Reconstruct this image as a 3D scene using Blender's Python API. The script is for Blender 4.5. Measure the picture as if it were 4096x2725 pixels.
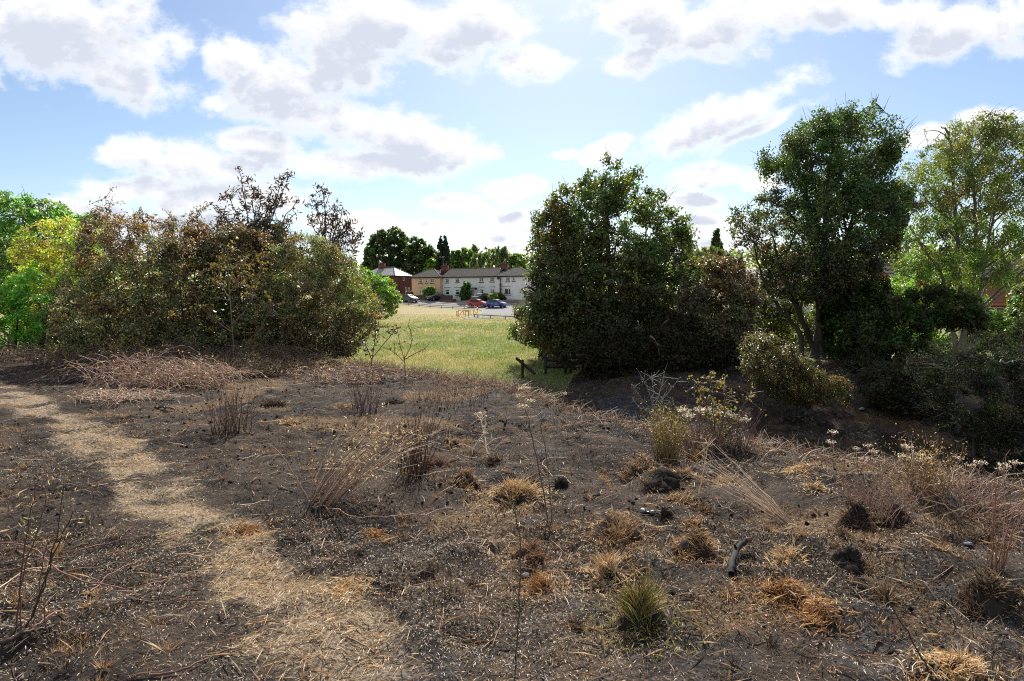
import bpy, bmesh, math
import numpy as np
from mathutils import Vector, Matrix
from mathutils.geometry import tessellate_polygon

scene = bpy.context.scene
for o in list(bpy.data.objects):
    bpy.data.objects.remove(o)

# ------------------------------------------------------------------ camera
FPX, CX, CY, EYE = 2400.0, 2048.0, 1362.5, 1.65
PITCH = -math.atan((CY - 1180.0) / FPX)
cam_data = bpy.data.cameras.new('camera')
cam_data.sensor_width = 36.0
cam_data.lens = FPX / 4096.0 * 36.0
cam_data.clip_start = 0.05
cam_data.clip_end = 6000.0
camera = bpy.data.objects.new('camera', cam_data)
scene.collection.objects.link(camera)
camera.location = (0, 0, EYE)
camera.rotation_euler = (math.pi / 2 + PITCH, 0, 0)
scene.camera = camera

# ------------------------------------------------------------------ sun, sky, exposure
SUN_EL, SUN_AZ = math.radians(41.0), math.radians(5.0)      # azimuth measured from +Y towards +X
EXPOSURE = 0.85
SKY_STRENGTH = 0.074
sun_vec = Vector((math.sin(SUN_AZ) * math.cos(SUN_EL), math.cos(SUN_AZ) * math.cos(SUN_EL), math.sin(SUN_EL)))
sun_data = bpy.data.lights.new('sun', 'SUN')
sun_data.energy = 4.8
sun_data.angle = math.radians(0.55)
sun_data.color = (1.0, 0.955, 0.88)
sun = bpy.data.objects.new('sun', sun_data)
scene.collection.objects.link(sun)
sun.rotation_mode = 'QUATERNION'
sun.rotation_quaternion = sun_vec.to_track_quat('Z', 'Y')
sun.location = (0, 0, 60)

scene.view_settings.view_transform = 'Standard'
scene.view_settings.look = 'None'
scene.view_settings.gamma = 1.0
scene.view_settings.use_curve_mapping = False
scene.view_settings.exposure = EXPOSURE
scene.cycles.use_denoising = False
scene.cycles.filter_width = 1.1
scene.cycles.max_bounces = 7
scene.cycles.diffuse_bounces = 3
scene.cycles.glossy_bounces = 2
scene.cycles.transmission_bounces = 4
scene.cycles.transparent_max_bounces = 4
scene.cycles.sample_clamp_indirect = 6.0

world = bpy.data.worlds.new('World')
scene.world = world
world.use_nodes = True
WN, WL = world.node_tree.nodes, world.node_tree.links
WN.clear()

def wn(t, **k):
    n = WN.new(t)
    for a, v in k.items():
        setattr(n, a, v)
    return n

def wput(sock, v):
    if isinstance(v, bpy.types.NodeSocket):
        WL.new(v, sock)
    else:
        sock.default_value = v

def wm(op, a, b=None, c=None, clamp=False):
    n = wn('ShaderNodeMath', operation=op, use_clamp=clamp)
    wput(n.inputs[0], a)
    if b is not None: wput(n.inputs[1], b)
    if c is not None: wput(n.inputs[2], c)
    return n.outputs[0]

def wv(op, a, b=None, c=None):
    n = wn('ShaderNodeVectorMath', operation=op)
    wput(n.inputs[0], a)
    if b is not None: wput(n.inputs[1], b)
    if c is not None: wput(n.inputs[2], c)
    return n.outputs[1] if op in ('LENGTH', 'DOT_PRODUCT') else n.outputs[0]

def wnoise(vec, scale, detail, rough=0.55, lac=2.0):
    n = wn('ShaderNodeTexNoise')
    n.inputs['Scale'].default_value = scale
    n.inputs['Detail'].default_value = detail
    n.inputs['Roughness'].default_value = rough
    n.inputs['Lacunarity'].default_value = lac
    WL.new(vec, n.inputs['Vector'])
    return n

def wstep(v, lo, hi):
    n = wn('ShaderNodeMapRange', interpolation_type='SMOOTHSTEP')
    wput(n.inputs['Value'], v)
    n.inputs['From Min'].default_value = lo
    n.inputs['From Max'].default_value = hi
    return n.outputs[0]

def wmix(f, a, b):
    n = wn('ShaderNodeMix', data_type='RGBA')
    wput(n.inputs[0], f); wput(n.inputs[6], a); wput(n.inputs[7], b)
    return n.outputs[2]

def sky_uv(px, py):
    u, v = (px - CX) / FPX, (CY - py) / FPX
    y = math.cos(PITCH) - v * math.sin(PITCH)
    z = math.sin(PITCH) + v * math.cos(PITCH)
    return u / y, z / y

# cumulus seen in the photograph: centre, half axes (photo pixels) and tilt in degrees
CLOUDS = [
    (210, 110, 480, 210, 0), (420, 270, 380, 140, -14), (-40, 300, 110, 75, 0), (560, 200, 220, 150, 0),
    (930, 230, 130, 120, 0), (1120, 330, 330, 170, 0), (1350, 230, 330, 170, 0), (1500, 90, 430, 150, 0),
    (1850, 130, 330, 200, 0), (2070, 260, 200, 90, 0), (1300, 470, 480, 120, -8), (1560, 560, 380, 160, -10),
    (1800, 620, 230, 90, 0), (1480, 670, 480, 80, 0), (900, 395, 80, 50, 0),
    (560, 600, 230, 70, -10), (800, 670, 360, 100, -8), (1030, 590, 210, 90, 0), (520, 745, 300, 75, 0),
    (860, 790, 560, 90, 0), (330, 830, 330, 60, 0), (620, 880, 500, 50, 0), (1350, 880, 260, 50, 0),
    (2560, 50, 300, 130, 0), (2900, 90, 560, 130, 12), (2560, 230, 170, 70, 15), (3350, 40, 520, 110, 0),
    (3740, 200, 300, 90, 16), (3950, 90, 400, 130, 12),
    (2950, 440, 320, 95, 24), (2700, 545, 330, 105, 18), (2420, 590, 130, 55, 20), (3050, 500, 230, 45, 22), (2260, 615, 70, 30, 0),
    (2830, 710, 230, 65, 8), (3020, 720, 120, 50, 0), (2760, 810, 210, 42, 4), (2800, 890, 220, 40, 0), (2900, 940, 260, 30, 0),
    (2060, 770, 190, 65, 8), (1830, 830, 190, 38, 0), (2050, 870, 140, 40, 0), (1690, 915, 110, 26, 0), (1920, 940, 170, 36, 0), (2080, 990, 200, 30, 0),
    (3720, 560, 220, 60, 12), (3980, 470, 240, 60, 8), (3300, 990, 800, 40, 0), (1000, 960, 800, 30, 0),
]

def build_sky():
    tc = wn('ShaderNodeTexCoord').outputs['Generated']
    sep = wn('ShaderNodeSeparateXYZ')
    WL.new(tc, sep.inputs[0])
    yc = wm('MAXIMUM', sep.outputs[1], 0.12)
    cmb = wn('ShaderNodeCombineXYZ')
    WL.new(wm('DIVIDE', sep.outputs[0], yc), cmb.inputs[0])
    WL.new(wm('DIVIDE', sep.outputs[2], yc), cmb.inputs[1])
    p = cmb.outputs[0]
    u, v = None, None
    sp = wn('ShaderNodeSeparateXYZ'); WL.new(p, sp.inputs[0])
    inside = wm('MULTIPLY', wstep(wm('ABSOLUTE', sp.outputs[0]), 1.05, 0.85), wstep(sp.outputs[1], 0.66, 0.50))
    inside = wm('MULTIPLY', inside, wstep(sep.outputs[1], 0.15, 0.4))
    # flattened direction for the clouds that go on outside the photographed part
    dirn = wv('MULTIPLY', tc, (1.0, 1.0, 2.6))
    generic = wm('MULTIPLY_ADD', wnoise(dirn, 2.1, 2.0).outputs[0], 4.2, -2.0)

    def density(shift):
        q = wv('ADD', p, shift)
        w1 = wnoise(wv('MULTIPLY', q, (1, 1.25, 1)), 5.0, 3.0)
        warp = wv('MULTIPLY', wv('SUBTRACT', w1.outputs[1], (0.5, 0.5, 0.5)), (0.10, 0.07, 0.0))
        qw = wv('ADD', q, warp)
        best = None
        for (cx, cy, rx, ry, tilt) in CLOUDS:
            cu, cv = sky_uv(cx, cy)
            t = math.radians(tilt)
            ru, rv = rx / FPX, ry / FPX
            d = wv('SUBTRACT', qw, (cu, cv, 0.0))
            if tilt:
                e1 = wv('DOT_PRODUCT', d, (math.cos(t) / ru, math.sin(t) / ru, 0))
                e2 = wv('DOT_PRODUCT', d, (-math.sin(t) / rv, math.cos(t) / rv, 0))
                r = wm('SQRT', wm('ADD', wm('MULTIPLY', e1, e1), wm('MULTIPLY', e2, e2)))
            else:
                r = wv('LENGTH', wv('MULTIPLY', d, (1 / ru, 1 / rv, 0)))
            best = r if best is None else wm('MINIMUM', best, r)
        base = wm("SUBTRACT", 0.93, best)
        base = wm('MAXIMUM', base, -1.6)
        g = wn('ShaderNodeMix', data_type='FLOAT')
        wput(g.inputs[0], inside); wput(g.inputs[2], generic); wput(g.inputs[3], base)
        fb = wnoise(wv('MULTIPLY', q, (1, 1.35, 1)), 11.0, 9.0, 0.63)
        return wm('MULTIPLY_ADD', wm('SUBTRACT', fb.outputs[0], 0.5), 2.1, g.outputs[0]), fb.outputs[0]

    d0, f0 = density((0, 0, 0))
    d1, f1 = density((0.004, 0.035, 0))          # towards the sun: how much cloud lies above this point
    alpha = wstep(d0, -0.10, 0.52)
    thick = wm('MULTIPLY', wstep(d1, -0.25, 0.80), wstep(d0, 0.05, 0.65))
    thick = wm('MULTIPLY', thick, wm('MULTIPLY_ADD', f0, 1.4, 0.40), clamp=True)
    cloud = wmix(thick, (1.0, 0.995, 0.99, 1), (0.62, 0.66, 0.755, 1))

    sky = wn('ShaderNodeTexSky', sky_type='NISHITA')
    sky.sun_disc = False
    sky.sun_elevation = SUN_EL
    sky.sun_rotation = SUN_AZ
    sky.altitude = 60
    sky.air_density = 1.0
    sky.dust_density = 0.55
    sky.ozone_density = 2.2
    blue = sky.outputs[0]
    bg_sky = wn('ShaderNodeBackground'); WL.new(blue, bg_sky.inputs[0]); bg_sky.inputs[1].default_value = SKY_STRENGTH
    bg_cloud = wn('ShaderNodeBackground'); WL.new(cloud, bg_cloud.inputs[0]); bg_cloud.inputs[1].default_value = 0.64
    mx = wn('ShaderNodeMixShader')
    # clouds end at the horizon
    WL.new(wm('MULTIPLY', alpha, wstep(sep.outputs[2], -0.01, 0.03)), mx.inputs[0])
    WL.new(bg_sky.outputs[0], mx.inputs[1]); WL.new(bg_cloud.outputs[0], mx.inputs[2])
    out = wn('ShaderNodeOutputWorld'); WL.new(mx.outputs[0], out.inputs[0])
build_sky()
world.cycles.sampling_method = 'MANUAL'
world.cycles.sample_map_resolution = 512

# ------------------------------------------------------------------ small maths
def srgb(r, g, b):
    f = lambda c: (c / 255 / 12.92) if c <= 10 else ((c / 255 + 0.055) / 1.055) ** 2.4
    return (f(r), f(g), f(b))

CP, SP = math.cos(PITCH), math.sin(PITCH)
def rays(px, py):
    px, py = np.asarray(px, float), np.asarray(py, float)
    u, v = (px - CX) / FPX, (CY - py) / FPX
    return np.stack([u, CP - v * SP, SP + v * CP], -1)
def at(px, py, Y):
    """world point on the sight line of a photo pixel at distance Y in front of the camera"""
    r = rays(px, py)
    return np.array([0, 0, EYE]) + r * (np.asarray(Y, float) / r[..., 1])[..., None]
def to_px(P):
    d = np.asarray(P, float) - np.array([0, 0, EYE])
    f = d[..., 1] * CP + d[..., 2] * SP
    w = -d[..., 1] * SP + d[..., 2] * CP
    return CX + FPX * d[..., 0] / f, CY - FPX * w / f

def smooth(x, a, b):
    t = np.clip((np.asarray(x, float) - a) / (b - a), 0, 1)
    return t * t * (3 - 2 * t)

_LAT = np.random.default_rng(7).random((256, 256))
def vnoise(x, y, seed=0):
    x = np.asarray(x, float) + seed * 17.31; y = np.asarray(y, float) + seed * 9.73
    xi, yi = np.floor(x).astype(int), np.floor(y).astype(int)
    fx, fy = x - xi, y - yi
    fx = fx * fx * (3 - 2 * fx); fy = fy * fy * (3 - 2 * fy)
    a = _LAT[xi & 255, yi & 255]; b = _LAT[(xi + 1) & 255, yi & 255]
    c = _LAT[xi & 255, (yi + 1) & 255]; d = _LAT[(xi + 1) & 255, (yi + 1) & 255]
    return (a * (1 - fx) + b * fx) * (1 - fy) + (c * (1 - fx) + d * fx) * fy
def fbm(x, y, seed=0, octaves=4):
    s, a, t = 0, 1.0, 0
    for i in range(octaves):
        s = s + a * vnoise(np.asarray(x) * 2 ** i, np.asarray(y) * 2 ** i, seed + i * 3)
        t += a; a *= 0.5
    return s / t

# ------------------------------------------------------------------ terrain
CREST_X = np.array([-60, -30, -10, -4, -1.5, 0, 0.7, 1.7, 3.2, 4.0, 4.7, 6, 10, 20, 60.])
CREST_Y = np.array([22, 19, 17, 14.6, 12.2, 10.7, 8.7, 7.2, 6.0, 5.2, 4.6, 3.7, 1.8, -2, -20.])
TH = math.radians(25.0)
FA = np.array([-22.4, 134.0])                       # the terrace's front wall starts here and runs along EX
EX = np.array([math.cos(TH), -math.sin(TH)])
EN = np.array([-math.sin(TH), -math.cos(TH)])       # towards the viewer
STREET_S = np.array([-400, -60, -12, 0.0, 4, 6.0, 9, 14, 25, 40, 60, 300.])
STREET_Z = np.array([9.0, 2.2, 0.95, 0.75, 0.55, 0.1, -0.35, -0.8, -1.25, -1.5, -1.55, -1.55])
MOUNDS = []       # (x, y, radius, height): hummocks of burnt turf, filled in before the ground is built

def base_h(x, y):
    x, y = np.asarray(x, float), np.asarray(y, float)
    s = (x - FA[0]) * EN[0] + (y - FA[1]) * EN[1]
    a = (x - FA[0]) * EX[0] + (y - FA[1]) * EX[1]
    far = np.interp(s, STREET_S, STREET_Z) - 0.35 * smooth(a, 8, 24) * smooth(s, 4.5, 9)
    near = np.interp(y, [0, 14, 20, 40, 85], [-1.1, -1.15, -1.2, -1.4, -1.55])
    near = near - 0.75 * np.exp(-((y - 12.5) / 3.2) ** 2) * smooth(x, -0.5, 2.5)
    near = near + 0.55 * smooth(x, 1.5, 5) * smooth(y, 15, 20.5) * (1 - smooth(y, 50, 85))
    far = far + 0.55 * (1 - smooth(a, 2, 15)) * smooth(s, 3, 6) * (1 - smooth(s, 14, 30))
    w = smooth(y, 50, 86)
    z = near * (1 - w) + far * w
    return z + 0.16 * (fbm(x * 0.09, y * 0.05, 3, 3) - 0.5) * smooth(y, 16, 25) * (1 - smooth(y, 84, 100))

def hmap(x, y):
    x, y = np.asarray(x, float), np.asarray(y, float)
    t = y - np.interp(x, CREST_X, CREST_Y)
    k = smooth(t, -0.6, 3.8)
    b = base_h(x, y)
    bank = 0.02 * np.sin(x * 0.6) + 0.10 * (fbm(x * 0.55, y * 0.55, 11, 3) - 0.5)
    rough = 0.10 * (fbm(x * 2.3, y * 2.3, 21, 3) - 0.5) + 0.085 * (fbm(x * 6.5, y * 6.5, 31, 2) - 0.5)
    rough = rough * (0.55 + 0.9 * fbm(x * 0.7, y * 0.7, 36, 2))
    z = bank * (1 - k) + b * k + rough * (1 - smooth(y, 15, 22))
    return z

def ground_z(x, y):
    x, y = np.asarray(x, float), np.asarray(y, float)
    z = hmap(x, y)
    for (mx, my, r, h) in MOUNDS:
        d2 = ((x - mx) ** 2 + (y - my) ** 2) / (r * r)
        z = z + h * np.exp(-d2 * 1.6)
    return z

def hit(px, py, tmax=400):
    """where the sight line of a photo pixel first meets the ground"""
    r = rays(px, py); r = r / np.linalg.norm(r)
    ts = np.concatenate([np.arange(1, 30, 0.03), np.arange(30, tmax, 0.2)])
    P = np.array([0, 0, EYE]) + ts[:, None] * r
    below = P[:, 2] < ground_z(P[:, 0], P[:, 1])
    i = int(np.argmax(below)) if below.any() else len(ts) - 1
    p = P[i].copy(); p[2] = float(ground_z(p[0], p[1]))
    return p

# ------------------------------------------------------------------ object helpers
COL = scene.collection
def tag(o, label=None, cat=None, group=None, kind=None):
    if label: o['label'] = label
    if cat: o['category'] = cat
    if group: o['group'] = group
    if kind: o['kind'] = kind
    return o
def empty(name, loc, rz=0.0, **k):
    o = bpy.data.objects.new(name, None)
    o.empty_display_size = 0.2
    COL.objects.link(o)
    o.location = tuple(float(c) for c in loc)
    o.rotation_euler = (0, 0, rz)
    return tag(o, **k)

def np_mesh(name, V, faces, col=None, smooth_shade=False):
    me = bpy.data.meshes.new(name)
    V = np.ascontiguousarray(V, dtype=np.float32)
    me.vertices.add(len(V)); me.vertices.foreach_set('co', V.ravel())
    idx = np.concatenate([f.ravel() for f in faces]).astype(np.int32)
    tot = np.concatenate([np.full(len(f), f.shape[1]) for f in faces]).astype(np.int32)
    start = np.concatenate([[0], np.cumsum(tot)[:-1]]).astype(np.int32)
    me.loops.add(len(idx)); me.loops.foreach_set('vertex_index', idx)
    me.polygons.add(len(tot)); me.polygons.foreach_set('loop_start', start)
    try: me.polygons.foreach_set('loop_total', tot)
    except Exception: pass
    if smooth_shade: me.polygons.foreach_set('use_smooth', np.ones(len(tot), bool))
    me.update(calc_edges=True)
    if col is not None:
        at_ = me.color_attributes.new('Col', 'FLOAT_COLOR', 'POINT')
        c4 = np.ones((len(V), 4), np.float32); c4[:, :3] = col
        at_.data.foreach_set('color', c4.ravel())
    return me

class Geo:
    """collects vertices, quads, triangles and a colour per vertex; becomes ONE mesh object"""
    def __init__(self): self.V, self.F, self.C, self.n = [], [], [], 0
    def add(self, V, faces, C=(0.5, 0.5, 0.5)):
        V = np.asarray(V, float).reshape(-1, 3)
        C = np.asarray(C, float)
        if C.ndim == 1: C = np.repeat(C[None], len(V), 0)
        self.V.append(V); self.C.append(C)
        for f in (faces if isinstance(faces, list) else [faces]):
            self.F.append(np.asarray(f, int) + self.n)
        self.n += len(V)
        return self
    def box(self, x0, x1, y0, y1, z0, z1, C=(0.5, 0.5, 0.5)):
        V = [(x, y, z) for x in (x0, x1) for y in (y0, y1) for z in (z0, z1)]
        return self.add(V, np.array([[0, 1, 3, 2], [4, 6, 7, 5], [0, 4, 5, 1], [2, 3, 7, 6], [0, 2, 6, 4], [1, 5, 7, 3]]), C)
    def quad(self, a, b, c, d, C=(0.5, 0.5, 0.5)):
        return self.add([a, b, c, d], np.array([[0, 1, 2, 3]]), C)
    def build(self, name, mat, parent=None, origin=None, smooth_shade=False, **k):
        V = np.concatenate(self.V); C = np.concatenate(self.C)
        by = {}
        for f in self.F:
            if len(f): by.setdefault(f.shape[1], []).append(f)
        faces = [np.concatenate(v) for v in by.values()]
        if origin is not None: V = V - np.asarray(origin, float)
        me = np_mesh(name, V, faces, C, smooth_shade)
        o = bpy.data.objects.new(name, me)
        me.materials.append(mat)
        COL.objects.link(o)
        if parent is not None: o.parent = parent
        elif origin is not None: o.location = tuple(float(c) for c in origin)
        return tag(o, **k)

def unit(v): return v / np.maximum(np.linalg.norm(v, axis=-1, keepdims=True), 1e-9)

def tubes(P, R, k=3, C=None):
    """many tubes at once: P (B,N,3) centre lines, R (B,N) radii, C (B,3) or (B,N,3) colours"""
    P = np.asarray(P, float); B, N, _ = P.shape
    R = np.broadcast_to(np.asarray(R, float), (B, N))
    T = unit(np.gradient(P, axis=1))
    mean = unit(P[:, -1] - P[:, 0] + 1e-6)
    ref = np.where(np.abs(mean[:, 2:3]) > 0.8, np.array([[0.92, 0.31, 0.2]]), np.array([[0.1, 0.2, 0.97]]))[:, None, :]
    A = unit(np.cross(T, np.broadcast_to(ref, T.shape)))
    Bv = np.cross(T, A)
    ang = np.arange(k) / k * 2 * math.pi
    V = P[:, :, None, :] + R[:, :, None, None] * (A[:, :, None, :] * np.cos(ang)[None, None, :, None] + Bv[:, :, None, :] * np.sin(ang)[None, None, :, None])
    b = np.arange(B)[:, None, None] * (N * k); n = np.arange(N - 1)[None, :, None] * k; j = np.arange(k)[None, None, :]
    j2 = (np.arange(k) + 1) % k
    f = np.stack([b + n + j, b + n + j2[None, None, :], b + n + k + j2[None, None, :], b + n + k + j], -1).reshape(-1, 4)
    if C is None: C = np.full((B, 3), 0.5)
    C = np.asarray(C, float)
    if C.ndim == 2: C = np.repeat(C[:, None, :], N, 1)
    C = np.repeat(C[:, :, None, :], k, 2).reshape(-1, 3)
    return V.reshape(-1, 3), f, C

def tube(pts, r0, r1=None, k=6, C=(0.5, 0.5, 0.5)):
    pts = np.asarray(pts, float)
    r = np.linspace(r0, r0 if r1 is None else r1, len(pts))
    return tubes(pts[None], r[None], k, np.asarray(C, float)[None])

def spline(pts, n=12):
    """smooth curve through a few points"""
    pts = np.asarray(pts, float)
    if len(pts) < 3: return pts[0] + np.linspace(0, 1, n)[:, None] * (pts[-1] - pts[0])
    t = np.linspace(0, len(pts) - 1, n); i = np.minimum(t.astype(int), len(pts) - 2); f = (t - i)[:, None]
    p0 = pts[np.maximum(i - 1, 0)]; p1 = pts[i]; p2 = pts[i + 1]; p3 = pts[np.minimum(i + 2, len(pts) - 1)]
    return 0.5 * (2 * p1 + (p2 - p0) * f + (2 * p0 - 5 * p1 + 4 * p2 - p3) * f ** 2 + (3 * p1 - p0 - 3 * p2 + p3) * f ** 3)

def leaf_mesh(C, axis, nrm, L, W, col, fold=0.18):
    """folded leaf blades, two triangles each"""
    C = np.asarray(C, float); n = len(C)
    L = np.broadcast_to(L, (n,))[:, None]; W = np.broadcast_to(W, (n,))[:, None]
    axis = unit(axis); side = unit(np.cross(axis, nrm)); up = np.cross(side, axis)
    a = C - axis * L * 0.5; t = C + axis * L * 0.5 - up * L * 0.10
    m = C - axis * L * 0.06
    r = m + side * W * 0.5 + up * W * fold; l = m - side * W * 0.5 + up * W * fold
    V = np.stack([a, r, t, l], 1).reshape(-1, 3)
    i = np.arange(n)[:, None] * 4
    f = np.concatenate([i + np.array([[0, 1, 2]]), i + np.array([[0, 2, 3]])])
    return V, f, np.repeat(np.asarray(col, float), 4, 0)

# ------------------------------------------------------------------ materials
def material(name):
    m = bpy.data.materials.new(name); m.use_nodes = True
    nt = m.node_tree; nt.nodes.clear()
    out = nt.nodes.new('ShaderNodeOutputMaterial')
    return m, nt, out
def nnode(nt, t, **k):
    n = nt.nodes.new(t)
    for a, v in k.items(): setattr(n, a, v)
    return n
def nset(nt, s, v):
    if isinstance(v, bpy.types.NodeSocket): nt.links.new(v, s)
    else: s.default_value = v
def nnoise(nt, scale, detail=4, rough=0.55, vec=None):
    n = nnode(nt, 'ShaderNodeTexNoise')
    n.inputs['Scale'].default_value = scale; n.inputs['Detail'].default_value = detail; n.inputs['Roughness'].default_value = rough
    if vec is None:
        vec = nnode(nt, 'ShaderNodeTexCoord').outputs['Object']
    nt.links.new(vec, n.inputs['Vector'])
    return n.outputs[0]
def nramp(nt, f, stops):
    r = nnode(nt, 'ShaderNodeValToRGB')
    el = r.color_ramp.elements
    while len(el) < len(stops): el.new(0.5)
    for e, (p, c) in zip(el, stops):
        e.position = p; e.color = (*c, 1) if len(c) == 3 else c
    nt.links.new(f, r.inputs[0])
    return r.outputs[0]
def nmix(nt, f, a, b, blend='MIX'):
    n = nnode(nt, 'ShaderNodeMix', data_type='RGBA', blend_type=blend)
    nset(nt, n.inputs[0], f)
    for s, v in ((n.inputs[6], a), (n.inputs[7], b)):
        nset(nt, s, v if isinstance(v, bpy.types.NodeSocket) else (*v, 1) if len(v) == 3 else v)
    return n.outputs[2]
def nmath(nt, op, a, b=None, clamp=False):
    n = nnode(nt, 'ShaderNodeMath', operation=op, use_clamp=clamp)
    nset(nt, n.inputs[0], a)
    if b is not None: nset(nt, n.inputs[1], b)
    return n.outputs[0]
def nbump(nt, h, strength, dist):
    b = nnode(nt, 'ShaderNodeBump')
    b.inputs['Strength'].default_value = strength; b.inputs['Distance'].default_value = dist
    nt.links.new(h, b.inputs['Height'])
    return b.outputs[0]
def principled(nt, out, col, rough=0.6, spec=0.4, metal=0.0, normal=None, coat=0.0):
    p = nnode(nt, 'ShaderNodeBsdfPrincipled')
    nset(nt, p.inputs['Base Color'], col if isinstance(col, bpy.types.NodeSocket) else (*col, 1))
    nset(nt, p.inputs['Roughness'], rough)
    p.inputs['Specular IOR Level'].default_value = spec
    p.inputs['Metallic'].default_value = metal
    p.inputs['Coat Weight'].default_value = coat
    if normal is not None: nt.links.new(normal, p.inputs['Normal'])
    nt.links.new(p.outputs[0], out.inputs[0])
    return p
def mat_plain(name, col, rough=0.6, spec=0.4, metal=0.0, var=0.25, scale=6.0, bump=0.0, coat=0.0):
    m, nt, out = material(name)
    f = nnoise(nt, scale, 5)
    dark = tuple(c * (1 - var) for c in col); lite = tuple(min(1, c * (1 + var)) for c in col)
    c = nramp(nt, f, [(0.28, dark), (0.72, lite)])
    principled(nt, out, c, rough, spec, metal, nbump(nt, f, bump, 0.02) if bump else None, coat)
    return m
def mat_attr(name, rough=0.55, spec=0.35, trans=0.0, tint=(1.25, 1.35, 0.6)):
    """colour per vertex (each leaf or stem its own); leaves let some light through"""
    m, nt, out = material(name)
    a = nnode(nt, 'ShaderNodeAttribute', attribute_name='Col').outputs[0]
    p = principled(nt, out, a, rough, spec)
    if trans:                                   # light that comes through the blade, added to what it reflects
        t = nnode(nt, 'ShaderNodeBsdfTranslucent')
        nt.links.new(nmix(nt, 1.0, a, tuple(c * trans for c in tint), 'MULTIPLY'), t.inputs[0])
        mx = nnode(nt, 'ShaderNodeAddShader')
        nt.links.new(p.outputs[0], mx.inputs[0]); nt.links.new(t.outputs[0], mx.inputs[1])
        nt.links.new(mx.outputs[0], out.inputs[0])
    return m
M = {
    'leaf': mat_attr('green leaves', 0.46, 0.36, 0.90),
    'leaf_dull': mat_attr('scorched leaves', 0.50, 0.4, 0.80, (1.25, 1.1, 0.7)),
    'bark': mat_attr('bark and twigs', 0.85, 0.2),
    'stem': mat_attr('dry stems', 0.6, 0.3, 0.25, (1.1, 1.0, 0.8)),
    'char': mat_attr('charred turf', 0.95, 0.04),
    'leaf_shaded': mat_attr('dark leaves in shade', 0.75, 0.06, 0.30),  # transmission and gloss cut to put tree shade into these leaves
    'straw': mat_attr('straw and charred litter', 0.65, 0.3, 0.30, (1.1, 1.0, 0.8)),
    'grass': mat_attr('meadow grass', 0.6, 0.25, 0.55, (1.2, 1.2, 0.6)),
}
# ------------------------------------------------------------------ hummocks in the burnt ground (photo pixels of the base, width px, height m)
def px_mound(px, py, wpx, h):
    p = hit(px, py)
    return (p[0], p[1], 0.5 * wpx / FPX * p[1], h)
MOUNDS = [px_mound(*m) for m in [
    (2058, 1985, 190, .10), (2470, 2110, 230, .09), (2778, 2190, 190, .09), (2122, 2225, 150, .07), (2560, 1900, 190, .15),
    (2640, 1925, 150, .10), (3423, 2085, 120, .13), (3560, 2080, 130, .09), (3403, 2255, 120, .09), (3960, 2380, 280, .10), (3148, 2380, 170, .05), (3260, 2460, 130, .04),
    (1736, 1850, 110, .09), (1847, 1925, 140, .07), (1574, 1605, 80, .09), (1086, 1610, 80, .07), (2445, 2310, 110, .05), (2166, 2350, 110, .06),
    (2580, 2480, 220, .06), (1400, 1900, 300, .05), (1200, 1750, 260, .06), (2300, 1760, 240, .07), (3700, 2000, 240, .07), (3000, 2000, 220, .06), (3808, 2690, 200, .05),
    (2000, 1720, 160, .08), (2200, 1700, 180, .08), (3950, 2150, 130, .06), (3250, 1900, 200, .07), (3500, 1930, 200, .06)]]

# ------------------------------------------------------------------ the trodden straw path
PATH_PX = [(-500, 1440), (-150, 1505), (0, 1560), (262, 1692), (525, 1890), (780, 2110), (990, 2300), (1200, 2510), (1430, 2720), (1750, 2980)]
PATH = np.array([[hit(a, min(b, 2724))[0], hit(a, min(b, 2724))[1]] if b < 2725 else hit(a, b)[:2] for a, b in PATH_PX])
def path_dist(x, y):
    x, y = np.asarray(x, float), np.asarray(y, float)
    best = np.full(x.shape, 1e9)
    for a, b in zip(PATH[:-1], PATH[1:]):
        d = b - a; t = np.clip(((x - a[0]) * d[0] + (y - a[1]) * d[1]) / (d @ d), 0, 1)
        best = np.minimum(best, np.hypot(x - a[0] - t * d[0], y - a[1] - t * d[1]))
    return best
def path_mask(x, y):
    d = path_dist(x, y) + 0.55 * (fbm(x * 2.1, y * 2.1, 41, 5) - 0.5)
    m = 1 - smooth(d, 0.10, 0.46)
    return m * (1 - 0.7 * smooth(fbm(x * 2.6, y * 2.6, 47, 4), 0.48, 0.62)) * (1 - 0.4 * smooth(y, 3.3, 2.4))
def tan_mask(x, y):
    """half burnt patches of brown turf"""
    n = fbm(x * 0.9, y * 0.9, 55, 4)
    m = 0.8 * smooth(n, 0.55, 0.70)
    near = 1 - smooth(y, 3.2, 5.2)
    left = 1 - smooth(x, 0.2, 1.6)
    m = np.maximum(m, 0.55 * near * left * smooth(fbm(x * 1.7, y * 1.7, 58, 3), 0.36, 0.6))
    m = np.maximum(m, 0.5 * np.exp(-(((x - 0.05) / 0.75) ** 2 + ((y - 3.1) / 1.3) ** 2)))
    return np.clip(m, 0, 1)
def ash_mask(x, y):
    g = smooth(fbm(x * 0.8, y * 0.45, 63, 3), 0.42, 0.62) * smooth(x, 0.2, 1.4) * smooth(y, 9.5, 12) * (1 - smooth(x, 4.5, 7.5))
    return np.clip(g + 0.6 * smooth(fbm(x * 1.1, y * 1.1, 66, 3), 0.56, 0.68) * smooth(x, -3, 0), 0, 1)
BURN_X = [-60, -12, -6, -3, -1.2, 0.2, 1.0, 2.2, 60]
BURN_Y = [17.5, 17, 16, 14.9, 14.4, 14.2, 15.0, 20.6, 21.5]
def burn_edge(x): return np.interp(x, BURN_X, BURN_Y) + 0.9 * (fbm(np.asarray(x) * 1.3, np.asarray(x) * 0 + 3, 71, 3) - 0.5)

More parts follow.
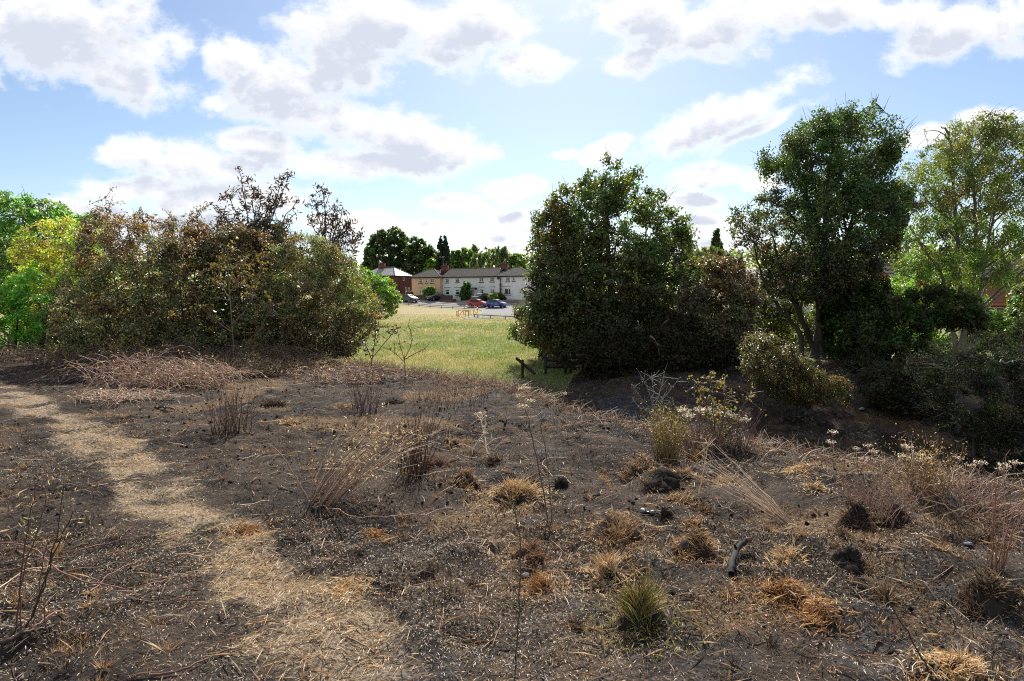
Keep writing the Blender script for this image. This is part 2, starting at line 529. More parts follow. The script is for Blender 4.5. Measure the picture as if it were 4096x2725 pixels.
def spaced(cuts):
    out = []
    for a, b, d in cuts: out.append(np.arange(a, b, d))
    return np.concatenate(out)
far_pos = 40 * 1.35 ** np.arange(0, 15.0)
gx = spaced([(-40, -14, .8), (-14, -8, .2), (-8, 8, .07), (8, 14, .2), (14, 40, .8)])
gx = np.concatenate([-far_pos[::-1] - 0.4, gx, far_pos + 0.4])
gy = spaced([(-20, 1.5, .9), (1.5, 9, .06), (9, 15, .10), (15, 23, .16), (23, 60, .6), (60, 142, 1.2), (142, 290, 6)])
gy = np.concatenate([-20 - 30 * 1.5 ** np.arange(6, -1, -1.0), gy, 290 + (far_pos - 36)])
GX, GY = np.meshgrid(gx, gy)
GZ = ground_z(GX, GY)
nx, ny = len(gx), len(gy)
gv = np.stack([GX, GY, GZ], -1).reshape(-1, 3)
idx = np.arange(nx * ny).reshape(ny, nx)
gf = np.stack([idx[:-1, :-1], idx[:-1, 1:], idx[1:, 1:], idx[1:, :-1]], -1).reshape(-1, 4)
ctr = gv[gf].mean(1)
burnt = ctr[:, 1] < burn_edge(ctr[:, 0])
masks = np.stack([path_mask(GX, GY), tan_mask(GX, GY), ash_mask(GX, GY)], -1).reshape(-1, 3)

def mat_burnt():
    m, nt, out = material('charred earth with ash and straw dust')
    a = nnode(nt, 'ShaderNodeAttribute', attribute_name='Col').outputs[1]
    s = nnode(nt, 'ShaderNodeSeparateXYZ'); nt.links.new(a, s.inputs[0])
    pos = nnode(nt, 'ShaderNodeNewGeometry').outputs['Position']
    n1 = nnoise(nt, 1.7, 6, 0.6, pos); n2 = nnoise(nt, 9, 6, 0.65, pos); n3 = nnoise(nt, 46, 5, 0.7, pos); n4 = nnoise(nt, 160, 3, 0.7, pos)
    char = nramp(nt, n2, [(0.28, (0.006, 0.006, 0.006)), (0.46, (0.018, 0.0155, 0.014)), (0.58, (0.052, 0.040, 0.032)), (0.76, (0.125, 0.092, 0.068))])
    brown = nramp(nt, nnoise(nt, 1.1, 7, 0.62, pos), [(0.38, (0.018, 0.0165, 0.016)), (0.62, (0.115, 0.084, 0.062))])
    base = nmix(nt, 0.55, char, brown)
    fleck = nmath(nt, 'MULTIPLY', nramp(nt, n4, [(0.60, (0, 0, 0)), (0.72, (1, 1, 1))]), 0.7)
    base = nmix(nt, fleck, base, (0.26, 0.20, 0.145))
    tan = nramp(nt, n3, [(0.3, (0.045, 0.028, 0.018)), (0.5, (0.150, 0.095, 0.052)), (0.72, (0.30, 0.21, 0.115))])
    straw = nramp(nt, n3, [(0.30, (0.075, 0.055, 0.040)), (0.5, (0.27, 0.205, 0.14)), (0.72, (0.50, 0.40, 0.28))])
    ash = nramp(nt, n2, [(0.3, (0.02, 0.021, 0.023)), (0.55, (0.065, 0.067, 0.074)), (0.75, (0.21, 0.21, 0.225))])
    def edge(mask, lo, hi):
        v = nmath(nt, 'ADD', mask, nmath(nt, 'MULTIPLY', nmath(nt, 'SUBTRACT', n3, 0.5), 1.3))
        return nramp(nt, v, [(lo, (0, 0, 0)), (hi, (1, 1, 1))])
    base = nmix(nt, edge(s.outputs[2], 0.35, 0.95), base, ash)
    base = nmix(nt, edge(s.outputs[1], 0.38, 0.9), base, tan)
    base = nmix(nt, edge(s.outputs[0], 0.25, 0.85), base, straw)
    h = nmath(nt, 'ADD', nmath(nt, 'MULTIPLY', n2, 0.9), nmath(nt, 'ADD', nmath(nt, 'MULTIPLY', n3, 0.35), nmath(nt, 'MULTIPLY', n4, 0.10)))
    principled(nt, out, base, 0.92, 0.10, 0, nbump(nt, h, 1.0, 0.07))
    return m
def mat_field():
    m, nt, out = material('dry summer meadow')
    pos = nnode(nt, 'ShaderNodeNewGeometry').outputs['Position']
    mp = nnode(nt, 'ShaderNodeMapping'); mp.inputs['Scale'].default_value = (1, 0.45, 1); nt.links.new(pos, mp.inputs[0])
    n1 = nnoise(nt, 0.20, 5, 0.6, mp.outputs[0]); n2 = nnoise(nt, 1.5, 6, 0.65, mp.outputs[0]); n3 = nnoise(nt, 9, 4, 0.7, pos)
    sp = nnode(nt, 'ShaderNodeSeparateXYZ'); nt.links.new(pos, sp.inputs[0])
    fary = nnode(nt, 'ShaderNodeMapRange'); nt.links.new(sp.outputs[1], fary.inputs[0])
    fary.inputs[1].default_value = 45; fary.inputs[2].default_value = 105; fary.inputs[4].default_value = 0.20
    f = nmath(nt, 'ADD', nmath(nt, 'ADD', nmath(nt, 'MULTIPLY', n1, 0.55), nmath(nt, 'MULTIPLY', n2, 0.45)), fary.outputs[0])
    c = nramp(nt, f, [(0.34, (0.125, 0.155, 0.05)), (0.50, (0.20, 0.21, 0.085)), (0.62, (0.28, 0.245, 0.12)), (0.80, (0.36, 0.28, 0.15))])
    c = nmix(nt, 0.5, c, nramp(nt, n3, [(0.3, (0.5, 0.5, 0.45)), (0.7, (1.3, 1.25, 1.15))]), 'MULTIPLY')
    principled(nt, out, c, 0.9, 0.15, 0, nbump(nt, n3, 0.8, 0.12))
    return m
def sheet(name, sel, mat, kind='structure'):
    f = gf[sel]; u, inv = np.unique(f, return_inverse=True)
    o = bpy.data.objects.new(name, np_mesh(name, gv[u], [inv.reshape(-1, 4)], masks[u], True))
    o.data.materials.append(mat); COL.objects.link(o)
    return tag(o, kind=kind)
sheet('burnt_ground', burnt, mat_burnt())
sheet('grass_field', ~burnt, mat_field())

# ------------------------------------------------------------------ trees and bushes
def in_poly(px, py, poly):
    poly = np.asarray(poly, float); x0, y0 = poly[:, 0], poly[:, 1]
    x1, y1 = np.roll(x0, -1), np.roll(y0, -1)
    c = np.zeros(len(px), bool)
    for a, b, cc, d in zip(x0, y0, x1, y1):
        k = ((b > py) != (d > py))
        xi = (cc - a) * (py - b) / (d - b + 1e-12) + a
        c ^= k & (px < xi)
    return c
def edge_dist(px, py, poly):
    poly = np.asarray(poly, float); best = np.full(len(px), 1e9)
    for a, b in zip(poly, np.roll(poly, -1, 0)):
        d = b - a; t = np.clip(((px - a[0]) * d[0] + (py - a[1]) * d[1]) / (d @ d + 1e-9), 0, 1)
        best = np.minimum(best, np.hypot(px - a[0] - t * d[0], py - a[1] - t * d[1]))
    return best

def pick(rng, n, cols, w=None):
    cols = np.asarray(cols, float); w = None if w is None else np.asarray(w, float) / np.sum(w)
    c = cols[rng.choice(len(cols), n, p=w)]
    return c * (0.75 + 0.5 * rng.random((n, 1)))

def plant(name, label, cat, poly, Y, trunks, cols, leaves=20000, leaf=(0.06, 0.04), clumps=350, clump_px=32,
          depth=0.8, droop=0.0, seed=1, limbs=14, trunk_r=0.10, bark=(0.10, 0.085, 0.07), twig=(0.09, 0.075, 0.06), weights=None,
          colour=None, group=None, leaf_mat='leaf', crown_name='crown', stretch=1.0, up=0.5, bare=0, extra_twigs=0, shell=0.45, trunk_name='trunk', gap=0.36, fill=1.35, skirt=0):
    """a tree or bush: tapered trunk(s) with limbs and twigs, and a crown of single leaves gathered in clumps.
    poly: outline of the crown in photo pixels, built out at distance Y with depth of its own."""
    rng = np.random.default_rng(seed)
    poly = np.asarray(poly, float)
    if skirt: poly = poly + np.array([0.0, 1.0]) * np.where(poly[:, 1:2] > poly[:, 1].min() + 0.75 * np.ptp(poly[:, 1]), skirt, 0)
    x0, y0 = poly.min(0); x1, y1 = poly.max(0)
    cand_x = rng.uniform(x0, x1, clumps * 12); cand_y = rng.uniform(y0, y1, clumps * 12)
    k = in_poly(cand_x, cand_y, poly); cx, cy = cand_x[k], cand_y[k]
    e = edge_dist(cx, cy, poly); emax = e.max()
    # keep clear of the outline by part of the clump's own size; a gap field leaves holes for the sky
    hole = fbm(cx / (clump_px * 2.6), cy / (clump_px * 2.6), seed % 97, 2)
    keep = (e > clump_px * 0.35) & ((hole > gap) | (rng.random(len(cx)) < 0.35))
    cx, cy, e = cx[keep][:clumps], cy[keep][:clumps], e[keep][:clumps]
    n = len(cx)
    half = depth * np.sqrt(np.clip(e * (2 * emax - e), 0, None)) / FPX * Y
    off = half * np.sign(rng.uniform(-1, 0.8, n)) * rng.random(n) ** shell
    sc = Y / FPX
    Ccen = at(cx, cy, np.full(n, Y)); Ccen[:, 1] += off
    crad = clump_px * sc * rng.uniform(0.65, 1.25, n) * np.clip(0.55 + e / (2.5 * clump_px), 0.6, 1.1)
    # floor: nothing below ground
    base = at(*trunks[0][0], Y); base[2] = float(ground_z(base[0], base[1])) - 0.02
    root = empty(name, base, label=label, cat=cat, group=group)
    wood = Geo(); tl = []
    for ti, t in enumerate(trunks):
        P = at([q[0] for q in t], [q[1] for q in t], np.full(len(t), Y))
        P[:, 1] += rng.normal(0, 0.10 if ti else 0.0, len(t)).cumsum() * (1 if len(t) > 2 else 0.3)
        P[0, 2] = float(ground_z(P[0, 0], P[0, 1])) - 0.06
        S = spline(P, 26)
        S[3:-1] += rng.normal(0, trunk_r * 0.12, S[3:-1].shape)
        f = 1.0 if ti == 0 else rng.uniform(0.45, 0.8)
        r = trunk_r * f * np.linspace(1, 0.14, 26) ** 0.9; r[0] *= 1.35; r[1] *= 1.12
        wood.add(*tubes(S[None], r[None], 9, np.array(bark)[None] * (0.7 + 0.6 * rng.random((1, 26, 1)))))
        tl.append((S, r))
    # main limbs reach for clumps that lie far apart
    idx = [int(rng.integers(n))]
    dmin = np.linalg.norm(Ccen - Ccen[idx[0]], axis=1)
    for _ in range(min(limbs, n) - 1):
        j = int(np.argmax(dmin)); idx.append(j); dmin = np.minimum(dmin, np.linalg.norm(Ccen - Ccen[j], axis=1))
    LP, LR = [], []
    for j in idx:
        T = Ccen[j]
        best = None
        for S, r in tl:
            h = np.linalg.norm(S[:, :2] - T[:2], axis=1)
            score = np.abs(S[:, 2] - (T[2] - 0.75 * h)) + 0.25 * h
            i = int(np.argmin(score)); i = max(4, min(i, 22))
            if best is None or score[i] < best[0]: best = (score[i], S[i], r[i])
        s0, r0 = best[1], best[2]
        mid = s0 * 0.5 + T * 0.5 + np.array([0, 0, 0.16]) * np.linalg.norm(T - s0) + rng.normal(0, 0.05, 3) * np.linalg.norm(T - s0)
        Q = spline([s0, mid, T], 10); Q[2:-1] += rng.normal(0, 0.02, Q[2:-1].shape) * np.linalg.norm(T - s0) * 0.5
        LP.append(Q); LR.append(np.linspace(min(r0 * 0.62, trunk_r * 0.5), trunk_r * 0.05 + 0.003, 10))
    LP, LR = np.array(LP), np.array(LR)
    wood.add(*tubes(LP, LR, 5, np.array(bark)[None] * (0.7 + 0.5 * rng.random((len(LP), 1)))))
    nodes = LP[:, 3:].reshape(-1, 3)
    # a twig from the nearest limb to every clump
    def twigs(Tg, rad):
        d = np.linalg.norm(Tg[:, None] - nodes[None], axis=2) + rng.uniform(0, 0.25, (len(Tg), 1)) * 0
        s = nodes[np.argmin(d, 1)]
        m1 = s * 0.6 + Tg * 0.4; m2 = s * 0.25 + Tg * 0.75
        Ln = np.linalg.norm(Tg - s, axis=1)[:, None]
        m1 = m1 + rng.normal(0, 0.10, m1.shape) * Ln + np.array([0, 0, 0.06]) * Ln; m2 = m2 + rng.normal(0, 0.07, m2.shape) * Ln + np.array([0, 0, 0.05]) * Ln
        P = np.stack([s, m1, m2, Tg], 1)
        wood.add(*tubes(P, np.array([[1, .8, .55, .3]]) * rad, 3, np.array(twig)[None] * (0.6 + 0.8 * rng.random((len(Tg), 1)))))
    tr = max(0.006, trunk_r * 0.09)
    twigs(Ccen, tr)
    # fine sprays: shoots leaving each clump outwards
    ns = extra_twigs
    if ns:
        ii = rng.integers(n, size=ns)
        s = Ccen[ii] + rng.normal(0, 0.3, (ns, 3)) * crad[ii, None]
        ctrc = Ccen.mean(0)
        dirn = unit(unit(s - ctrc) + np.array([0, 0, up]) + rng.normal(0, 0.5, (ns, 3)))
        Ln = crad[ii] * rng.uniform(1.2, 2.4, ns)
        t = np.linspace(0, 1, 4)[None, :, None]
        P = s[:, None] + dirn[:, None] * Ln[:, None, None] * t + np.array([0, 0, -0.35 * (droop + 0.15)]) * (t ** 2) * Ln[:, None, None]
        wood.add(*tubes(P, np.array([[.8, .6, .45, .25]]) * tr * 0.8, 3, np.array(twig)[None] * (0.6 + 0.9 * rng.random((ns, 1)))))
    wood.build(trunk_name, M['bark'], root, base)
    # leaves
    w = crad ** 2; w = w / w.sum()
    ii = rng.choice(n, leaves, p=w)
    if bare: ii = ii[rng.random(leaves) > bare]
    m = len(ii)
    g = rng.normal(0, 0.52, (m, 3)); g = g * np.minimum(1, 1.6 / np.maximum(np.linalg.norm(g, axis=1, keepdims=True), 1e-6))
    g[:, 2] *= 0.72 * stretch
    # leaves sit along a few shoots inside the clump so that it does not read as a ball
    shoot = unit(rng.normal(0, 1, (n, 4, 3)) + np.array([0, 0, up - droop * 1.6]))
    sh = shoot[ii, rng.integers(4, size=m)]
    along = rng.random(m) ** 0.7 * 1.25
    pos = Ccen[ii] + crad[ii, None] * (0.55 * g + 0.75 * sh * along[:, None])
    lpx, lpy = to_px(pos)
    d_out = in_poly(lpx, lpy, poly)
    okk = d_out | (edge_dist(lpx, lpy, poly) < clump_px * 0.8) & (rng.random(m) < 0.55)
    okk &= pos[:, 2] > ground_z(pos[:, 0], pos[:, 1]) + 0.02
    pos, ii, lpx, lpy = pos[okk], ii[okk], lpx[okk], lpy[okk]; m = len(pos)
    outw = unit(Ccen - Ccen.mean(0)); cn = unit(0.7 * outw + rng.normal(0, 0.45, outw.shape))
    nrm = unit(rng.normal(0, 0.55, (m, 3)) + 0.55 * cn[ii] + np.array([0, 0, 0.55]))
    ax = unit(np.cross(nrm, rng.normal(0, 1, (m, 3)))) + np.array([0, 0, -droop])
    col = colour(lpx, lpy, m, rng) if colour else pick(rng, m, cols, weights)
    cvar = (0.66 + 0.68 * rng.random((n, 1))) * (1 + 0.12 * rng.normal(0, 1, (n, 3)))
    col = np.clip(col * cvar[ii], 0.004, 0.6)
    L = fill * leaf[0] * rng.uniform(0.6, 1.3, m); W = fill * leaf[1] * rng.uniform(0.65, 1.25, m)
    o = Geo().add(*leaf_mesh(pos, ax, nrm, L, W, col)).build(crown_name, M[leaf_mat], root, base, kind='stuff')
    return root

def blend(xs, table):
    """colour picker that changes across the plant: table of (weight function, palette)"""
    def f(px, py, n, rng):
        w = np.stack([np.clip(g(px, py), 0.0, None) + 1e-4 for g, _ in table], 1); w /= w.sum(1, keepdims=True)
        r = rng.random((n, 1)); which = (r > np.cumsum(w, 1)).sum(1).clip(0, len(table) - 1)
        out = np.zeros((n, 3))
        for i, (_, pal) in enumerate(table):
            k = which == i
            if k.any(): out[k] = pick(rng, int(k.sum()), pal)
        return out
    return f

GREEN = [(0.085, 0.14, 0.03), (0.11, 0.17, 0.036), (0.065, 0.11, 0.026)]
DKGREEN = [(0.042, 0.066, 0.022), (0.055, 0.08, 0.026), (0.034, 0.052, 0.019)]
OLIVE = [(0.17, 0.185, 0.075), (0.215, 0.205, 0.085), (0.13, 0.145, 0.06)]
SCORCH = [(0.175, 0.125, 0.062), (0.14, 0.108, 0.055), (0.22, 0.160, 0.08), (0.115, 0.095, 0.05)]
DARKDEAD = [(0.045, 0.034, 0.022), (0.06, 0.045, 0.028), (0.032, 0.026, 0.020)]
YELLOW = [(0.27, 0.30, 0.055), (0.23, 0.27, 0.05), (0.33, 0.31, 0.075)]
BRIGHT = [(0.115, 0.18, 0.030), (0.15, 0.21, 0.036), (0.09, 0.15, 0.026)]
# ---- left side, from far to near
plant('leafy_tree', 'rich green leafy tree at the far end of the hedge, behind the yellow-green shrub', 'tree',
      [(-260, 830), (-60, 775), (60, 755), (120, 790), (200, 795), (260, 815), (330, 835), (410, 860), (430, 930), (420, 1050), (300, 1150), (150, 1200), (-260, 1250)],
      25, [[(40, 1400), (60, 1200), (90, 950), (100, 820)]], [(0.075, 0.155, 0.03), (0.10, 0.19, 0.036), (0.055, 0.115, 0.024), (0.13, 0.23, 0.045)], leaves=26000, leaf=(0.13, 0.06), clumps=330, clump_px=34, depth=0.9, gap=0.2, seed=11, trunk_r=0.16, extra_twigs=260)
plant('yellow_shrub', 'pale yellow-green shrub between the green tree and the scorched brown bush', 'shrub',
      [(50, 1010), (100, 920), (190, 880), (300, 870), (380, 900), (430, 990), (430, 1200), (400, 1330), (200, 1350), (90, 1250), (60, 1100)],
      18.5, [[(250, 1420), (250, 1250), (260, 1000)], [(300, 1420), (330, 1200), (340, 1020)]], YELLOW + [(0.16, 0.13, 0.05)], leaves=24000, leaf=(0.075, 0.035), clumps=300, clump_px=30, skirt=70, gap=0.25, seed=12, trunk_r=0.05, extra_twigs=500)
plant('green_shrub', 'vivid green low shrub below the pale yellow-green one', 'shrub',
      [(-260, 1120), (-60, 1085), (60, 1070), (180, 1085), (250, 1120), (300, 1200), (290, 1360), (-260, 1390)],
      17.0, [[(60, 1440), (70, 1300), (80, 1150)], [(150, 1440), (180, 1300), (190, 1180)]],
      [(0.10, 0.25, 0.03), (0.14, 0.29, 0.036), (0.17, 0.28, 0.05), (0.07, 0.16, 0.025)], leaves=20000, leaf=(0.075, 0.04), clumps=260, clump_px=30, skirt=80, gap=0.2, seed=13, trunk_r=0.04, extra_twigs=300)
plant('bright_bush', 'bright green bush at the edge of the meadow, near the dark saloon and the rail', 'bush',
      [(1400, 1090), (1470, 1075), (1520, 1090), (1560, 1115), (1585, 1150), (1612, 1190), (1604, 1230), (1575, 1268), (1520, 1285), (1400, 1300)],
      62, [[(1500, 1290), (1505, 1200), (1510, 1120)]], BRIGHT + [(0.15, 0.22, 0.04)], leaves=13000, leaf=(0.22, 0.11), clumps=230, clump_px=15, gap=0.2, seed=14, trunk_r=0.10, extra_twigs=200)
plant('dead_leaf_tree', 'tall shoots hung with drooping dead leaves above the scorched bushes', 'tree',
      [(840, 1000), (850, 940), (900, 900), (980, 870), (1080, 870), (1160, 900), (1200, 940), (1320, 970), (1380, 1000), (1380, 1070), (1100, 1080), (840, 1060)],
      17.0, [[(1020, 1440), (1015, 1250), (1020, 1000), (1020, 840)], [(1290, 1440), (1300, 1250), (1302, 1000), (1298, 860)]], DARKDEAD + [(0.05, 0.055, 0.02)], leaves=4200, leaf=(0.10, 0.035), clumps=110, clump_px=34, droop=0.8, seed=15, trunk_r=0.055, leaf_mat='leaf_dull', extra_twigs=120)
plant('scorched_bush', 'rust brown scorched bush with a mixed dark green lower half', 'bush',
      [(330, 930), (350, 870), (405, 850), (408, 795), (440, 800), (465, 850), (510, 870), (560, 845), (610, 850), (650, 872), (700, 905), (745, 905), (800, 940), (870, 1000), (890, 1200), (870, 1400), (600, 1450), (350, 1420), (200, 1400), (220, 1250), (280, 1100), (330, 1000)],
      15.2, [[(560, 1470), (560, 1300), (540, 1050), (500, 880)], [(620, 1470), (680, 1250), (720, 1000)], [(500, 1470), (420, 1250), (380, 1050)]], None,
      leaves=52000, leaf=(0.055, 0.028), clumps=560, clump_px=32, skirt=70, gap=0.24, fill=1.45, seed=16, trunk_r=0.05, leaf_mat='leaf_dull', extra_twigs=1300,
      colour=blend(None, [(lambda x, y: smooth(y, 1130, 960), SCORCH), (lambda x, y: smooth(y, 940, 1120) * 1.5, OLIVE + [(0.07, 0.075, 0.035)]), (lambda x, y: 0.35 + 0 * x, DARKDEAD + [(0.14, 0.11, 0.055)])]))
plant('scorched_thicket', 'ochre brown scorched thicket under the tall dead shoots', 'bush',
      [(730, 920), (790, 870), (850, 885), (960, 905), (1080, 935), (1140, 1000), (1150, 1200), (1100, 1430), (850, 1440), (790, 1200), (740, 1000)],
      16.0, [[(880, 1460), (890, 1250), (900, 1000)], [(980, 1460), (1000, 1250), (1020, 1000)]], None,
      leaves=36000, leaf=(0.055, 0.026), clumps=420, clump_px=32, skirt=60, gap=0.22, fill=1.5, seed=17, trunk_r=0.045, leaf_mat='leaf_dull', extra_twigs=800,
      colour=blend(None, [(lambda x, y: smooth(y, 1200, 950), [(0.145, 0.105, 0.045), (0.18, 0.13, 0.05), (0.11, 0.085, 0.042)]), (lambda x, y: smooth(y, 950, 1150), OLIVE), (lambda x, y: 0.4 + 0 * x, DARKDEAD)]))
plant('olive_thicket', 'dark olive thicket with many thin stems beside the grass gap', 'bush',
      [(1080, 1010), (1140, 950), (1250, 930), (1320, 955), (1390, 1000), (1440, 1050), (1475, 1120), (1515, 1200), (1545, 1245), (1540, 1290), (1480, 1310), (1440, 1370), (1330, 1400), (1220, 1400), (1080, 1430), (1040, 1250)],
      15.6, [[(1130, 1490), (1150, 1300), (1180, 1050)], [(1190, 1480), (1230, 1300), (1280, 1020)], [(1250, 1480), (1320, 1300), (1400, 1080)], [(1300, 1470), (1400, 1350), (1500, 1240)], [(1080, 1480), (1090, 1300), (1120, 1100)], [(1160, 1480), (1200, 1250), (1240, 1000)], [(1220, 1490), (1270, 1380), (1380, 1300)]], None,
      leaves=44000, leaf=(0.062, 0.020), clumps=520, clump_px=32, skirt=45, gap=0.26, fill=1.5, seed=18, trunk_r=0.035, leaf_mat='leaf_dull', extra_twigs=1500, droop=0.4, limbs=26,
      colour=blend(None, [(lambda x, y: smooth(x, 1300, 1480) * smooth(y, 1330, 1150), [(0.15, 0.18, 0.045), (0.11, 0.145, 0.038)]), (lambda x, y: 0.8 + 0 * x, OLIVE + [(0.09, 0.08, 0.035)]), (lambda x, y: smooth(y, 1200, 1380), DARKDEAD)]))

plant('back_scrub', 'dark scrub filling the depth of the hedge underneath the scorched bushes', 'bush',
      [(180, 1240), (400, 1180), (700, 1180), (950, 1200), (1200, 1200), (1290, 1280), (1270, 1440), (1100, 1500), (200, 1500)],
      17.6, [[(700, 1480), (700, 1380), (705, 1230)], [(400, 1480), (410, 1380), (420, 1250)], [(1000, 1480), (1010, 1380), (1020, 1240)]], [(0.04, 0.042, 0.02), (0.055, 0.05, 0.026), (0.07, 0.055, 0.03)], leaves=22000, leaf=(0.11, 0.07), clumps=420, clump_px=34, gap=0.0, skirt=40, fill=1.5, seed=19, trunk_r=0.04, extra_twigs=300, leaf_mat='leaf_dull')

# ---- right side
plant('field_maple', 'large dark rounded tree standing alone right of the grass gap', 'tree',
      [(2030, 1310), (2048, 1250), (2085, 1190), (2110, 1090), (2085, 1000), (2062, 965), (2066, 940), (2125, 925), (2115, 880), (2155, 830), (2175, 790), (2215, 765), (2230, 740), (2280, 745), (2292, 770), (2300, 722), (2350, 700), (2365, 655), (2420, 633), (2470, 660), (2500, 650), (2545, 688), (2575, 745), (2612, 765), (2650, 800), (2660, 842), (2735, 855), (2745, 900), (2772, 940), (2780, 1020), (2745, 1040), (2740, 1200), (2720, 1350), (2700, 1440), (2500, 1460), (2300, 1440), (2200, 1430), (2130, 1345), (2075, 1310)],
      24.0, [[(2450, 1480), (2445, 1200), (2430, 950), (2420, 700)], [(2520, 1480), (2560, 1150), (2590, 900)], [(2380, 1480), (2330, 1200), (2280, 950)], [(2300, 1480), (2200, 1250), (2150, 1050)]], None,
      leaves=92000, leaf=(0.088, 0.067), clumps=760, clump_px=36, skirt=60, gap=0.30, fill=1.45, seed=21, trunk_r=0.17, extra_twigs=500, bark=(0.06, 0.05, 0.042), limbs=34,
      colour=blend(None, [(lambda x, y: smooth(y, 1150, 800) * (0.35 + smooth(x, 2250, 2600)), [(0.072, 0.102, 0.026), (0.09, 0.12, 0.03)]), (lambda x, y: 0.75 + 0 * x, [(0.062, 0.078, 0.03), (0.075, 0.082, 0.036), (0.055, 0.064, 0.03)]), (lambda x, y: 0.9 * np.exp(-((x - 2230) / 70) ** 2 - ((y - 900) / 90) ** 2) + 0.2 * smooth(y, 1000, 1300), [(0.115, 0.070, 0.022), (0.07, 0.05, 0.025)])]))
plant('garden_shrubs', 'bright green sunlit shrubs seen under the birches', 'shrub',
      [(3240, 1180), (3360, 1140), (3480, 1150), (3640, 1110), (3700, 1170), (3740, 1290), (3700, 1400), (3300, 1410)],
      31, [[(3450, 1420), (3450, 1300), (3460, 1180)]], BRIGHT, leaves=12000, leaf=(0.12, 0.08), clumps=200, clump_px=26, seed=22, trunk_r=0.06)
plant('garden_bush', 'fresh green garden bush in front of the brick bungalow wall', 'shrub',
      [(3960, 1320), (3990, 1265), (4040, 1235), (4120, 1225), (4250, 1240), (4250, 1360), (3980, 1360)],
      30, [[(4080, 1400), (4080, 1320), (4085, 1260)]], BRIGHT, leaves=7000, leaf=(0.12, 0.08), clumps=110, clump_px=24, seed=23, trunk_r=0.05)
plant('silver_birch', 'slender birch with airy yellowish drooping twigs and a pale trunk', 'tree',
      [(3590, 690), (3600, 640), (3660, 610), (3700, 590), (3745, 560), (3720, 505), (3780, 465), (3860, 462), (3930, 440), (4000, 455), (4060, 465), (4120, 450), (4300, 500), (4300, 1090), (4160, 1150), (4040, 1130), (3960, 1190), (3850, 1170), (3760, 1180), (3660, 1150), (3570, 1040), (3560, 900), (3620, 830), (3590, 760)],
      24, [[(3835, 1440), (3862, 1280), (3895, 1100), (3903, 900), (3890, 700), (3872, 500)], [(3850, 1250), (3780, 1110), (3690, 1000), (3640, 900)], [(3900, 900), (3980, 760), (4080, 600)], [(3900, 800), (3820, 620), (3780, 500)]], None,
      leaves=72000, leaf=(0.062, 0.045), clumps=700, clump_px=32, seed=24, trunk_r=0.12, droop=0.9, stretch=1.5, up=-0.2, extra_twigs=900, limbs=40, bark=(0.16, 0.14, 0.118), twig=(0.15, 0.12, 0.09), depth=0.7,
      colour=blend(None, [(lambda x, y: 0.8 + 0 * x, [(0.10, 0.125, 0.034), (0.08, 0.11, 0.03), (0.12, 0.128, 0.04)]), (lambda x, y: smooth(y, 800, 1000), GREEN), (lambda x, y: 0.12 + 0 * x, [(0.10, 0.075, 0.028)])]))
plant('tall_birch', 'tallest tree, dense dark green birch with a scorched lower left side', 'tree',
      [(2915, 910), (2930, 870), (2955, 800), (3010, 780), (3058, 790), (3072, 740), (3052, 690), (3045, 600), (3055, 560), (3120, 535), (3175, 545), (3180, 490), (3230, 460), (3290, 435), (3340, 412), (3385, 440), (3420, 418), (3475, 410), (3500, 455), (3550, 485), (3590, 490), (3620, 570), (3600, 640), (3550, 680), (3580, 730), (3640, 745), (3620, 850), (3570, 1000), (3520, 1120), (3420, 1220), (3200, 1230), (3080, 1180), (3000, 1050), (2945, 1010)],
      22, [[(3258, 1440), (3282, 1280), (3298, 1050), (3308, 800), (3330, 600), (3360, 450)], [(3200, 1440), (3190, 1330), (3110, 1240), (3050, 1130), (3000, 980)], [(3300, 1000), (3220, 800), (3160, 620)], [(3300, 1050), (3420, 850), (3510, 620)], [(3280, 1280), (3130, 1100), (3090, 950)]], None,
      leaves=88000, leaf=(0.062, 0.048), clumps=760, clump_px=34, gap=0.33, fill=1.45, seed=25, trunk_r=0.17, droop=0.4, stretch=1.2, extra_twigs=900, limbs=44, bark=(0.065, 0.056, 0.048), depth=0.75,
      colour=blend(None, [(lambda x, y: smooth(y, 1050, 600) * smooth(x, 3000, 3150), [(0.052, 0.08, 0.026), (0.065, 0.095, 0.03), (0.042, 0.066, 0.022)]), (lambda x, y: 0.5 + 0 * x, [(0.045, 0.072, 0.022), (0.055, 0.085, 0.026), (0.05, 0.07, 0.025)]), (lambda x, y: 0.9 * smooth(x, 3250, 3000) * smooth(y, 700, 850) + 0.5 * smooth(y, 850, 1050), DARKDEAD + [(0.085, 0.06, 0.03)])]))  # greener palette towards the top paints sunlit leaves into the crown colour
plant('ivy_bush', 'black-green ivy covered bush around the foot of the tallest birch', 'bush',
      [(3280, 1230), (3330, 1150), (3400, 1100), (3480, 1090), (3540, 1130), (3570, 1250), (3550, 1420), (3300, 1440)],
      21.4, [[(3420, 1450), (3420, 1300), (3430, 1150)]], [(0.02, 0.032, 0.012), (0.028, 0.042, 0.014), (0.05, 0.085, 0.018)], leaves=16000, leaf=(0.085, 0.06), clumps=220, clump_px=30, skirt=40, gap=0.1, fill=1.5, leaf_mat='leaf_shaded', seed=26, trunk_r=0.06)
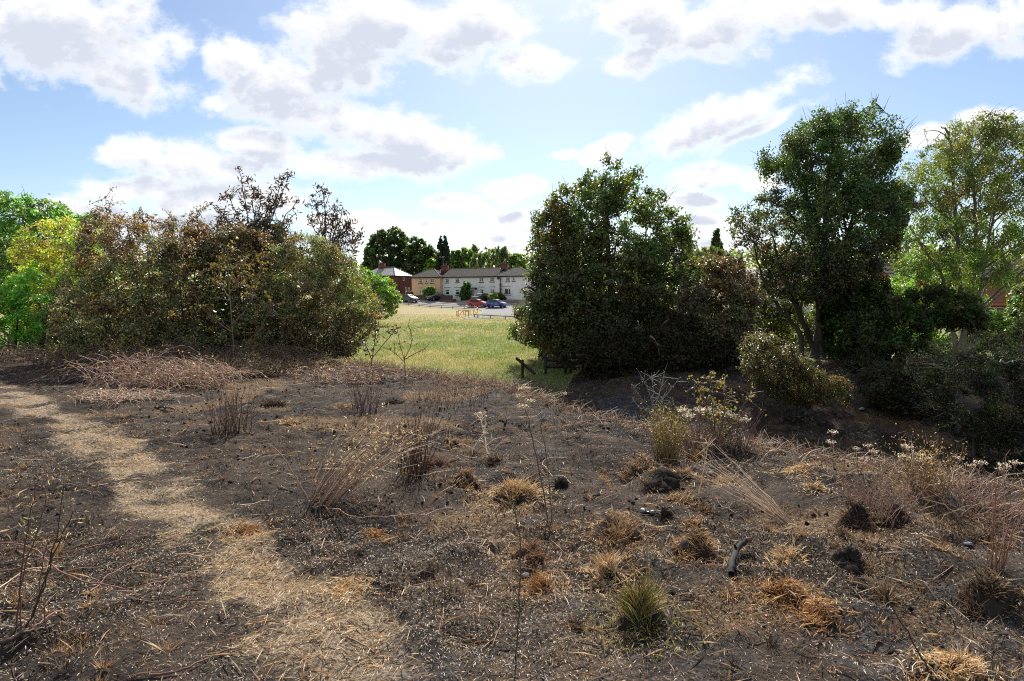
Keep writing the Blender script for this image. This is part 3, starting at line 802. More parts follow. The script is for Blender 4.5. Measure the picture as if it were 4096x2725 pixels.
plant('rusty_bush', 'half scorched rusty bush between the dark round tree and the tallest birch', 'bush',
      [(2725, 1040), (2790, 1005), (2880, 1005), (2960, 1030), (3020, 1100), (3030, 1200), (3010, 1350), (2980, 1440), (2700, 1460), (2690, 1200), (2720, 1100)],
      20.0, [[(2640, 1490), (2655, 1400), (2610, 1345), (2700, 1250), (2760, 1120)], [(2690, 1490), (2690, 1420), (2740, 1300), (2850, 1150)]], None,
      leaves=30000, leaf=(0.075, 0.05), clumps=340, clump_px=32, skirt=80, gap=0.2, seed=27, trunk_r=0.085, bark=(0.20, 0.16, 0.12), extra_twigs=400, leaf_mat='leaf_dull',
      colour=blend(None, [(lambda x, y: smooth(y, 1230, 1080) * smooth(x, 2750, 2900), [(0.14, 0.09, 0.04), (0.11, 0.075, 0.036)]), (lambda x, y: smooth(y, 1120, 1020) * smooth(x, 2900, 2740), BRIGHT), (lambda x, y: 0.7 + 0 * x, [(0.065, 0.07, 0.032), (0.085, 0.078, 0.04)])]))
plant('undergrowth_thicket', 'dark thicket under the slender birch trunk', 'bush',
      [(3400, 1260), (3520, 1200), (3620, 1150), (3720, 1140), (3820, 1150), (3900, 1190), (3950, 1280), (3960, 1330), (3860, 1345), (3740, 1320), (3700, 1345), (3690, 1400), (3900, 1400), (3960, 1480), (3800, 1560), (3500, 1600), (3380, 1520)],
      18.8, [[(3560, 1580), (3560, 1420), (3600, 1250)], [(3700, 1560), (3720, 1400), (3780, 1230)]], DKGREEN + [(0.05, 0.05, 0.025)], leaves=34000, leaf=(0.07, 0.05), clumps=380, clump_px=32, skirt=40, gap=0.1, leaf_mat='leaf_shaded', seed=28, trunk_r=0.05, extra_twigs=500)
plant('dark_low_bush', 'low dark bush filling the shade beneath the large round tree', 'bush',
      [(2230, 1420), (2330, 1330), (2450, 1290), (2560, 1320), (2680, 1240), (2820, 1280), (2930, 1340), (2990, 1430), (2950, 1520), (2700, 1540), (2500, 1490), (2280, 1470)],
      19.6, [[(2550, 1510), (2555, 1450), (2560, 1390)], [(2800, 1530), (2800, 1450), (2810, 1380)]], [(0.026, 0.028, 0.014), (0.036, 0.034, 0.018), (0.045, 0.038, 0.02)], leaves=24000, leaf=(0.075, 0.05), clumps=340, clump_px=30, skirt=50, gap=0.1, fill=1.5, leaf_mat='leaf_shaded', seed=29, trunk_r=0.04, extra_twigs=300)
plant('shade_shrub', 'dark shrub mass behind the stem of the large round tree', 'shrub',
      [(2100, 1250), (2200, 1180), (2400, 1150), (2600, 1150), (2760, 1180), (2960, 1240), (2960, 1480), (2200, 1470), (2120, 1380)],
      27.0, [[(2500, 1480), (2505, 1350), (2510, 1200)], [(2800, 1480), (2805, 1350), (2810, 1240)]], [(0.04, 0.05, 0.02), (0.05, 0.055, 0.026), (0.035, 0.04, 0.018)], leaves=20000, leaf=(0.17, 0.12), clumps=360, clump_px=36, gap=0.0, skirt=40, fill=1.4, leaf_mat='leaf_shaded', seed=37, trunk_r=0.05, extra_twigs=100)
plant('gully_bush', 'ochre and yellow-green low bush on the far slope of the gully', 'bush',
      [(2955, 1420), (2990, 1340), (3080, 1325), (3160, 1375), (3230, 1440), (3300, 1490), (3400, 1515), (3390, 1590), (3250, 1600), (3100, 1575), (2980, 1530)],
      15.0, [[(3130, 1620), (3130, 1500), (3100, 1400)], [(3180, 1620), (3220, 1540), (3320, 1540)]], [(0.075, 0.072, 0.024), (0.06, 0.062, 0.022), (0.10, 0.075, 0.028), (0.11, 0.065, 0.024), (0.036, 0.037, 0.02)], leaves=22000, leaf=(0.05, 0.026), clumps=320, clump_px=28, skirt=40, gap=0.2, seed=30, trunk_r=0.03, extra_twigs=700)
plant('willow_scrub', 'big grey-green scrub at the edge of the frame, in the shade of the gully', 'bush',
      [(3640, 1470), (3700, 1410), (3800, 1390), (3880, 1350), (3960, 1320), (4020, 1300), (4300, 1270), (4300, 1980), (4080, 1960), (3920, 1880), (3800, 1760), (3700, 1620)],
      11.5, [[(4000, 1900), (4000, 1700), (3980, 1450)], [(3900, 1800), (3880, 1650), (3820, 1500)], [(4100, 1900), (4120, 1650), (4150, 1400)]], [(0.026, 0.031, 0.018), (0.034, 0.039, 0.025), (0.02, 0.024, 0.014)], leaves=36000, leaf=(0.055, 0.018), clumps=420, clump_px=36, skirt=60, gap=0.2, leaf_mat='leaf_shaded', seed=31, trunk_r=0.035, extra_twigs=900)

plant('hawthorn_bush', 'dull olive hawthorn bush behind the scorched limb of the tallest birch', 'bush',
      [(2970, 1180), (3030, 1130), (3110, 1150), (3190, 1160), (3260, 1200), (3300, 1300), (3290, 1430), (2950, 1440), (2930, 1300)],
      26, [[(3110, 1460), (3110, 1330), (3115, 1200)]], [(0.07, 0.075, 0.026), (0.09, 0.085, 0.034), (0.055, 0.06, 0.022), (0.12, 0.15, 0.035)], leaves=22000, leaf=(0.085, 0.055), clumps=280, clump_px=26, gap=0.25, skirt=40, seed=33, trunk_r=0.06, extra_twigs=200)
plant('garden_hedge', 'green garden hedge in front of the brick bungalow, under the birch crown', 'hedge',
      [(3540, 1130), (3620, 1085), (3720, 1100), (3800, 1075), (3870, 1090), (3920, 1150), (3960, 1230), (3980, 1300), (3960, 1420), (3540, 1420)],
      33, [[(3750, 1420), (3750, 1320), (3755, 1200)]], GREEN + BRIGHT, leaves=22000, leaf=(0.12, 0.08), clumps=280, clump_px=26, gap=0.2, skirt=40, seed=34, trunk_r=0.06, extra_twigs=100)
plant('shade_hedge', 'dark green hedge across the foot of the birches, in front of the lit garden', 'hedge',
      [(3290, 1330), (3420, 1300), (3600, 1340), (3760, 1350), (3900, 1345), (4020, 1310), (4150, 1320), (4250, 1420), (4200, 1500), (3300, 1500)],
      25.5, [[(3700, 1490), (3705, 1430), (3710, 1380)], [(4100, 1490), (4105, 1430), (4110, 1370)]], [(0.05, 0.062, 0.026), (0.06, 0.075, 0.03), (0.07, 0.11, 0.03)], leaves=20000, leaf=(0.10, 0.07), clumps=320, clump_px=26, gap=0.05, skirt=40, fill=1.4, leaf_mat='leaf_shaded', seed=38, trunk_r=0.05)
plant('elder_bush', 'dark leafy bush at the frame edge between the brick bungalow and the dark scrub', 'bush',
      [(4050, 1180), (4090, 1130), (4180, 1100), (4300, 1100), (4300, 1400), (4060, 1400), (4030, 1280)],
      26, [[(4150, 1420), (4150, 1300), (4155, 1150)]], DKGREEN + GREEN, leaves=11000, leaf=(0.11, 0.075), clumps=160, clump_px=28, gap=0.2, skirt=40, seed=35, trunk_r=0.06, extra_twigs=100)
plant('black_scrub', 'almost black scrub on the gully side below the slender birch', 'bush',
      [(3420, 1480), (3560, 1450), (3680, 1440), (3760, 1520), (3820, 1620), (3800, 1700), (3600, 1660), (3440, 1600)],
      15.5, [[(3620, 1680), (3620, 1580), (3630, 1480)]], [(0.034, 0.038, 0.02), (0.045, 0.045, 0.026), (0.06, 0.052, 0.032)], leaves=14000, leaf=(0.06, 0.035), clumps=220, clump_px=30, gap=0.2, skirt=40, leaf_mat='leaf_shaded', seed=36, trunk_r=0.03, extra_twigs=300)

# ---- beyond the houses
plant('sycamore', 'big round dark tree behind the red brick house', 'tree',
      [(1450, 1040), (1465, 985), (1480, 955), (1510, 930), (1540, 920), (1575, 910), (1610, 920), (1628, 945), (1640, 990), (1645, 1110), (1500, 1120), (1450, 1100)],
      162, [[(1555, 1190), (1555, 1050), (1560, 940)]], DKGREEN + [(0.04, 0.075, 0.02)], leaves=24000, leaf=(0.48, 0.38), clumps=380, clump_px=11, gap=0.05, skirt=30, fill=1.5, seed=41, trunk_r=0.5, depth=0.9)
plant('sycamore', 'dark rounded tree just behind the cream house end', 'tree',
      [(1615, 1010), (1630, 965), (1660, 948), (1690, 955), (1705, 975), (1730, 985), (1748, 1000), (1752, 1110), (1610, 1115)],
      156, [[(1680, 1190), (1680, 1060), (1680, 970)]], DKGREEN + [(0.045, 0.085, 0.02)], leaves=16000, leaf=(0.45, 0.36), clumps=280, clump_px=10, gap=0.05, skirt=30, fill=1.5, seed=42, trunk_r=0.4, depth=0.9)
plant('light_tree', 'light green leafy tree low behind the first chimney', 'tree',
      [(1690, 1075), (1705, 1045), (1730, 1030), (1752, 1040), (1752, 1110), (1690, 1112)],
      151, [[(1725, 1190), (1725, 1100), (1725, 1050)]], BRIGHT, leaves=3500, leaf=(0.4, 0.3), clumps=80, clump_px=8, seed=43, trunk_r=0.2)
for i, (poly, tx) in enumerate([([(1742, 1110), (1746, 1030), (1750, 985), (1756, 950), (1761, 930), (1766, 945), (1772, 985), (1778, 1110)], 1761),
                                ([(1766, 1110), (1770, 1000), (1774, 955), (1779, 931), (1785, 950), (1793, 985), (1801, 1020), (1806, 1110)], 1780)]):
    plant('conifer', ['narrow dark conifer, first of the pair behind the terrace', 'narrow dark conifer, wider second of the pair behind the terrace'][i], 'tree', poly, 150,
          [[(tx, 1190), (tx, 1050), (tx, 940)]], [(0.018, 0.030, 0.014), (0.026, 0.040, 0.018), (0.014, 0.022, 0.012)], leaves=9000, leaf=(0.45, 0.2), clumps=170, clump_px=7, gap=0.05, skirt=30, fill=1.5, seed=44 + i, trunk_r=0.25, droop=0.9, limbs=20, group='pair of conifers')
plant('mixed_tree', 'mid green tree behind the terrace roof beside the conifers', 'tree',
      [(1798, 1110), (1800, 1010), (1815, 998), (1840, 1000), (1862, 990), (1880, 1000), (1890, 1010), (1890, 1110)],
      165, [[(1845, 1190), (1845, 1080), (1845, 1010)]], GREEN + [(0.085, 0.13, 0.03)], leaves=8000, leaf=(0.5, 0.35), clumps=170, clump_px=9, gap=0.05, skirt=30, fill=1.5, seed=47, trunk_r=0.3)
plant('thin_tree', 'thin topped tree rising above the green trees behind the terrace', 'tree',
      [(1884, 1030), (1886, 990), (1893, 978), (1904, 980), (1912, 995), (1914, 1030)],
      170, [[(1899, 1190), (1899, 1080), (1899, 985)]], OLIVE, leaves=1600, leaf=(0.45, 0.3), clumps=40, clump_px=7, seed=48, trunk_r=0.2)
plant('willow', 'grey-green weeping willow behind the second chimney', 'tree',
      [(1872, 1110), (1878, 1040), (1900, 1015), (1930, 1005), (1955, 1000), (1985, 985), (2005, 982), (2025, 985), (2032, 1010), (2050, 1015), (2060, 1050), (2060, 1110)],
      160, [[(1970, 1190), (1970, 1080), (1975, 1000)]], [(0.075, 0.095, 0.04), (0.06, 0.08, 0.035), (0.09, 0.11, 0.04)], leaves=12000, leaf=(0.6, 0.16), clumps=210, clump_px=9, gap=0.05, skirt=30, fill=1.5, seed=49, trunk_r=0.35, droop=2.2, stretch=1.5)
plant('bright_tree', 'bright green tree behind the terrace, partly covered by the large round tree', 'tree',
      [(2030, 1110), (2035, 1030), (2055, 1015), (2080, 1015), (2110, 1020), (2130, 1110)],
      158, [[(2080, 1190), (2080, 1100), (2080, 1030)]], GREEN + [(0.10, 0.15, 0.03)], leaves=5000, leaf=(0.45, 0.32), clumps=110, clump_px=9, gap=0.05, skirt=30, fill=1.5, seed=50, trunk_r=0.3)
plant('poplar', 'slim poplar standing on the skyline between the round tree and the tallest birch', 'tree',
      [(2842, 1010), (2846, 970), (2852, 945), (2858, 922), (2866, 912), (2875, 922), (2884, 950), (2892, 985), (2892, 1010)],
      150, [[(2867, 1190), (2867, 1050), (2867, 925)]], DKGREEN, leaves=5000, leaf=(0.42, 0.28), clumps=120, clump_px=7, seed=51, trunk_r=0.25)
plant('poplar', 'dark poplar peeping out behind the edge of the large round tree', 'tree',
      [(2725, 1020), (2728, 950), (2740, 925), (2755, 930), (2768, 965), (2772, 1020)],
      140, [[(2750, 1190), (2750, 1060), (2750, 935)]], DKGREEN + OLIVE, leaves=4500, leaf=(0.42, 0.28), clumps=100, clump_px=8, seed=52, trunk_r=0.25)
plant('willow', 'pale willow on the skyline under the slim poplar', 'tree',
      [(2690, 1120), (2700, 1040), (2740, 1000), (2790, 985), (2840, 980), (2880, 990), (2905, 1010), (2960, 1025), (2990, 1120)],
      112, [[(2840, 1190), (2840, 1080), (2845, 1000)]], [(0.095, 0.12, 0.04), (0.075, 0.10, 0.035)], leaves=11000, leaf=(0.42, 0.12), clumps=200, clump_px=13, seed=53, trunk_r=0.3, droop=2.0, stretch=1.4)
def far_wood():
    rng = np.random.default_rng(60); n = 26000
    x = rng.uniform(-330, 420, n); top = 7 + 9 * fbm(x * 0.03, x * 0, 5, 4) + 4 * fbm(x * 0.2, x * 0, 8, 2)
    y = 205 + rng.uniform(-4, 18, n)
    z = ground_z(x, y) + top * rng.random(n) ** 0.8
    nrm = unit(rng.normal(0, 0.7, (n, 3)) + np.array([0, -0.3, 0.6]))
    ax = unit(np.cross(nrm, rng.normal(0, 1, (n, 3))))
    col = pick(rng, n, GREEN + DKGREEN + OLIVE)
    g = Geo().add(*leaf_mesh(np.stack([x, y, z], -1), ax, nrm, rng.uniform(1.2, 2.6, n), rng.uniform(.9, 1.8, n), col))
    g.build('far_wood', M['leaf'], kind='stuff')
far_wood()
# ------------------------------------------------------------------ houses
def mat_brick(name, c1, c2, mortar, scale=1.0):
    m, nt, out = material(name)
    tc = nnode(nt, 'ShaderNodeTexCoord').outputs['Object']
    sp = nnode(nt, 'ShaderNodeSeparateXYZ'); nt.links.new(tc, sp.inputs[0])
    cb = nnode(nt, 'ShaderNodeCombineXYZ')
    nt.links.new(nmath(nt, 'ADD', sp.outputs[0], sp.outputs[1]), cb.inputs[0]); nt.links.new(sp.outputs[2], cb.inputs[1])
    b = nnode(nt, 'ShaderNodeTexBrick')
    nt.links.new(cb.outputs[0], b.inputs['Vector'])
    b.inputs['Color1'].default_value = (*c1, 1); b.inputs['Color2'].default_value = (*c2, 1); b.inputs['Mortar'].default_value = (*mortar, 1)
    b.inputs['Scale'].default_value = scale; b.inputs['Brick Width'].default_value = 0.225; b.inputs['Row Height'].default_value = 0.075; b.inputs['Mortar Size'].default_value = 0.008
    n = nnoise(nt, 1.3, 5)
    c = nmix(nt, 0.5, b.outputs[0], nramp(nt, n, [(0.3, (0.6, 0.6, 0.6)), (0.7, (1.2, 1.2, 1.2))]), 'MULTIPLY')
    principled(nt, out, c, 0.85, 0.2)
    return m
def mat_render(name, col, stain):
    m, nt, out = material(name)
    tc = nnode(nt, 'ShaderNodeTexCoord').outputs['Object']
    mp = nnode(nt, 'ShaderNodeMapping'); mp.inputs['Scale'].default_value = (2.2, 2.2, 0.35); nt.links.new(tc, mp.inputs[0])
    n = nnoise(nt, 1.0, 6, 0.6, mp.outputs[0]); n2 = nnoise(nt, 60, 3, 0.6)
    c = nmix(nt, nramp(nt, n, [(0.52, (0, 0, 0)), (0.85, (1, 1, 1))]), col, stain)
    principled(nt, out, c, 0.9, 0.2, 0, nbump(nt, n2, 0.4, 0.02))
    return m
MH = {
    'cream': mat_render('cream painted render', (0.70, 0.46, 0.28), (0.55, 0.37, 0.23)),
    'white': mat_render('white painted render', (0.80, 0.78, 0.74), (0.60, 0.57, 0.52)),
    'brick': mat_brick('dark red brick', (0.17, 0.060, 0.042), (0.12, 0.042, 0.032), (0.14, 0.10, 0.085)),
    'orange_brick': mat_brick('orange red brick', (0.36, 0.115, 0.06), (0.28, 0.09, 0.05), (0.25, 0.19, 0.15)),
    'tile': mat_plain('grey brown concrete roof tiles', (0.125, 0.108, 0.098), 0.85, 0.2, 0, 0.35, 2.2),
    'grey_tile': mat_plain('pale grey smooth roof tiles', (0.26, 0.25, 0.245), 0.55, 0.5, 0, 0.3, 1.6),
    'ridge': mat_plain('dark ridge tiles', (0.055, 0.050, 0.048), 0.8, 0.3),
    'upvc': mat_plain('white window plastic', (0.88, 0.88, 0.87), 0.35, 0.5, 0, 0.04),
    'glass': mat_plain('dark window glass', (0.018, 0.021, 0.023), 0.08, 0.5, 0, 0.5, 1.1),
    'net': mat_plain('glass with pale curtains behind', (0.075, 0.082, 0.082), 0.12, 0.6, 0, 0.5, 3.0),
    'red_sill': mat_plain('dark red sill', (0.13, 0.035, 0.032), 0.7, 0.3),
    'black': mat_plain('black gutter plastic', (0.016, 0.015, 0.015), 0.45, 0.4),
    'lead': mat_plain('pale lead flashing', (0.52, 0.52, 0.53), 0.5, 0.5),
    'clay': mat_plain('clay chimney pot', (0.32, 0.15, 0.09), 0.8, 0.2),
    'steel': mat_plain('galvanised aerial', (0.33, 0.33, 0.34), 0.4, 0.5, 0.7),
    'door': mat_plain('pale grey door', (0.50, 0.50, 0.51), 0.4, 0.4, 0, 0.08),
    'wood_dark': mat_plain('weathered dark fence wood', (0.075, 0.058, 0.046), 0.9, 0.2, 0, 0.4, 9, 0.4),
    'wood_grey': mat_plain('weathered grey timber', (0.20, 0.165, 0.125), 0.85, 0.2, 0, 0.4, 12, 0.4),
    'wood_new': mat_plain('fresh yellow timber', (0.52, 0.33, 0.13), 0.75, 0.25, 0, 0.22, 12, 0.3),
    'wood_red': mat_plain('red brown stained rail', (0.24, 0.12, 0.06), 0.75, 0.25, 0, 0.3, 12, 0.3),
    'wood_burnt': mat_plain('charred timber', (0.028, 0.024, 0.021), 0.85, 0.25, 0, 0.5, 14, 0.4),
    'concrete': mat_plain('pale concrete', (0.36, 0.34, 0.31), 0.9, 0.2, 0, 0.25, 8, 0.3),
    'asphalt': mat_plain('sun bleached asphalt', (0.17, 0.163, 0.162), 0.9, 0.25, 0, 0.18, 3.5, 0.3),
    'pave': mat_plain('paving slabs', (0.24, 0.225, 0.21), 0.9, 0.2, 0, 0.2, 2.0),
}
def z2(X, Y): return 1600 + X / 4.9104, 1020 + Y / 4.9111
def facade(px, py, s0=0.0):
    """along and height of the point where a sight line meets the plane s0 metres in front of the terrace"""
    r = rays(px, py); t = (s0 + FA @ EN) / (r[:2] @ EN)
    p = r * t
    return float((p[:2] - FA) @ EX), float(p[2] + EYE)
def fworld(a, s, z=None):
    p = FA + a * EX + s * EN
    return np.array([p[0], p[1], float(ground_z(p[0], p[1])) if z is None else z])

def wall_with_holes(g, x0, x1, z0, z1, y, holes, depth=0.14):
    xs = sorted({x0, x1, *[v for h in holes for v in h[:2] if x0 < v < x1]})
    zs = sorted({z0, z1, *[v for h in holes for v in h[2:] if z0 < v < z1]})
    for i in range(len(xs) - 1):
        for j in range(len(zs) - 1):
            mx, mz = (xs[i] + xs[i + 1]) / 2, (zs[j] + zs[j + 1]) / 2
            if any(h[0] < mx < h[1] and h[2] < mz < h[3] for h in holes): continue
            g.quad((xs[i], y, zs[j]), (xs[i + 1], y, zs[j]), (xs[i + 1], y, zs[j + 1]), (xs[i], y, zs[j + 1]))
    for a, b, c, d in holes:
        for q in (((a, c), (b, c)), ((b, c), (b, d)), ((b, d), (a, d)), ((a, d), (a, c))):
            (p0, q0), (p1, q1) = q
            g.quad((p0, y, q0), (p1, y, q1), (p1, y + depth, q1), (p0, y + depth, q0))
def window(root, h, y, style, sill, glass='glass', name='window'):
    a, b, c, d = h; t = 0.115; g = Geo()
    e = 0.002
    yf0, yf1 = y + 0.035, y + 0.10
    g.box(a + e, b - e, yf0, yf1, c + e, c + t); g.box(a + e, b - e, yf0, yf1, d - t, d - e)
    g.box(a + e, a + t, yf0, yf1, c + t, d - t); g.box(b - t, b - e, yf0, yf1, c + t, d - t)
    if 'M' in style: m = (a + b) / 2 if 'c' in style else a + (b - a) * (0.66 if 'r' in style else 0.48); g.box(m - .045, m + .045, yf0 + .004, yf1 - .004, c + t, d - t)
    if 'T' in style:
        q = c + (d - c) * 0.62; x1 = (a + b) / 2 - .05 if 'M' in style else b - t
        g.box(a + t, x1, yf0 + .006, yf1 - .006, q - .05, q + .05)
    w = g.build(name, MH['upvc'], root)
    Geo().quad((a + t - .01, y + .075, c + t - .01), (b - t + .01, y + .075, c + t - .01), (b - t + .01, y + .075, d - t + .01), (a + t - .01, y + .075, d - t + .01)).build('pane', MH[glass], w)
    if sill: Geo().box(a - .09, b + .09, y - .09, y + .034, c - .15, c - .004).build('sill', MH[sill], w)
    return w
def courses(g, a, b, c, d, n, lift=0.085):
    """tiled slope: bottom edge a-b, top edge d-c, laid in overlapping courses"""
    a, b, c, d = [np.asarray(v, float) for v in (a, b, c, d)]
    nrm = np.cross(b - a, d - a); nrm = nrm / np.linalg.norm(nrm)
    if nrm[2] < 0: nrm = -nrm
    for i in range(n):
        t0, t1 = i / n, (i + 1) / n
        p0, p1 = a + (d - a) * t0 + nrm * lift, b + (c - b) * t0 + nrm * lift
        q0, q1 = a + (d - a) * t1, b + (c - b) * t1
        g.quad(p0, p1, q1, q0)
        g.quad(a + (d - a) * t0, b + (c - b) * t0, p1, p0)
def ridge_tube(g, p, q, r=0.11):
    n = max(3, int(np.linalg.norm(np.asarray(q, float) - p) / 0.4) * 2 + 1)
    P = np.linspace(p, q, n); R = np.where(np.arange(n) % 2 == 0, r, r * 0.8)
    g.add(*tubes(P[None], R[None], 6))
def chimney(root, x0, x1, y0, y1, z0, z1, mat, pots=2, aerial=False):
    g = Geo().box(x0, x1, y0, y1, z0, z1).box(x0 - .07, x1 + .07, y0 - .07, y1 + .07, z1 - .22, z1 - .10).box(x0 - .04, x1 + .04, y0 - .04, y1 + .04, z1 - .10, z1 + .02)
    c = g.build('chimney', MH[mat], root)
    for k in range(pots):
        xx = x0 + (x1 - x0) * (k + 0.7) / (pots + 0.4); ym = (y0 + y1) / 2
        t = np.array([(xx, ym, z1), (xx, ym, z1 + .12), (xx, ym, z1 + .38), (xx, ym, z1 + .46)])
        Geo().add(*tubes(t[None], np.array([[.15, .12, .115, .14]]), 10)).build('pot', MH['clay'], c)
    if aerial:
        xm, ym = x0 + .25, (y0 + y1) / 2
        g = Geo().add(*tube([(xm, ym, z1 - .6), (xm, ym, z1 + 2.0)], .03, k=5))
        g.add(*tube([(xm - .75, ym - .2, z1 + 1.85), (xm + .35, ym + .1, z1 + 1.9)], .025, k=4))
        for k in range(6):
            xx = xm - .7 + k * .19
            g.add(*tube([(xx, ym - .45, z1 + 1.86), (xx, ym + .15, z1 + 1.86)], .014, k=4))
        g.build('aerial', MH['steel'], c)
    return c
def house_root(name, label, a0, s0, zg):
    w = fworld(a0, s0, zg)
    return empty(name, w, -TH, label=label, cat='house', group='terrace of rendered houses')
def rect(X0, Y0, X1, Y1, s0, a_off, zg):
    a0, zt = facade(*z2(X0, Y0), s0); a1, zb = facade(*z2(X1, Y1), s0)
    return (a0 - a_off, a1 - a_off, zb - zg, zt - zg)
ZG = 0.55
S_W = 0.9
aL = facade(1646.5, 1110, S_W)[0]; aR = facade(1760, 1110, S_W)[0]
aM = facade(1857, 1105)[0]; aR2 = facade(1989, 1103)[0]; aEnd = aR2 + 8.2
ZE = facade(1700, 1109.5, S_W)[1] - ZG            # eaves height above ground
ZRIDGE = facade(1760, 1077.5, -3.6)[1] - ZG
BACK = 7.6

def hip_wing(root, w, front, lr0, lr1, tile='tile', n=13):
    """hipped roof over a wing: front eave at y=-ov, ridge between x=lr0 and lr1 at y=front"""
    ov = 0.28; e = ZE + 0.02; y0, yb = -ov, front * 2 + ov
    A, B, Cc, D = (-ov, y0, e), (w + ov, y0, e), (w + ov, yb, e), (-ov, yb, e)
    R0, R1 = (lr0, front, ZRIDGE), (lr1, front, ZRIDGE)
    g = Geo()
    courses(g, A, B, R1, R0, n); courses(g, D, A, R0, R0, n); courses(g, B, Cc, R1, R1, n); courses(g, Cc, D, R0, R1, n)
    rf = g.build('roof', MH[tile], root)
    r = Geo()
    for p, q in ((A, R0), (B, R1), (R0, R1), (D, R0)): ridge_tube(r, np.array(p) + (0, 0, .05), np.array(q) + (0, 0, .05))
    r.build('ridge_tiles', MH['ridge'], rf)
    Geo().box(-ov - .05, w + ov + .05, y0 - .11, y0 - .003, e - .20, e - .02).build('gutter', MH['black'], root)
    return rf

# cream end house
r1 = house_root('terraced_house', 'cream end house of the terrace with a hipped roof, behind the round hedge', aL, S_W, ZG); w1 = aR - aL
H = [rect(365, 470, 440, 555, S_W, aL, ZG), rect(500, 468, 545, 548, S_W, aL, ZG), rect(593, 465, 668, 550, S_W, aL, ZG)]
D1 = rect(385, 690, 426, 835, S_W, aL, ZG); D1 = (D1[0], D1[1], 0.02, D1[3])
g = Geo(); wall_with_holes(g, 0, w1, -1.2, ZE, 0, H + [D1])
g.quad((0, 0, -1.2), (0, BACK, -1.2), (0, BACK, ZE), (0, 0, ZE)); g.quad((w1, 0, -1.2), (w1, BACK, -1.2), (w1, BACK, ZE), (w1, 0, ZE)); g.quad((0, BACK, -1.2), (w1, BACK, -1.2), (w1, BACK, ZE), (0, BACK, ZE))
g.build('wall', MH['cream'], r1)
window(r1, H[0], 0, 'T', 'red_sill', 'net'); window(r1, H[1], 0, 'T', 'red_sill'); window(r1, H[2], 0, 'Mc', 'red_sill', 'net')
window(r1, D1, 0, 'T', None, 'glass', 'door')
Geo().box(D1[0] - .25, D1[1] + .25, -.05, -.003, D1[3] + .42, D1[3] + .52).build('lintel', MH['concrete'], r1)
ra = [facade(p, 1077.5, -3.6)[0] - aL for p in (1718, 1737)]
hip_wing(r1, w1, S_W + 3.6, ra[0], ra[1])

def mid_house(label, a0, a1, wins, doorrect, canopy, sill_lower, pipe, chim, sill='ridge'):
    r = house_root('terraced_house', label, a0, 0.0, ZG); w = a1 - a0
    holes = [rect(*q, 0, a0, ZG) for q, *_ in wins]
    g = Geo(); dh = []; 
    if doorrect: d = rect(*doorrect, 0, a0, ZG); d = (d[0], d[1], 0.02, d[3]); dh = [d]
    wall_with_holes(g, 0, w, -1.2, ZE, 0, holes + dh)
    g.quad((0, 0.0, -1.2), (0, BACK, -1.2), (0, BACK, ZE), (0, 0.0, ZE)); g.quad((w, 0.0, -1.2), (w, BACK, -1.2), (w, BACK, ZE), (w, 0.0, ZE)); g.quad((0, BACK, -1.2), (w, BACK, -1.2), (w, BACK, ZE), (0, BACK, ZE))
    g.build('wall', MH['white'], r)
    for h, (q, style, sl, gl) in zip(holes, wins): window(r, h, 0, style, sl, gl)
    for h, (q, style, sl, gl) in zip(holes, wins):
        if h[3] < 3.3: Geo().box(h[0] - .3, h[1] + .3, -.05, -.003, h[3] + .42, h[3] + .53).build('lintel', MH['concrete'], r)
    if doorrect:
        do = Geo().box(d[0] + .003, d[1] - .003, .05, .10, d[2], d[3] - .003).build('door', MH['door'], r)
        for f0, f1 in ((.22, .42), (.58, .78)):
            Geo().box(d[0] + (d[1] - d[0]) * f0, d[0] + (d[1] - d[0]) * f1, .04, .049, d[2] + .95, d[3] - .3).build('pane', MH['glass'], do)
        Geo().box(d[1] - .16, d[1] - .11, .02, .049, d[2] + .95, d[2] + 1.08).build('handle', MH['steel'], do)
        Geo().box(d[0] - .35, d[1] + .75, -.75, -.003, d[3] + .32, d[3] + .46).box(d[1] + .55, d[1] + .65, -.6, -.003, d[3] + .02, d[3] + .317).build('porch_roof', MH['ridge'], r)
    g = Geo(); ov = .3
    courses(g, (0, -ov, ZE + .02), (w, -ov, ZE + .02), (w, 3.6, ZRIDGE), (0, 3.6, ZRIDGE), 13)
    courses(g, (w, BACK + ov, ZE + .02), (0, BACK + ov, ZE + .02), (0, 3.6, ZRIDGE), (w, 3.6, ZRIDGE), 13)
    rf = g.build('roof', MH['tile'], r)
    q = Geo(); ridge_tube(q, np.array((0, 3.6, ZRIDGE + .05)), np.array((w, 3.6, ZRIDGE + .05))); q.build('ridge_tiles', MH['ridge'], rf)
    Geo().box(0, w, -ov - .11, -ov - .003, ZE - .18, ZE + .0).build('gutter', MH['black'], r)
    if pipe is not None: Geo().add(*tube([(pipe, -.06, -.3), (pipe, -.06, ZE - .15)], .06, k=6)).build('downpipe', MH['black'], r)
    if chim:
        c0, c1 = [facade(p, 1070, -3.6)[0] - a0 for p in chim[:2]]
        ztop = facade(chim[0], chim[2], -3.6)[1] - ZG
        chimney(r, c0, c1, 3.1, 4.0, ZRIDGE - .9, ztop, 'brick', 2, chim[3])
        Geo().quad((c0 - .12, 2.9, ZRIDGE - .29), (c0 - .004, 2.9, ZRIDGE - .29), (c0 - .004, 3.6, ZRIDGE + .12), (c0 - .12, 3.6, ZRIDGE + .12)).build('flashing', MH['lead'], rf)
        Geo().quad((c1 + .004, 2.9, ZRIDGE - .29), (c1 + .12, 2.9, ZRIDGE - .29), (c1 + .12, 3.6, ZRIDGE + .12), (c1 + .004, 3.6, ZRIDGE + .12)).build('flashing', MH['lead'], rf)
    return r
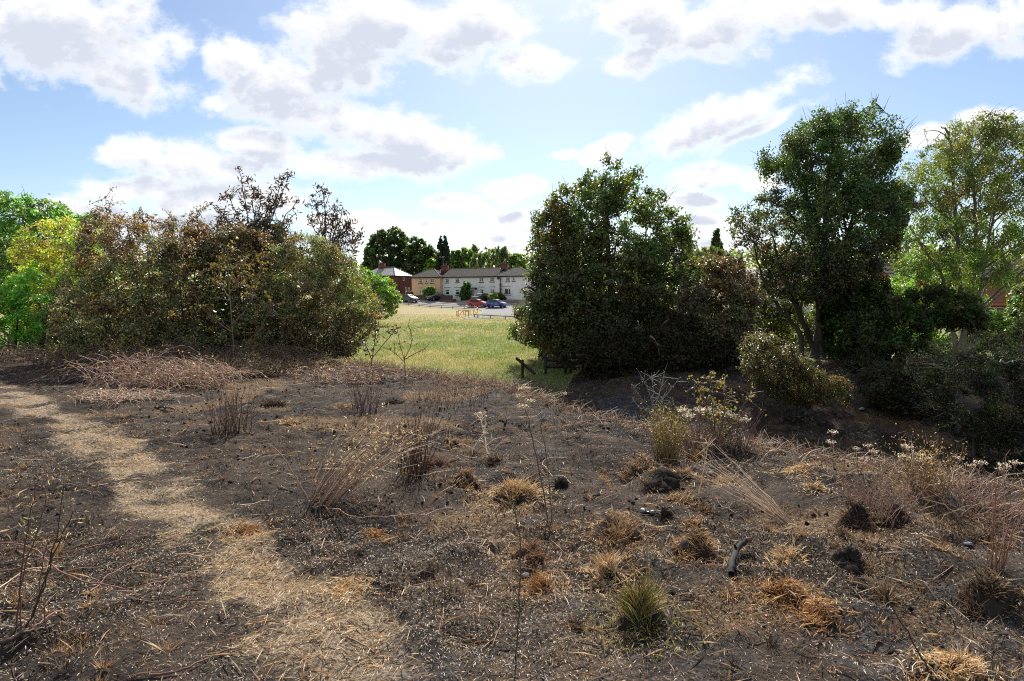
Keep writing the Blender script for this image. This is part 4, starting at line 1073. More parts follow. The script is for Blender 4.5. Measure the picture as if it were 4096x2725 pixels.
mid_house('white terraced house with black window sills joined to the cream house', aR, aM,
          [((890, 465, 965, 545), 'T', 'black', 'net'), ((1088, 460, 1165, 540), 'T', 'black', 'glass'), ((897, 683, 970, 785), 'T', None, 'glass'), ((1090, 683, 1168, 790), 'T', 'black', 'glass')],
          None, False, None, facade(1600 + 827 / 4.91, 1110)[0] - aR, (1769, 1792, 1063, True))
mid_house('white terraced house with a canopied grey front door beside the ivy bush', aM, aR2,
          [((1555, 447, 1640, 533), 'MT', 'ridge', 'net'), ((1765, 443, 1850, 525), 'MT', 'red_sill', 'net'), ((1570, 675, 1645, 780), 'MT', None, 'net'), ((1775, 672, 1855, 760), 'MT', None, 'net')],
          (1380, 685, 1455, 850), True, None, facade(1600 + 1910 / 4.91, 1105)[0] - aM, (2007, 2030, 1056, False))
# projecting end house, partly hidden by the round tree
r4 = house_root('terraced_house', 'white projecting terraced house half hidden by the large round tree', aR2, S_W, ZG); w4 = aEnd - aR2
H = [rect(2078, 437, 2160, 520, S_W, aR2, ZG), rect(2208, 430, 2262, 512, S_W, aR2, ZG), rect(2045, 660, 2175, 780, S_W, aR2, ZG)]
g = Geo(); wall_with_holes(g, 0, w4, -1.2, ZE, 0, H)
g.quad((0, 0, -1.2), (0, BACK, -1.2), (0, BACK, ZE), (0, 0, ZE)); g.quad((w4, 0, -1.2), (w4, BACK, -1.2), (w4, BACK, ZE), (w4, 0, ZE)); g.quad((0, BACK, -1.2), (w4, BACK, -1.2), (w4, BACK, ZE), (0, BACK, ZE))
g.build('wall', MH['white'], r4)
window(r4, H[0], 0, 'Mc', 'red_sill', 'net'); window(r4, H[1], 0, 'Mr', 'red_sill', 'net'); window(r4, H[2], 0, 'Mr', 'ridge')
Geo().box(H[2][0] - .35, H[2][1] + .1, -.05, -.003, H[2][3] + .4, H[2][3] + .5).build('lintel', MH['concrete'], r4)
q4 = facade(2058, 1068, -3.6)[0] - aR2
hip_wing(r4, w4, S_W + 3.6, q4, q4 + 1.2)
dsh = Geo(); dx, dz = facade(1996.5, 1112.5, S_W); dx -= aR2; dz -= ZG
th = np.linspace(0, 2 * math.pi, 13)[:-1]
ring = np.stack([dx + .32 * np.cos(th), np.full(12, -.34), dz + .32 * np.sin(th)], 1)
dsh.add(np.vstack([ring, [[dx, -.22, dz]]]), np.array([[i, (i + 1) % 12, 12] for i in range(12)])).add(*tube([(dx, -.22, dz), (dx, -.002, dz)], .03, k=5)).add(*tube([(dx, -.30, dz - .3), (dx, -.6, dz)], .014, k=4)).build('satellite_dish', MH['black'], r4)

# red brick house with a pale hipped roof
C0 = at(1580, 1180, 138); C1 = at(1650, 1180, 143)
e1 = (C1 - C0)[:2]; L1 = float(np.linalg.norm(e1)); ang = math.atan2(e1[1], e1[0])
zg5 = 0.75; r5 = empty('brick_house', (C0[0], C0[1], zg5), ang, label='red brick house with a pale grey hipped roof, left of the cream house', cat='house')
L2 = 11.0; e5 = at(1580, 1102, 138)[2] - zg5; rz5 = at(1560, 1068, 140)[2] - zg5
def rb(px0, py0, px1, py1):
    out = []
    for px, py in ((px0, py0), (px1, py1)):
        r = rays(px, py); n = np.array([-e1[1], e1[0]]) / L1; t = (C0[:2] @ n) / (r[:2] @ n); p = r * t
        out.append((float((p[:2] - C0[:2]) @ e1 / L1), float(p[2] + EYE - zg5)))
    return (out[0][0], out[1][0], out[1][1], out[0][1])
hw = [rb(1611.5, 1105.5, 1619, 1124), rb(1632, 1149, 1639.5, 1166)]; hd = rb(1621, 1148.5, 1629, 1176); hd = (hd[0], hd[1], .02, hd[3])
g = Geo(); wall_with_holes(g, 0, L1, -1.2, e5, 0, hw + [hd])
g.quad((0, 0, -1.2), (0, L2, -1.2), (0, L2, e5), (0, 0, e5)); g.quad((L1, 0, -1.2), (L1, L2, -1.2), (L1, L2, e5), (L1, 0, e5)); g.quad((0, L2, -1.2), (L1, L2, -1.2), (L1, L2, e5), (0, L2, e5))
g.build('wall', MH['brick'], r5)
for h in hw: window(r5, h, 0, 'T', None)
window(r5, hd, 0, 'T', None, 'net', 'door')
ov = .3; A, B, Cc, Dd = (-ov, -ov, e5), (L1 + ov, -ov, e5), (L1 + ov, L2 + ov, e5), (-ov, L2 + ov, e5); R0, R1 = (L1 / 2, 3.0, rz5), (L1 / 2, L2 - 3.0, rz5)
g = Geo(); courses(g, A, B, R0, R0, 16, .02); courses(g, B, Cc, R1, R0, 16, .02); courses(g, Cc, Dd, R1, R1, 16, .02); courses(g, Dd, A, R0, R1, 16, .02)
rf = g.build('roof', MH['grey_tile'], r5); q = Geo()
for p_, q_ in ((A, R0), (B, R0), (R0, R1)): ridge_tube(q, np.array(p_) + (0, 0, .04), np.array(q_) + (0, 0, .04), .13)
q.build('ridge_tiles', MH['ridge'], rf)
Geo().box(-ov - .04, L1 + ov + .04, -ov - .11, -ov - .003, e5 - .18, e5 - .01).box(-ov - .11, -ov - .003, -ov, L2, e5 - .18, e5 - .01).build('gutter', MH['black'], r5)
px5 = rb(1599, 1110, 1601, 1120)[0]; Geo().add(*tube([(px5, -.06, -.3), (px5, -.06, e5 - .15)], .065, k=6)).build('downpipe', MH['black'], r5)
chimney(r5, L1 / 2 - .5, L1 / 2 + .5, 6.2, 7.6, rz5 - .6, rz5 + 1.05, 'brick', 1, True)

# brick bungalow on the right, seen through the birches
BY = 58.0
b0 = at(3560, 1180, BY); zg6 = float(ground_z(b0[0], BY)) - .05
r6 = empty('brick_bungalow', (b0[0], BY, zg6), 0, label='low orange brick house with a long tiled roof seen through the birches', cat='house')
def bx(px): return at(px, 1180, BY)[0] - b0[0]
def bz(py, Y=BY): return at(3900, py, Y)[2] - zg6
WB = bx(4420); eB = bz(1112); rB = bz(1040, BY + 4)
hw = [(bx(3945), bx(4035), bz(1262), bz(1228))]
g = Geo(); wall_with_holes(g, 0, WB, -1.0, eB, 0, hw); g.quad((0, 0, -1), (0, 8, -1), (0, 8, eB), (0, 0, eB)); g.add([(0, 0, eB), (0, 8, eB), (0, 4, rB)], np.array([[0, 1, 2]])); g.quad((WB, 0, -1), (WB, 8, -1), (WB, 8, eB), (WB, 0, eB)); g.add([(WB, 0, eB), (WB, 8, eB), (WB, 4, rB)], np.array([[0, 1, 2]])); g.quad((0, 8, -1), (WB, 8, -1), (WB, 8, eB), (0, 8, eB))
g.build('wall', MH['orange_brick'], r6)
w = window(r6, hw[0], 0, 'Mc', None, 'net')
Geo().box(bx(3915), bx(4065), -.9, -.003, bz(1224), bz(1214)).build('porch_roof', mat_plain('red painted fascia', (0.42, 0.10, 0.05), .5), r6)
g = Geo(); courses(g, (-.2, -.4, eB), (WB + .2, -.4, eB), (WB + .2, 4, rB), (-.2, 4, rB), 14); courses(g, (WB + .2, 8.4, eB), (-.2, 8.4, eB), (-.2, 4, rB), (WB + .2, 4, rB), 14)
g.build('roof', MH['tile'], r6)
Geo().box(-.2, WB + .2, -.52, -.403, eB - .16, eB).build('gutter', MH['black'], r6)
chimney(r6, bx(4066), bx(4120), 3.5, 4.4, rB - .6, bz(1003, BY + 4), 'orange_brick', 2)
# pale bungalow further back, between the birch stems
BY2 = 78.0
b0 = at(2975, 1180, BY2); zg7 = float(ground_z(b0[0], BY2)) - .05
r7 = empty('pale_bungalow', (b0[0], BY2, zg7), 0, label='pale rendered low house with a light grey roof, behind the foot of the tallest birch', cat='house')
bx2 = lambda px: at(px, 1180, BY2)[0] - b0[0]; bz2 = lambda py, Y=BY2: at(3000, py, Y)[2] - zg7
W7 = bx2(3480); e7 = bz2(1112); rr7 = bz2(1076, BY2 + 4)
hw = [(bx2(3195), bx2(3228), bz2(1172), bz2(1140)), (bx2(3060), bx2(3095), bz2(1172), bz2(1140))]
g = Geo(); wall_with_holes(g, 0, W7, -1.0, e7, 0, hw); g.quad((0, 0, -1), (0, 8, -1), (0, 8, e7), (0, 0, e7)); g.quad((W7, 0, -1), (W7, 8, -1), (W7, 8, e7), (W7, 0, e7)); g.add([(0, 0, e7), (0, 8, e7), (0, 4, rr7)], np.array([[0, 1, 2]])); g.add([(W7, 0, e7), (W7, 8, e7), (W7, 4, rr7)], np.array([[0, 1, 2]]))
g.build('wall', MH['white'], r7)
for h in hw: window(r7, h, 0, 'Mc', 'concrete')
g = Geo(); courses(g, (-.2, -.4, e7), (W7 + .2, -.4, e7), (W7 + .2, 4, rr7), (-.2, 4, rr7), 12, .03); courses(g, (W7 + .2, 8.4, e7), (-.2, 8.4, e7), (-.2, 4, rr7), (W7 + .2, 4, rr7), 12, .03)
g.build('roof', MH['grey_tile'], r7)

# ------------------------------------------------------------------ road, kerb, pavement
def drape(name, poly, mat, step, lift, kind='structure'):
    poly = np.asarray(poly, float); lo, hi = poly.min(0), poly.max(0)
    xs = np.arange(lo[0], hi[0] + step, step); ys = np.arange(lo[1], hi[1] + step, step)
    X, Y = np.meshgrid(xs, ys); ok = in_poly(X.ravel() + step / 2, Y.ravel() + step / 2, poly).reshape(X.shape)
    V = np.stack([X, Y, ground_z(X, Y) + lift], -1).reshape(-1, 3); n = len(xs); i = np.arange(len(V)).reshape(X.shape)
    k = ok[:-1, :-1]
    F = np.stack([i[:-1, :-1][k], i[:-1, 1:][k], i[1:, 1:][k], i[1:, :-1][k]], -1)
    u, inv = np.unique(F, return_inverse=True)
    o = bpy.data.objects.new(name, np_mesh(name, V[u], [inv.reshape(-1, 4)], None, True)); o.data.materials.append(mat); COL.objects.link(o)
    return tag(o, kind=kind)
def fxy(a, s): p = FA + a * EX + s * EN; return (p[0], p[1])
def along(px, s): return facade(px, 1190, s)[0]
bend = [fxy(along(1600, 12.2) - 20, 12.2), fxy(along(1760, 12.0), 12.0), fxy(along(1880, 12.5), 12.5), fxy(along(1918, 14.0), 14.0), fxy(along(1930, 18.0), 18.0), fxy(along(1922, 24), 24), fxy(along(1900, 30), 30), fxy(along(1855, 36), 36)]
bendc = spline(np.array(bend), 60)
near_edge = [fxy(along(1855, 38.5), 38.5), fxy(along(1880, 37), 37), fxy(along(1960, 34.5), 34.5), fxy(along(2080, 32), 32), fxy(along(2400, 30), 30)]
road_poly = list(map(tuple, bendc)) + near_edge + [fxy(along(2400, 7.4), 7.4), fxy(along(1600, 7.4) - 20, 7.4)]
drape('road', road_poly, MH['asphalt'], 0.3, 0.035)
def kerb(name, line):
    line = np.asarray(line); P = np.column_stack([line, ground_z(line[:, 0], line[:, 1]) + .04])
    o = Geo().add(*tubes(P[None], np.full((1, len(P)), .12), 4)).build(name, MH['concrete']); tag(o, kind='structure')
kerb('kerb', bendc)
kerb('kerb', [fxy(a, 7.4) for a in np.linspace(along(1600, 7.4) - 20, along(2400, 7.4), 60)])
drape('pavement', [fxy(-45, 7.3), fxy(-45, 5.9), fxy(45, 5.9), fxy(45, 7.3)], MH['pave'], 0.3, 0.10)

# ------------------------------------------------------------------ fences, walls and small things in front of the terrace
def fbox(name, label, cat, X0, Y0, X1, Y1, s, thick, mat, sink=0.5, group=None):
    a0, zt = facade(*z2(X0, Y0), s); a1, zb = facade(*z2(X1, Y1), s)
    w = fworld(a0, s); root = empty(name, w, -TH, label=label, cat=cat, group=group)
    return root, a1 - a0, zt - w[2], min(zb - w[2], 0) - sink
root, w, zt, zb = fbox('garden_fence', 'weathered grey brown board fence in front of the cream house', 'fence', 250, 792, 512, 892, 5.0, .06, None)
nb = 16
for k in range(nb):
    Geo().box(w * k / nb + .008, w * (k + 1) / nb - .008, -.02 - .012 * (k % 2), .012 - .012 * (k % 2), zb, zt - .02 * (k % 3)).build('board', MH['wood_dark'], root)
for x in (0, w / 2, w): Geo().box(x - .05, x + .05, .02, .12, zb, zt + .06).build('post', MH['wood_dark'], root)
root, w, zt, zb = fbox('brick_wall', 'low red brick garden wall below the board fence, behind the silver car', 'wall', 330, 848, 515, 895, 5.9, .2, None)
Geo().box(0, w, 0, .22, zb, zt).build('brickwork', MH['brick'], root); Geo().box(-.03, w + .03, -.03, .25, zt + .003, zt + .06).build('coping', MH['concrete'], root)
root, w, zt, zb = fbox('brick_wall', 'red brick garden wall in front of the first white house', 'wall', 775, 872, 1100, 945, 5.9, .2, None)
Geo().box(0, w, 0, .22, zb, zt).build('brickwork', MH['brick'], root); Geo().box(-.03, w + .03, -.03, .25, zt + .003, zt + .06).build('coping', MH['ridge'], root)
root, w, zt, zb = fbox('panel_fence', 'dark brown panel fence standing behind the red brick garden wall', 'fence', 795, 812, 1026, 880, 5.5, .06, None)
for k in range(14): Geo().box(w * k / 14 + .006, w * (k + 1) / 14 - .006, -.012 * (k % 2), .02 - .012 * (k % 2), zb, zt).build('board', MH['wood_dark'], root)
m_bin = mat_plain('dark blue bin plastic', (0.018, 0.026, 0.085), .45, .4)
for k in range(2):
    X = 890 + 62 * k
    root, w, zt, zb = fbox('wheelie_bin', ['dark blue wheelie bin behind the panel fence, nearer the cream house', 'dark blue wheelie bin behind the panel fence, nearer the steps'][k], 'bin', X, 800, X + 58, 880, 4.6, .6, None, 0, 'blue wheelie bins')
    Geo().add([(0.05, .05, 0), (w - .05, .05, 0), (w - .05, .55, 0), (.05, .55, 0), (0, 0, zt), (w, 0, zt), (w, .62, zt), (0, .62, zt)], np.array([[0, 1, 5, 4], [1, 2, 6, 5], [2, 3, 7, 6], [3, 0, 4, 7], [0, 3, 2, 1]])).build('body', m_bin, root)
    lid = spline([(0, -.03, zt + .02), (0, .2, zt + .10), (0, .45, zt + .10), (0, .66, zt + .02)], 8)
    V = np.concatenate([lid + (-.02, 0, 0), lid + (w + .02, 0, 0)]); Geo().add(V, np.array([[i, i + 1, i + 9, i + 8] for i in range(7)])).build('lid', m_bin, root)
    Geo().add(*tube([(0, .58, .1), (w, .58, .1)], .1, k=10)).build('wheel', MH['black'], root)
a0, z0 = facade(*z2(1075, 868), 4.8); a1, z1 = facade(*z2(1130, 800), 4.8)
wv_ = fworld(a0, 4.8); root = empty('handrail', wv_, -TH, label='sloping dark handrail beside the garden steps', cat='handrail')
Geo().add(*tube([(0, 0, z0 - wv_[2]), (a1 - a0, .3, z1 - wv_[2])], .045, k=6)).build('rail', MH['black'], root)
for f in (.06, .94): Geo().add(*tube([((a1 - a0) * f, .3 * f, -.2), ((a1 - a0) * f, .3 * f, z0 - wv_[2] + (z1 - z0) * f)], .035, k=6)).build('post', MH['black'], root)
root, w, zt, zb = fbox('gate_post', 'pale concrete gate post by the steps to the first white house', 'gate post', 1112, 842, 1126, 945, 5.9, .2, None)
Geo().box(0, w, 0, w, zb, zt).box(-.02, w + .02, -.02, w + .02, zt + .002, zt + .05).build('post', MH['concrete'], root)
root, w, zt, zb = fbox('garden_wall', 'grey rendered low wall between the gate post and the ivy bush', 'wall', 1130, 838, 1185, 945, 5.6, .2, None)
Geo().box(0, w, 0, .2, zb, zt).build('wall_face', MH['concrete'], root); Geo().box(-.02, w + .02, -.02, .22, zt + .003, zt + .06).build('coping', MH['concrete'], root)
root, w, zt, zb = fbox('picket_fence', 'brown picket fence behind the blue car', 'fence', 2035, 882, 2330, 965, 6.0, .05, None)
for k in range(24): Geo().box(w * k / 24 + .02, w * (k + 1) / 24 - .02, -.012, .012, zb, zt - .03 * (k % 2)).build('picket', MH['wood_grey'], root)
for z in (.25, .75): Geo().box(0, w, .014, .06, zt * z - .04, zt * z + .04).build('rail', MH['wood_grey'], root)
root, w, zt, zb = fbox('garden_shed', 'small black felt roofed lean-to against the projecting white house', 'shed', 1842, 745, 1985, 850, 1.6, 1, None)
Geo().box(0, w, 0, .6, zb, zt - .25).build('body', MH['wood_dark'], root)
Geo().add([(-.1, -.15, zt), (w + .1, -.15, zt - .28), (w + .1, .7, zt - .1), (-.1, .7, zt + .15), (-.1, -.15, zt - .09), (w + .1, -.15, zt - .37), (w + .1, .7, zt - .19), (-.1, .7, zt + .06)], np.array([[0, 1, 2, 3], [4, 7, 6, 5], [0, 4, 5, 1], [1, 5, 6, 2], [2, 6, 7, 3], [3, 7, 4, 0]])).build('roof', MH['black'], root)

def zpoly(pts): return [z2(x, y) for x, y in pts]
def fy(px, s): a = along(px, s); return FA[1] + a * EX[1] + s * EN[1]
small = dict(depth=0.9)
plant('round_hedge', 'tall rounded clipped green hedge in front of the cream house', 'hedge', zpoly([(438, 930), (440, 700), (470, 650), (560, 615), (640, 620), (690, 655), (698, 720), (695, 930)]), fy(1715, 4.0),
      [[z2(560, 900), z2(560, 800), z2(565, 680)]], [(0.085, 0.15, 0.02), (0.06, 0.12, 0.018), (0.10, 0.17, 0.024)], leaves=15000, leaf=(0.16, 0.12), clumps=260, clump_px=6, gap=0.0, seed=61, trunk_r=0.1)
plant('low_hedge', 'low dark hedge between the round hedge and the white house', 'hedge', zpoly([(600, 930), (690, 735), (780, 732), (797, 760), (797, 930)]), fy(1752, 4.0),
      [[z2(740, 900), z2(740, 820), z2(745, 760)]], GREEN, leaves=3500, leaf=(0.16, 0.12), clumps=90, clump_px=5, gap=0.0, seed=62, trunk_r=0.06)
plant('ivy_mound', 'tall ivy smothered bush between the two white houses', 'bush', zpoly([(1150, 960), (1160, 750), (1195, 700), (1185, 640), (1250, 590), (1240, 515), (1290, 525), (1330, 540), (1385, 505), (1390, 560), (1405, 590), (1380, 650), (1390, 760), (1380, 960)]), fy(1859, 3.2),
      [[z2(1290, 920), z2(1290, 750), z2(1300, 600)]], [(0.035, 0.085, 0.015), (0.028, 0.06, 0.014), (0.05, 0.12, 0.02)], leaves=14000, leaf=(0.2, 0.15), clumps=260, clump_px=6, gap=0.05, seed=63, trunk_r=0.1)
plant('grey_bush', 'dry grey-brown rounded bush by the red brick house', 'bush', zpoly([(110, 830), (120, 730), (180, 703), (240, 715), (262, 760), (262, 830)]), fy(1638, 4.6),
      [[z2(190, 860), z2(190, 790), z2(190, 730)]], [(0.15, 0.11, 0.07), (0.11, 0.09, 0.05), (0.09, 0.10, 0.04)], leaves=4000, leaf=(0.16, 0.1), clumps=100, clump_px=5, gap=0.05, seed=64, trunk_r=0.06, leaf_mat='leaf_dull')
plant('garden_flowers', 'yellow-green garden plants in front of the second white house', 'plant', zpoly([(1705, 900), (1720, 800), (1770, 770), (1850, 750), (1900, 755), (1945, 820), (1955, 900)]), fy(1970, 4.0),
      [[z2(1830, 900), z2(1830, 840), z2(1835, 780)]], YELLOW + BRIGHT + GREEN, leaves=6000, leaf=(0.18, 0.1), clumps=140, clump_px=6, gap=0.1, seed=65, trunk_r=0.05)
plant('dark_shrub', 'dark green garden shrub against the projecting white house', 'shrub', zpoly([(1950, 890), (1940, 770), (1990, 745), (2030, 790), (2085, 840), (2085, 900)]), fy(2010, 2.8),
      [[z2(2000, 890), z2(2000, 830), z2(2000, 770)]], DKGREEN, leaves=4500, leaf=(0.18, 0.1), clumps=110, clump_px=6, gap=0.1, seed=66, trunk_r=0.05)
plant('dead_climber', 'bare brown climber on the wall of the projecting white house', 'climber', zpoly([(1955, 760), (1958, 450), (1975, 440), (1990, 560), (1998, 760)]), fy(2002, 1.3),
      [[z2(1975, 850), z2(1975, 650), z2(1965, 460)], [z2(1980, 850), z2(1990, 650), z2(1985, 520)]], [(0.12, 0.085, 0.055), (0.09, 0.065, 0.045)], leaves=900, leaf=(0.14, 0.06), clumps=60, clump_px=3, gap=0.0, seed=67, trunk_r=0.05, leaf_mat='leaf_dull', depth=0.3)

# ------------------------------------------------------------------ timber rails at the edge of the meadow
def rail_run(name, label, tops, height, mat, r=0.055, cap=None, group=None, sub=1):
    """posts on the ground with a rail along their heads; tops are world xy"""
    tops = [np.array(t, float) for t in tops]
    Z = [float(ground_z(t[0], t[1])) for t in tops]
    root = empty(name, (*tops[0], Z[0]), label=label, cat='rail fence', group=group); o3 = np.array([*tops[0], Z[0]])
    for t, z in zip(tops, Z):
        Geo().add(*tube([(t[0], t[1], z - .15), (t[0], t[1], z + height + .03)], r * 1.1, k=8)).build('post', MH[mat], root, o3)
    for (t, z), (u, y) in zip(zip(tops[:-1], Z[:-1]), zip(tops[1:], Z[1:])):
        Geo().add(*tube([(t[0], t[1], z + height), (u[0], u[1], y + height)], r, k=8)).build('rail', MH[mat], root, o3)
    return root
sR = 13.2
rail_run('rail_fence', 'long low red-brown timber rail along the far edge of the meadow', [fxy(along(p, sR), sR) for p in (1588, 1633, 1676, 1720, 1765, 1811, 1857, 1897)], 0.50, 'wood_red')
def tilted(px, Y): p = at(px, 1200, Y); return (p[0], p[1])
rail_run('rail_fence', 'new pale yellow timber rail round the bend of the road', [tilted(1897.5, 109.5), tilted(1911, 104), tilted(1894.5, 95), tilted(1862, 91.5)], 0.85, 'wood_new', .05)
rail_run('rail_fence', 'grey weathered low timber rail beside the asphalt, nearest the meadow grass', [tilted(1898, 90.5), tilted(1911, 89), tilted(1962.5, 86.5), tilted(2021, 84), tilted(2090, 82)], 0.45, 'wood_grey', .07)
# barrier of new timber with a brace
P0, P1 = np.array(tilted(1832, 93)), np.array(tilted(1874, 90))
zb_ = float(ground_z(*P0)); root = empty('timber_barrier', (*P0, zb_), math.atan2(P1[1] - P0[1], P1[0] - P0[0]), label='new yellow timber barrier with a diagonal brace at the path entrance', cat='barrier')
Lb = float(np.linalg.norm(P1 - P0))
for x in (0, Lb): Geo().box(x - .06, x + .06, -.06, .06, -.3, 1.02).build('post', MH['wood_new'], root)
Geo().box(.062, Lb - .062, -.03, .03, .90, 1.01).build('rail', MH['wood_new'], root)
Geo().add(*tube([(.10, 0, .12), (Lb * .45, 0, .88)], .05, k=5)).build('brace', MH['wood_new'], root)
rail_run('rail_fence', 'short yellow timber rail beside the barrier, ending in the grass', [tilted(1826, 96), tilted(1853, 99), tilted(1880, 99)], 0.72, 'wood_new', .05)

# ------------------------------------------------------------------ parked cars
def w_at(z, W): return W * (1 - 0.06 * smooth(0.55 - z, 0, 0.4)) if z < 0.92 else W - (z - 0.92) * 0.36
def car(label, a, s, heading, paint, prof, L=4.0, W=0.86, glass_only=None, lettering=False, hub='steel', group='parked cars', dz=0.0, tint='glass'):
    c = fworld(a, s); root = empty('parked_car', (c[0], c[1], c[2] + .05 + dz), heading, label=label, cat='car', group=group)
    top, wb, wr = prof['top'], prof['wb'], 0.315
    def arch(xc): return [(xc + .385 * math.cos(t), .30 + .385 * math.sin(t)) for t in np.linspace(math.pi * 1.08, -math.pi * .08, 9)][::-1]
    pts = list(top)                                              # from rear bottom over the roof to front bottom
    bottom = arch(wb[1]) + arch(wb[0])
    ring = pts + [(q[0], max(q[1], .18)) for q in bottom]
    P2 = [Vector((x, z, 0)) for x, z in ring]
    tris = tessellate_polygon([P2]); n = len(ring)
    g = Geo()
    for sgn in (-1, 1):
        g.add([(x, sgn * w_at(z, W) * (1 - 0.10 * smooth(abs(x), L * .36, L * .5)), z) for x, z in ring], np.array(tris) if sgn > 0 else np.array(tris)[:, ::-1])
    V = [(x, sg * w_at(z, W) * (1 - 0.10 * smooth(abs(x), L * .36, L * .5)), z) for sg in (-1, 1) for x, z in ring]
    g.add(V, np.array([[i, (i + 1) % n, n + (i + 1) % n, n + i] for i in range(n)]))
    g.build('body', paint, root)
    for sgn in (-1, 1):                                           # side windows
        for poly in prof['side']:
            tri = tessellate_polygon([[Vector((x, z, 0)) for x, z in poly]])
            Geo().add([(x, sgn * (w_at(z, W) + .012), z) for x, z in poly], np.array(tri)).build('side_window', MH[tint], root)
    for nm, (p, q) in (('windscreen', prof['ws']), ('rear_window', prof['rw'])):
        d = np.array(q, float) - p; nn = np.array([-d[1], d[0]]); nn /= np.linalg.norm(nn)
        if nn[1] < 0: nn = -nn
        a0 = np.array(p) + d * .06 + nn * .012; a1 = np.array(q) - d * .06 + nn * .012
        wa, wb_ = w_at(a0[1], W) - .09, w_at(a1[1], W) - .09
        Geo().quad((a0[0], -wa, a0[1]), (a0[0], wa, a0[1]), (a1[0], wb_, a1[1]), (a1[0], -wb_, a1[1])).build(nm, MH[tint], root)
    tyre = mat_cache('tyre rubber', (0.014, 0.014, 0.014), .8)
    for xc in wb:
        for sgn in (-1, 1):
            y = sgn * (W - .11)
            th_ = np.linspace(0, 2 * math.pi, 21)[:-1]
            prof_r = [(-.10, .20), (-.10, wr - .02), (-.07, wr), (.07, wr), (.10, wr - .02), (.10, .20)]
            V = np.array([[xc + r * math.cos(t), y + o, .265 + r * math.sin(t)] for o, r in prof_r for t in th_])
            F = np.array([[k * 20 + i, k * 20 + (i + 1) % 20, (k + 1) * 20 + (i + 1) % 20, (k + 1) * 20 + i] for k in range(5) for i in range(20)])
            w_ = empty_child('wheel', root)
            Geo().add(V, F).build('tyre', tyre, w_)
            rim = Geo(); yo = y + sgn * .075
            ringv = np.array([[xc + .205 * math.cos(t), yo, .265 + .205 * math.sin(t)] for t in th_] + [[xc, yo + sgn * .015, .265]])
            rim.add(ringv, np.array([[i, (i + 1) % 20, 20] for i in range(20)]))
            for k in range(6):
                t = k / 6 * 2 * math.pi; rim.add(*tube([(xc + .04 * math.cos(t), yo + sgn * .02, .265 + .04 * math.sin(t)), (xc + .2 * math.cos(t), yo + sgn * .012, .265 + .2 * math.sin(t))], .022, k=4))
            rim.build('rim', MH[hub], w_)
    fx = max(x for x, z in ring); rx = min(x for x, z in ring)
    for sgn in (-1, 1):
        y = sgn * W * .66
        Geo().add([(fx - .16, y - .16, .62), (fx - .02, y - .15, .60), (fx - .02, y + .15, .60), (fx - .22, y + sgn * .20, .64), (fx - .30, y - .13, .78), (fx - .28, y + .15, .78)], np.array([[0, 1, 4], [1, 2, 4], [2, 5, 4], [2, 3, 5]])).build('headlight', MH['lead'], root)
        Geo().box(rx - .012, rx + .10, y - .12, y + .14, .72, .98).build('taillight', mat_cache('red lamp', (0.35, 0.02, 0.02), .2), root)
        Geo().box(prof['mirror'] - .10, prof['mirror'] + .10, sgn * (W + .02), sgn * (W + .20), .93, 1.06).build('wing_mirror', paint, root)
    Geo().box(fx - .01, fx + .018, -.26, .26, .36, .47).build('number_plate', MH['upvc'], root)
    Geo().box(fx - .02, fx + .012, -.45, .45, .52, .60).build('grille', MH['black'], root)
    if lettering:                                                 # white lettering on the doors, too small to read in the photograph
        g = Geo(); rng = np.random.default_rng(5)
        for (x, z, h, n_) in ((-.78, .70, .085, 6), (.06, .74, .17, 3), (.10, .57, .07, 6), (.10, .47, .04, 7), (.62, .62, .10, 1)):
            for k in range(n_):
                ww = h * .62; x0 = x + k * h * .85
                for sgn in (-1,):
                    yy = sgn * (W + .006)
                    bars = [(0, .25, 0, 1), (.75, 1, 0, 1), (.25, .75, .8, 1), (.25, .75, 0, .2), (.25, .75, .4, .6)]
                    for b_ in rng.permutation(5)[:3]:
                        u0, u1, v0, v1 = bars[b_]
                        g.box(x0 + u0 * ww, x0 + u1 * ww, yy - .002, yy + .002, z + v0 * h, z + v1 * h)
        g.build('lettering', MH['upvc'], root)
    return root
_mc = {}
def mat_cache(name, col, rough, **k):
    if name not in _mc: _mc[name] = mat_plain(name, col, rough, **k)
    return _mc[name]
def empty_child(name, parent):
    o = bpy.data.objects.new(name, None); o.empty_display_size = .1; COL.objects.link(o); o.parent = parent; return o
HATCH = dict(top=[(-1.80, .22), (-1.93, .45), (-1.95, .75), (-1.86, 1.0), (-1.62, 1.36), (-1.40, 1.47), (-.7, 1.52), (.0, 1.50), (.38, 1.42), (1.05, 1.02), (1.55, .90), (1.86, .74), (1.98, .55), (1.96, .35), (1.80, .22)], wb=(-1.26, 1.26),
             side=[[(-1.35, 1.02), (-1.25, 1.33), (-.45, 1.42), (-.42, .98)], [(-.34, .98), (-.36, 1.42), (.12, 1.40), (.30, 1.35), (.80, .98)]], ws=((1.0, 1.05), (.40, 1.41)), rw=((-1.84, 1.02), (-1.62, 1.36)), mirror=.72)
SALOON = dict(top=[(-2.15, .25), (-2.25, .45), (-2.27, .85), (-2.15, .98), (-1.6, 1.02), (-1.0, 1.36), (-.6, 1.43), (.0, 1.43), (.35, 1.37), (1.05, .98), (1.8, .88), (2.15, .74), (2.26, .55), (2.24, .35), (2.1, .24)], wb=(-1.38, 1.38),
              side=[[(-1.30, 1.0), (-.95, 1.29), (-.42, 1.36), (-.40, .96)], [(-.32, .96), (-.34, 1.36), (.05, 1.36), (.28, 1.31), (.82, .96)]], ws=((1.0, 1.01), (.38, 1.36)), rw=((-1.55, 1.04), (-1.02, 1.35)), mirror=.74)
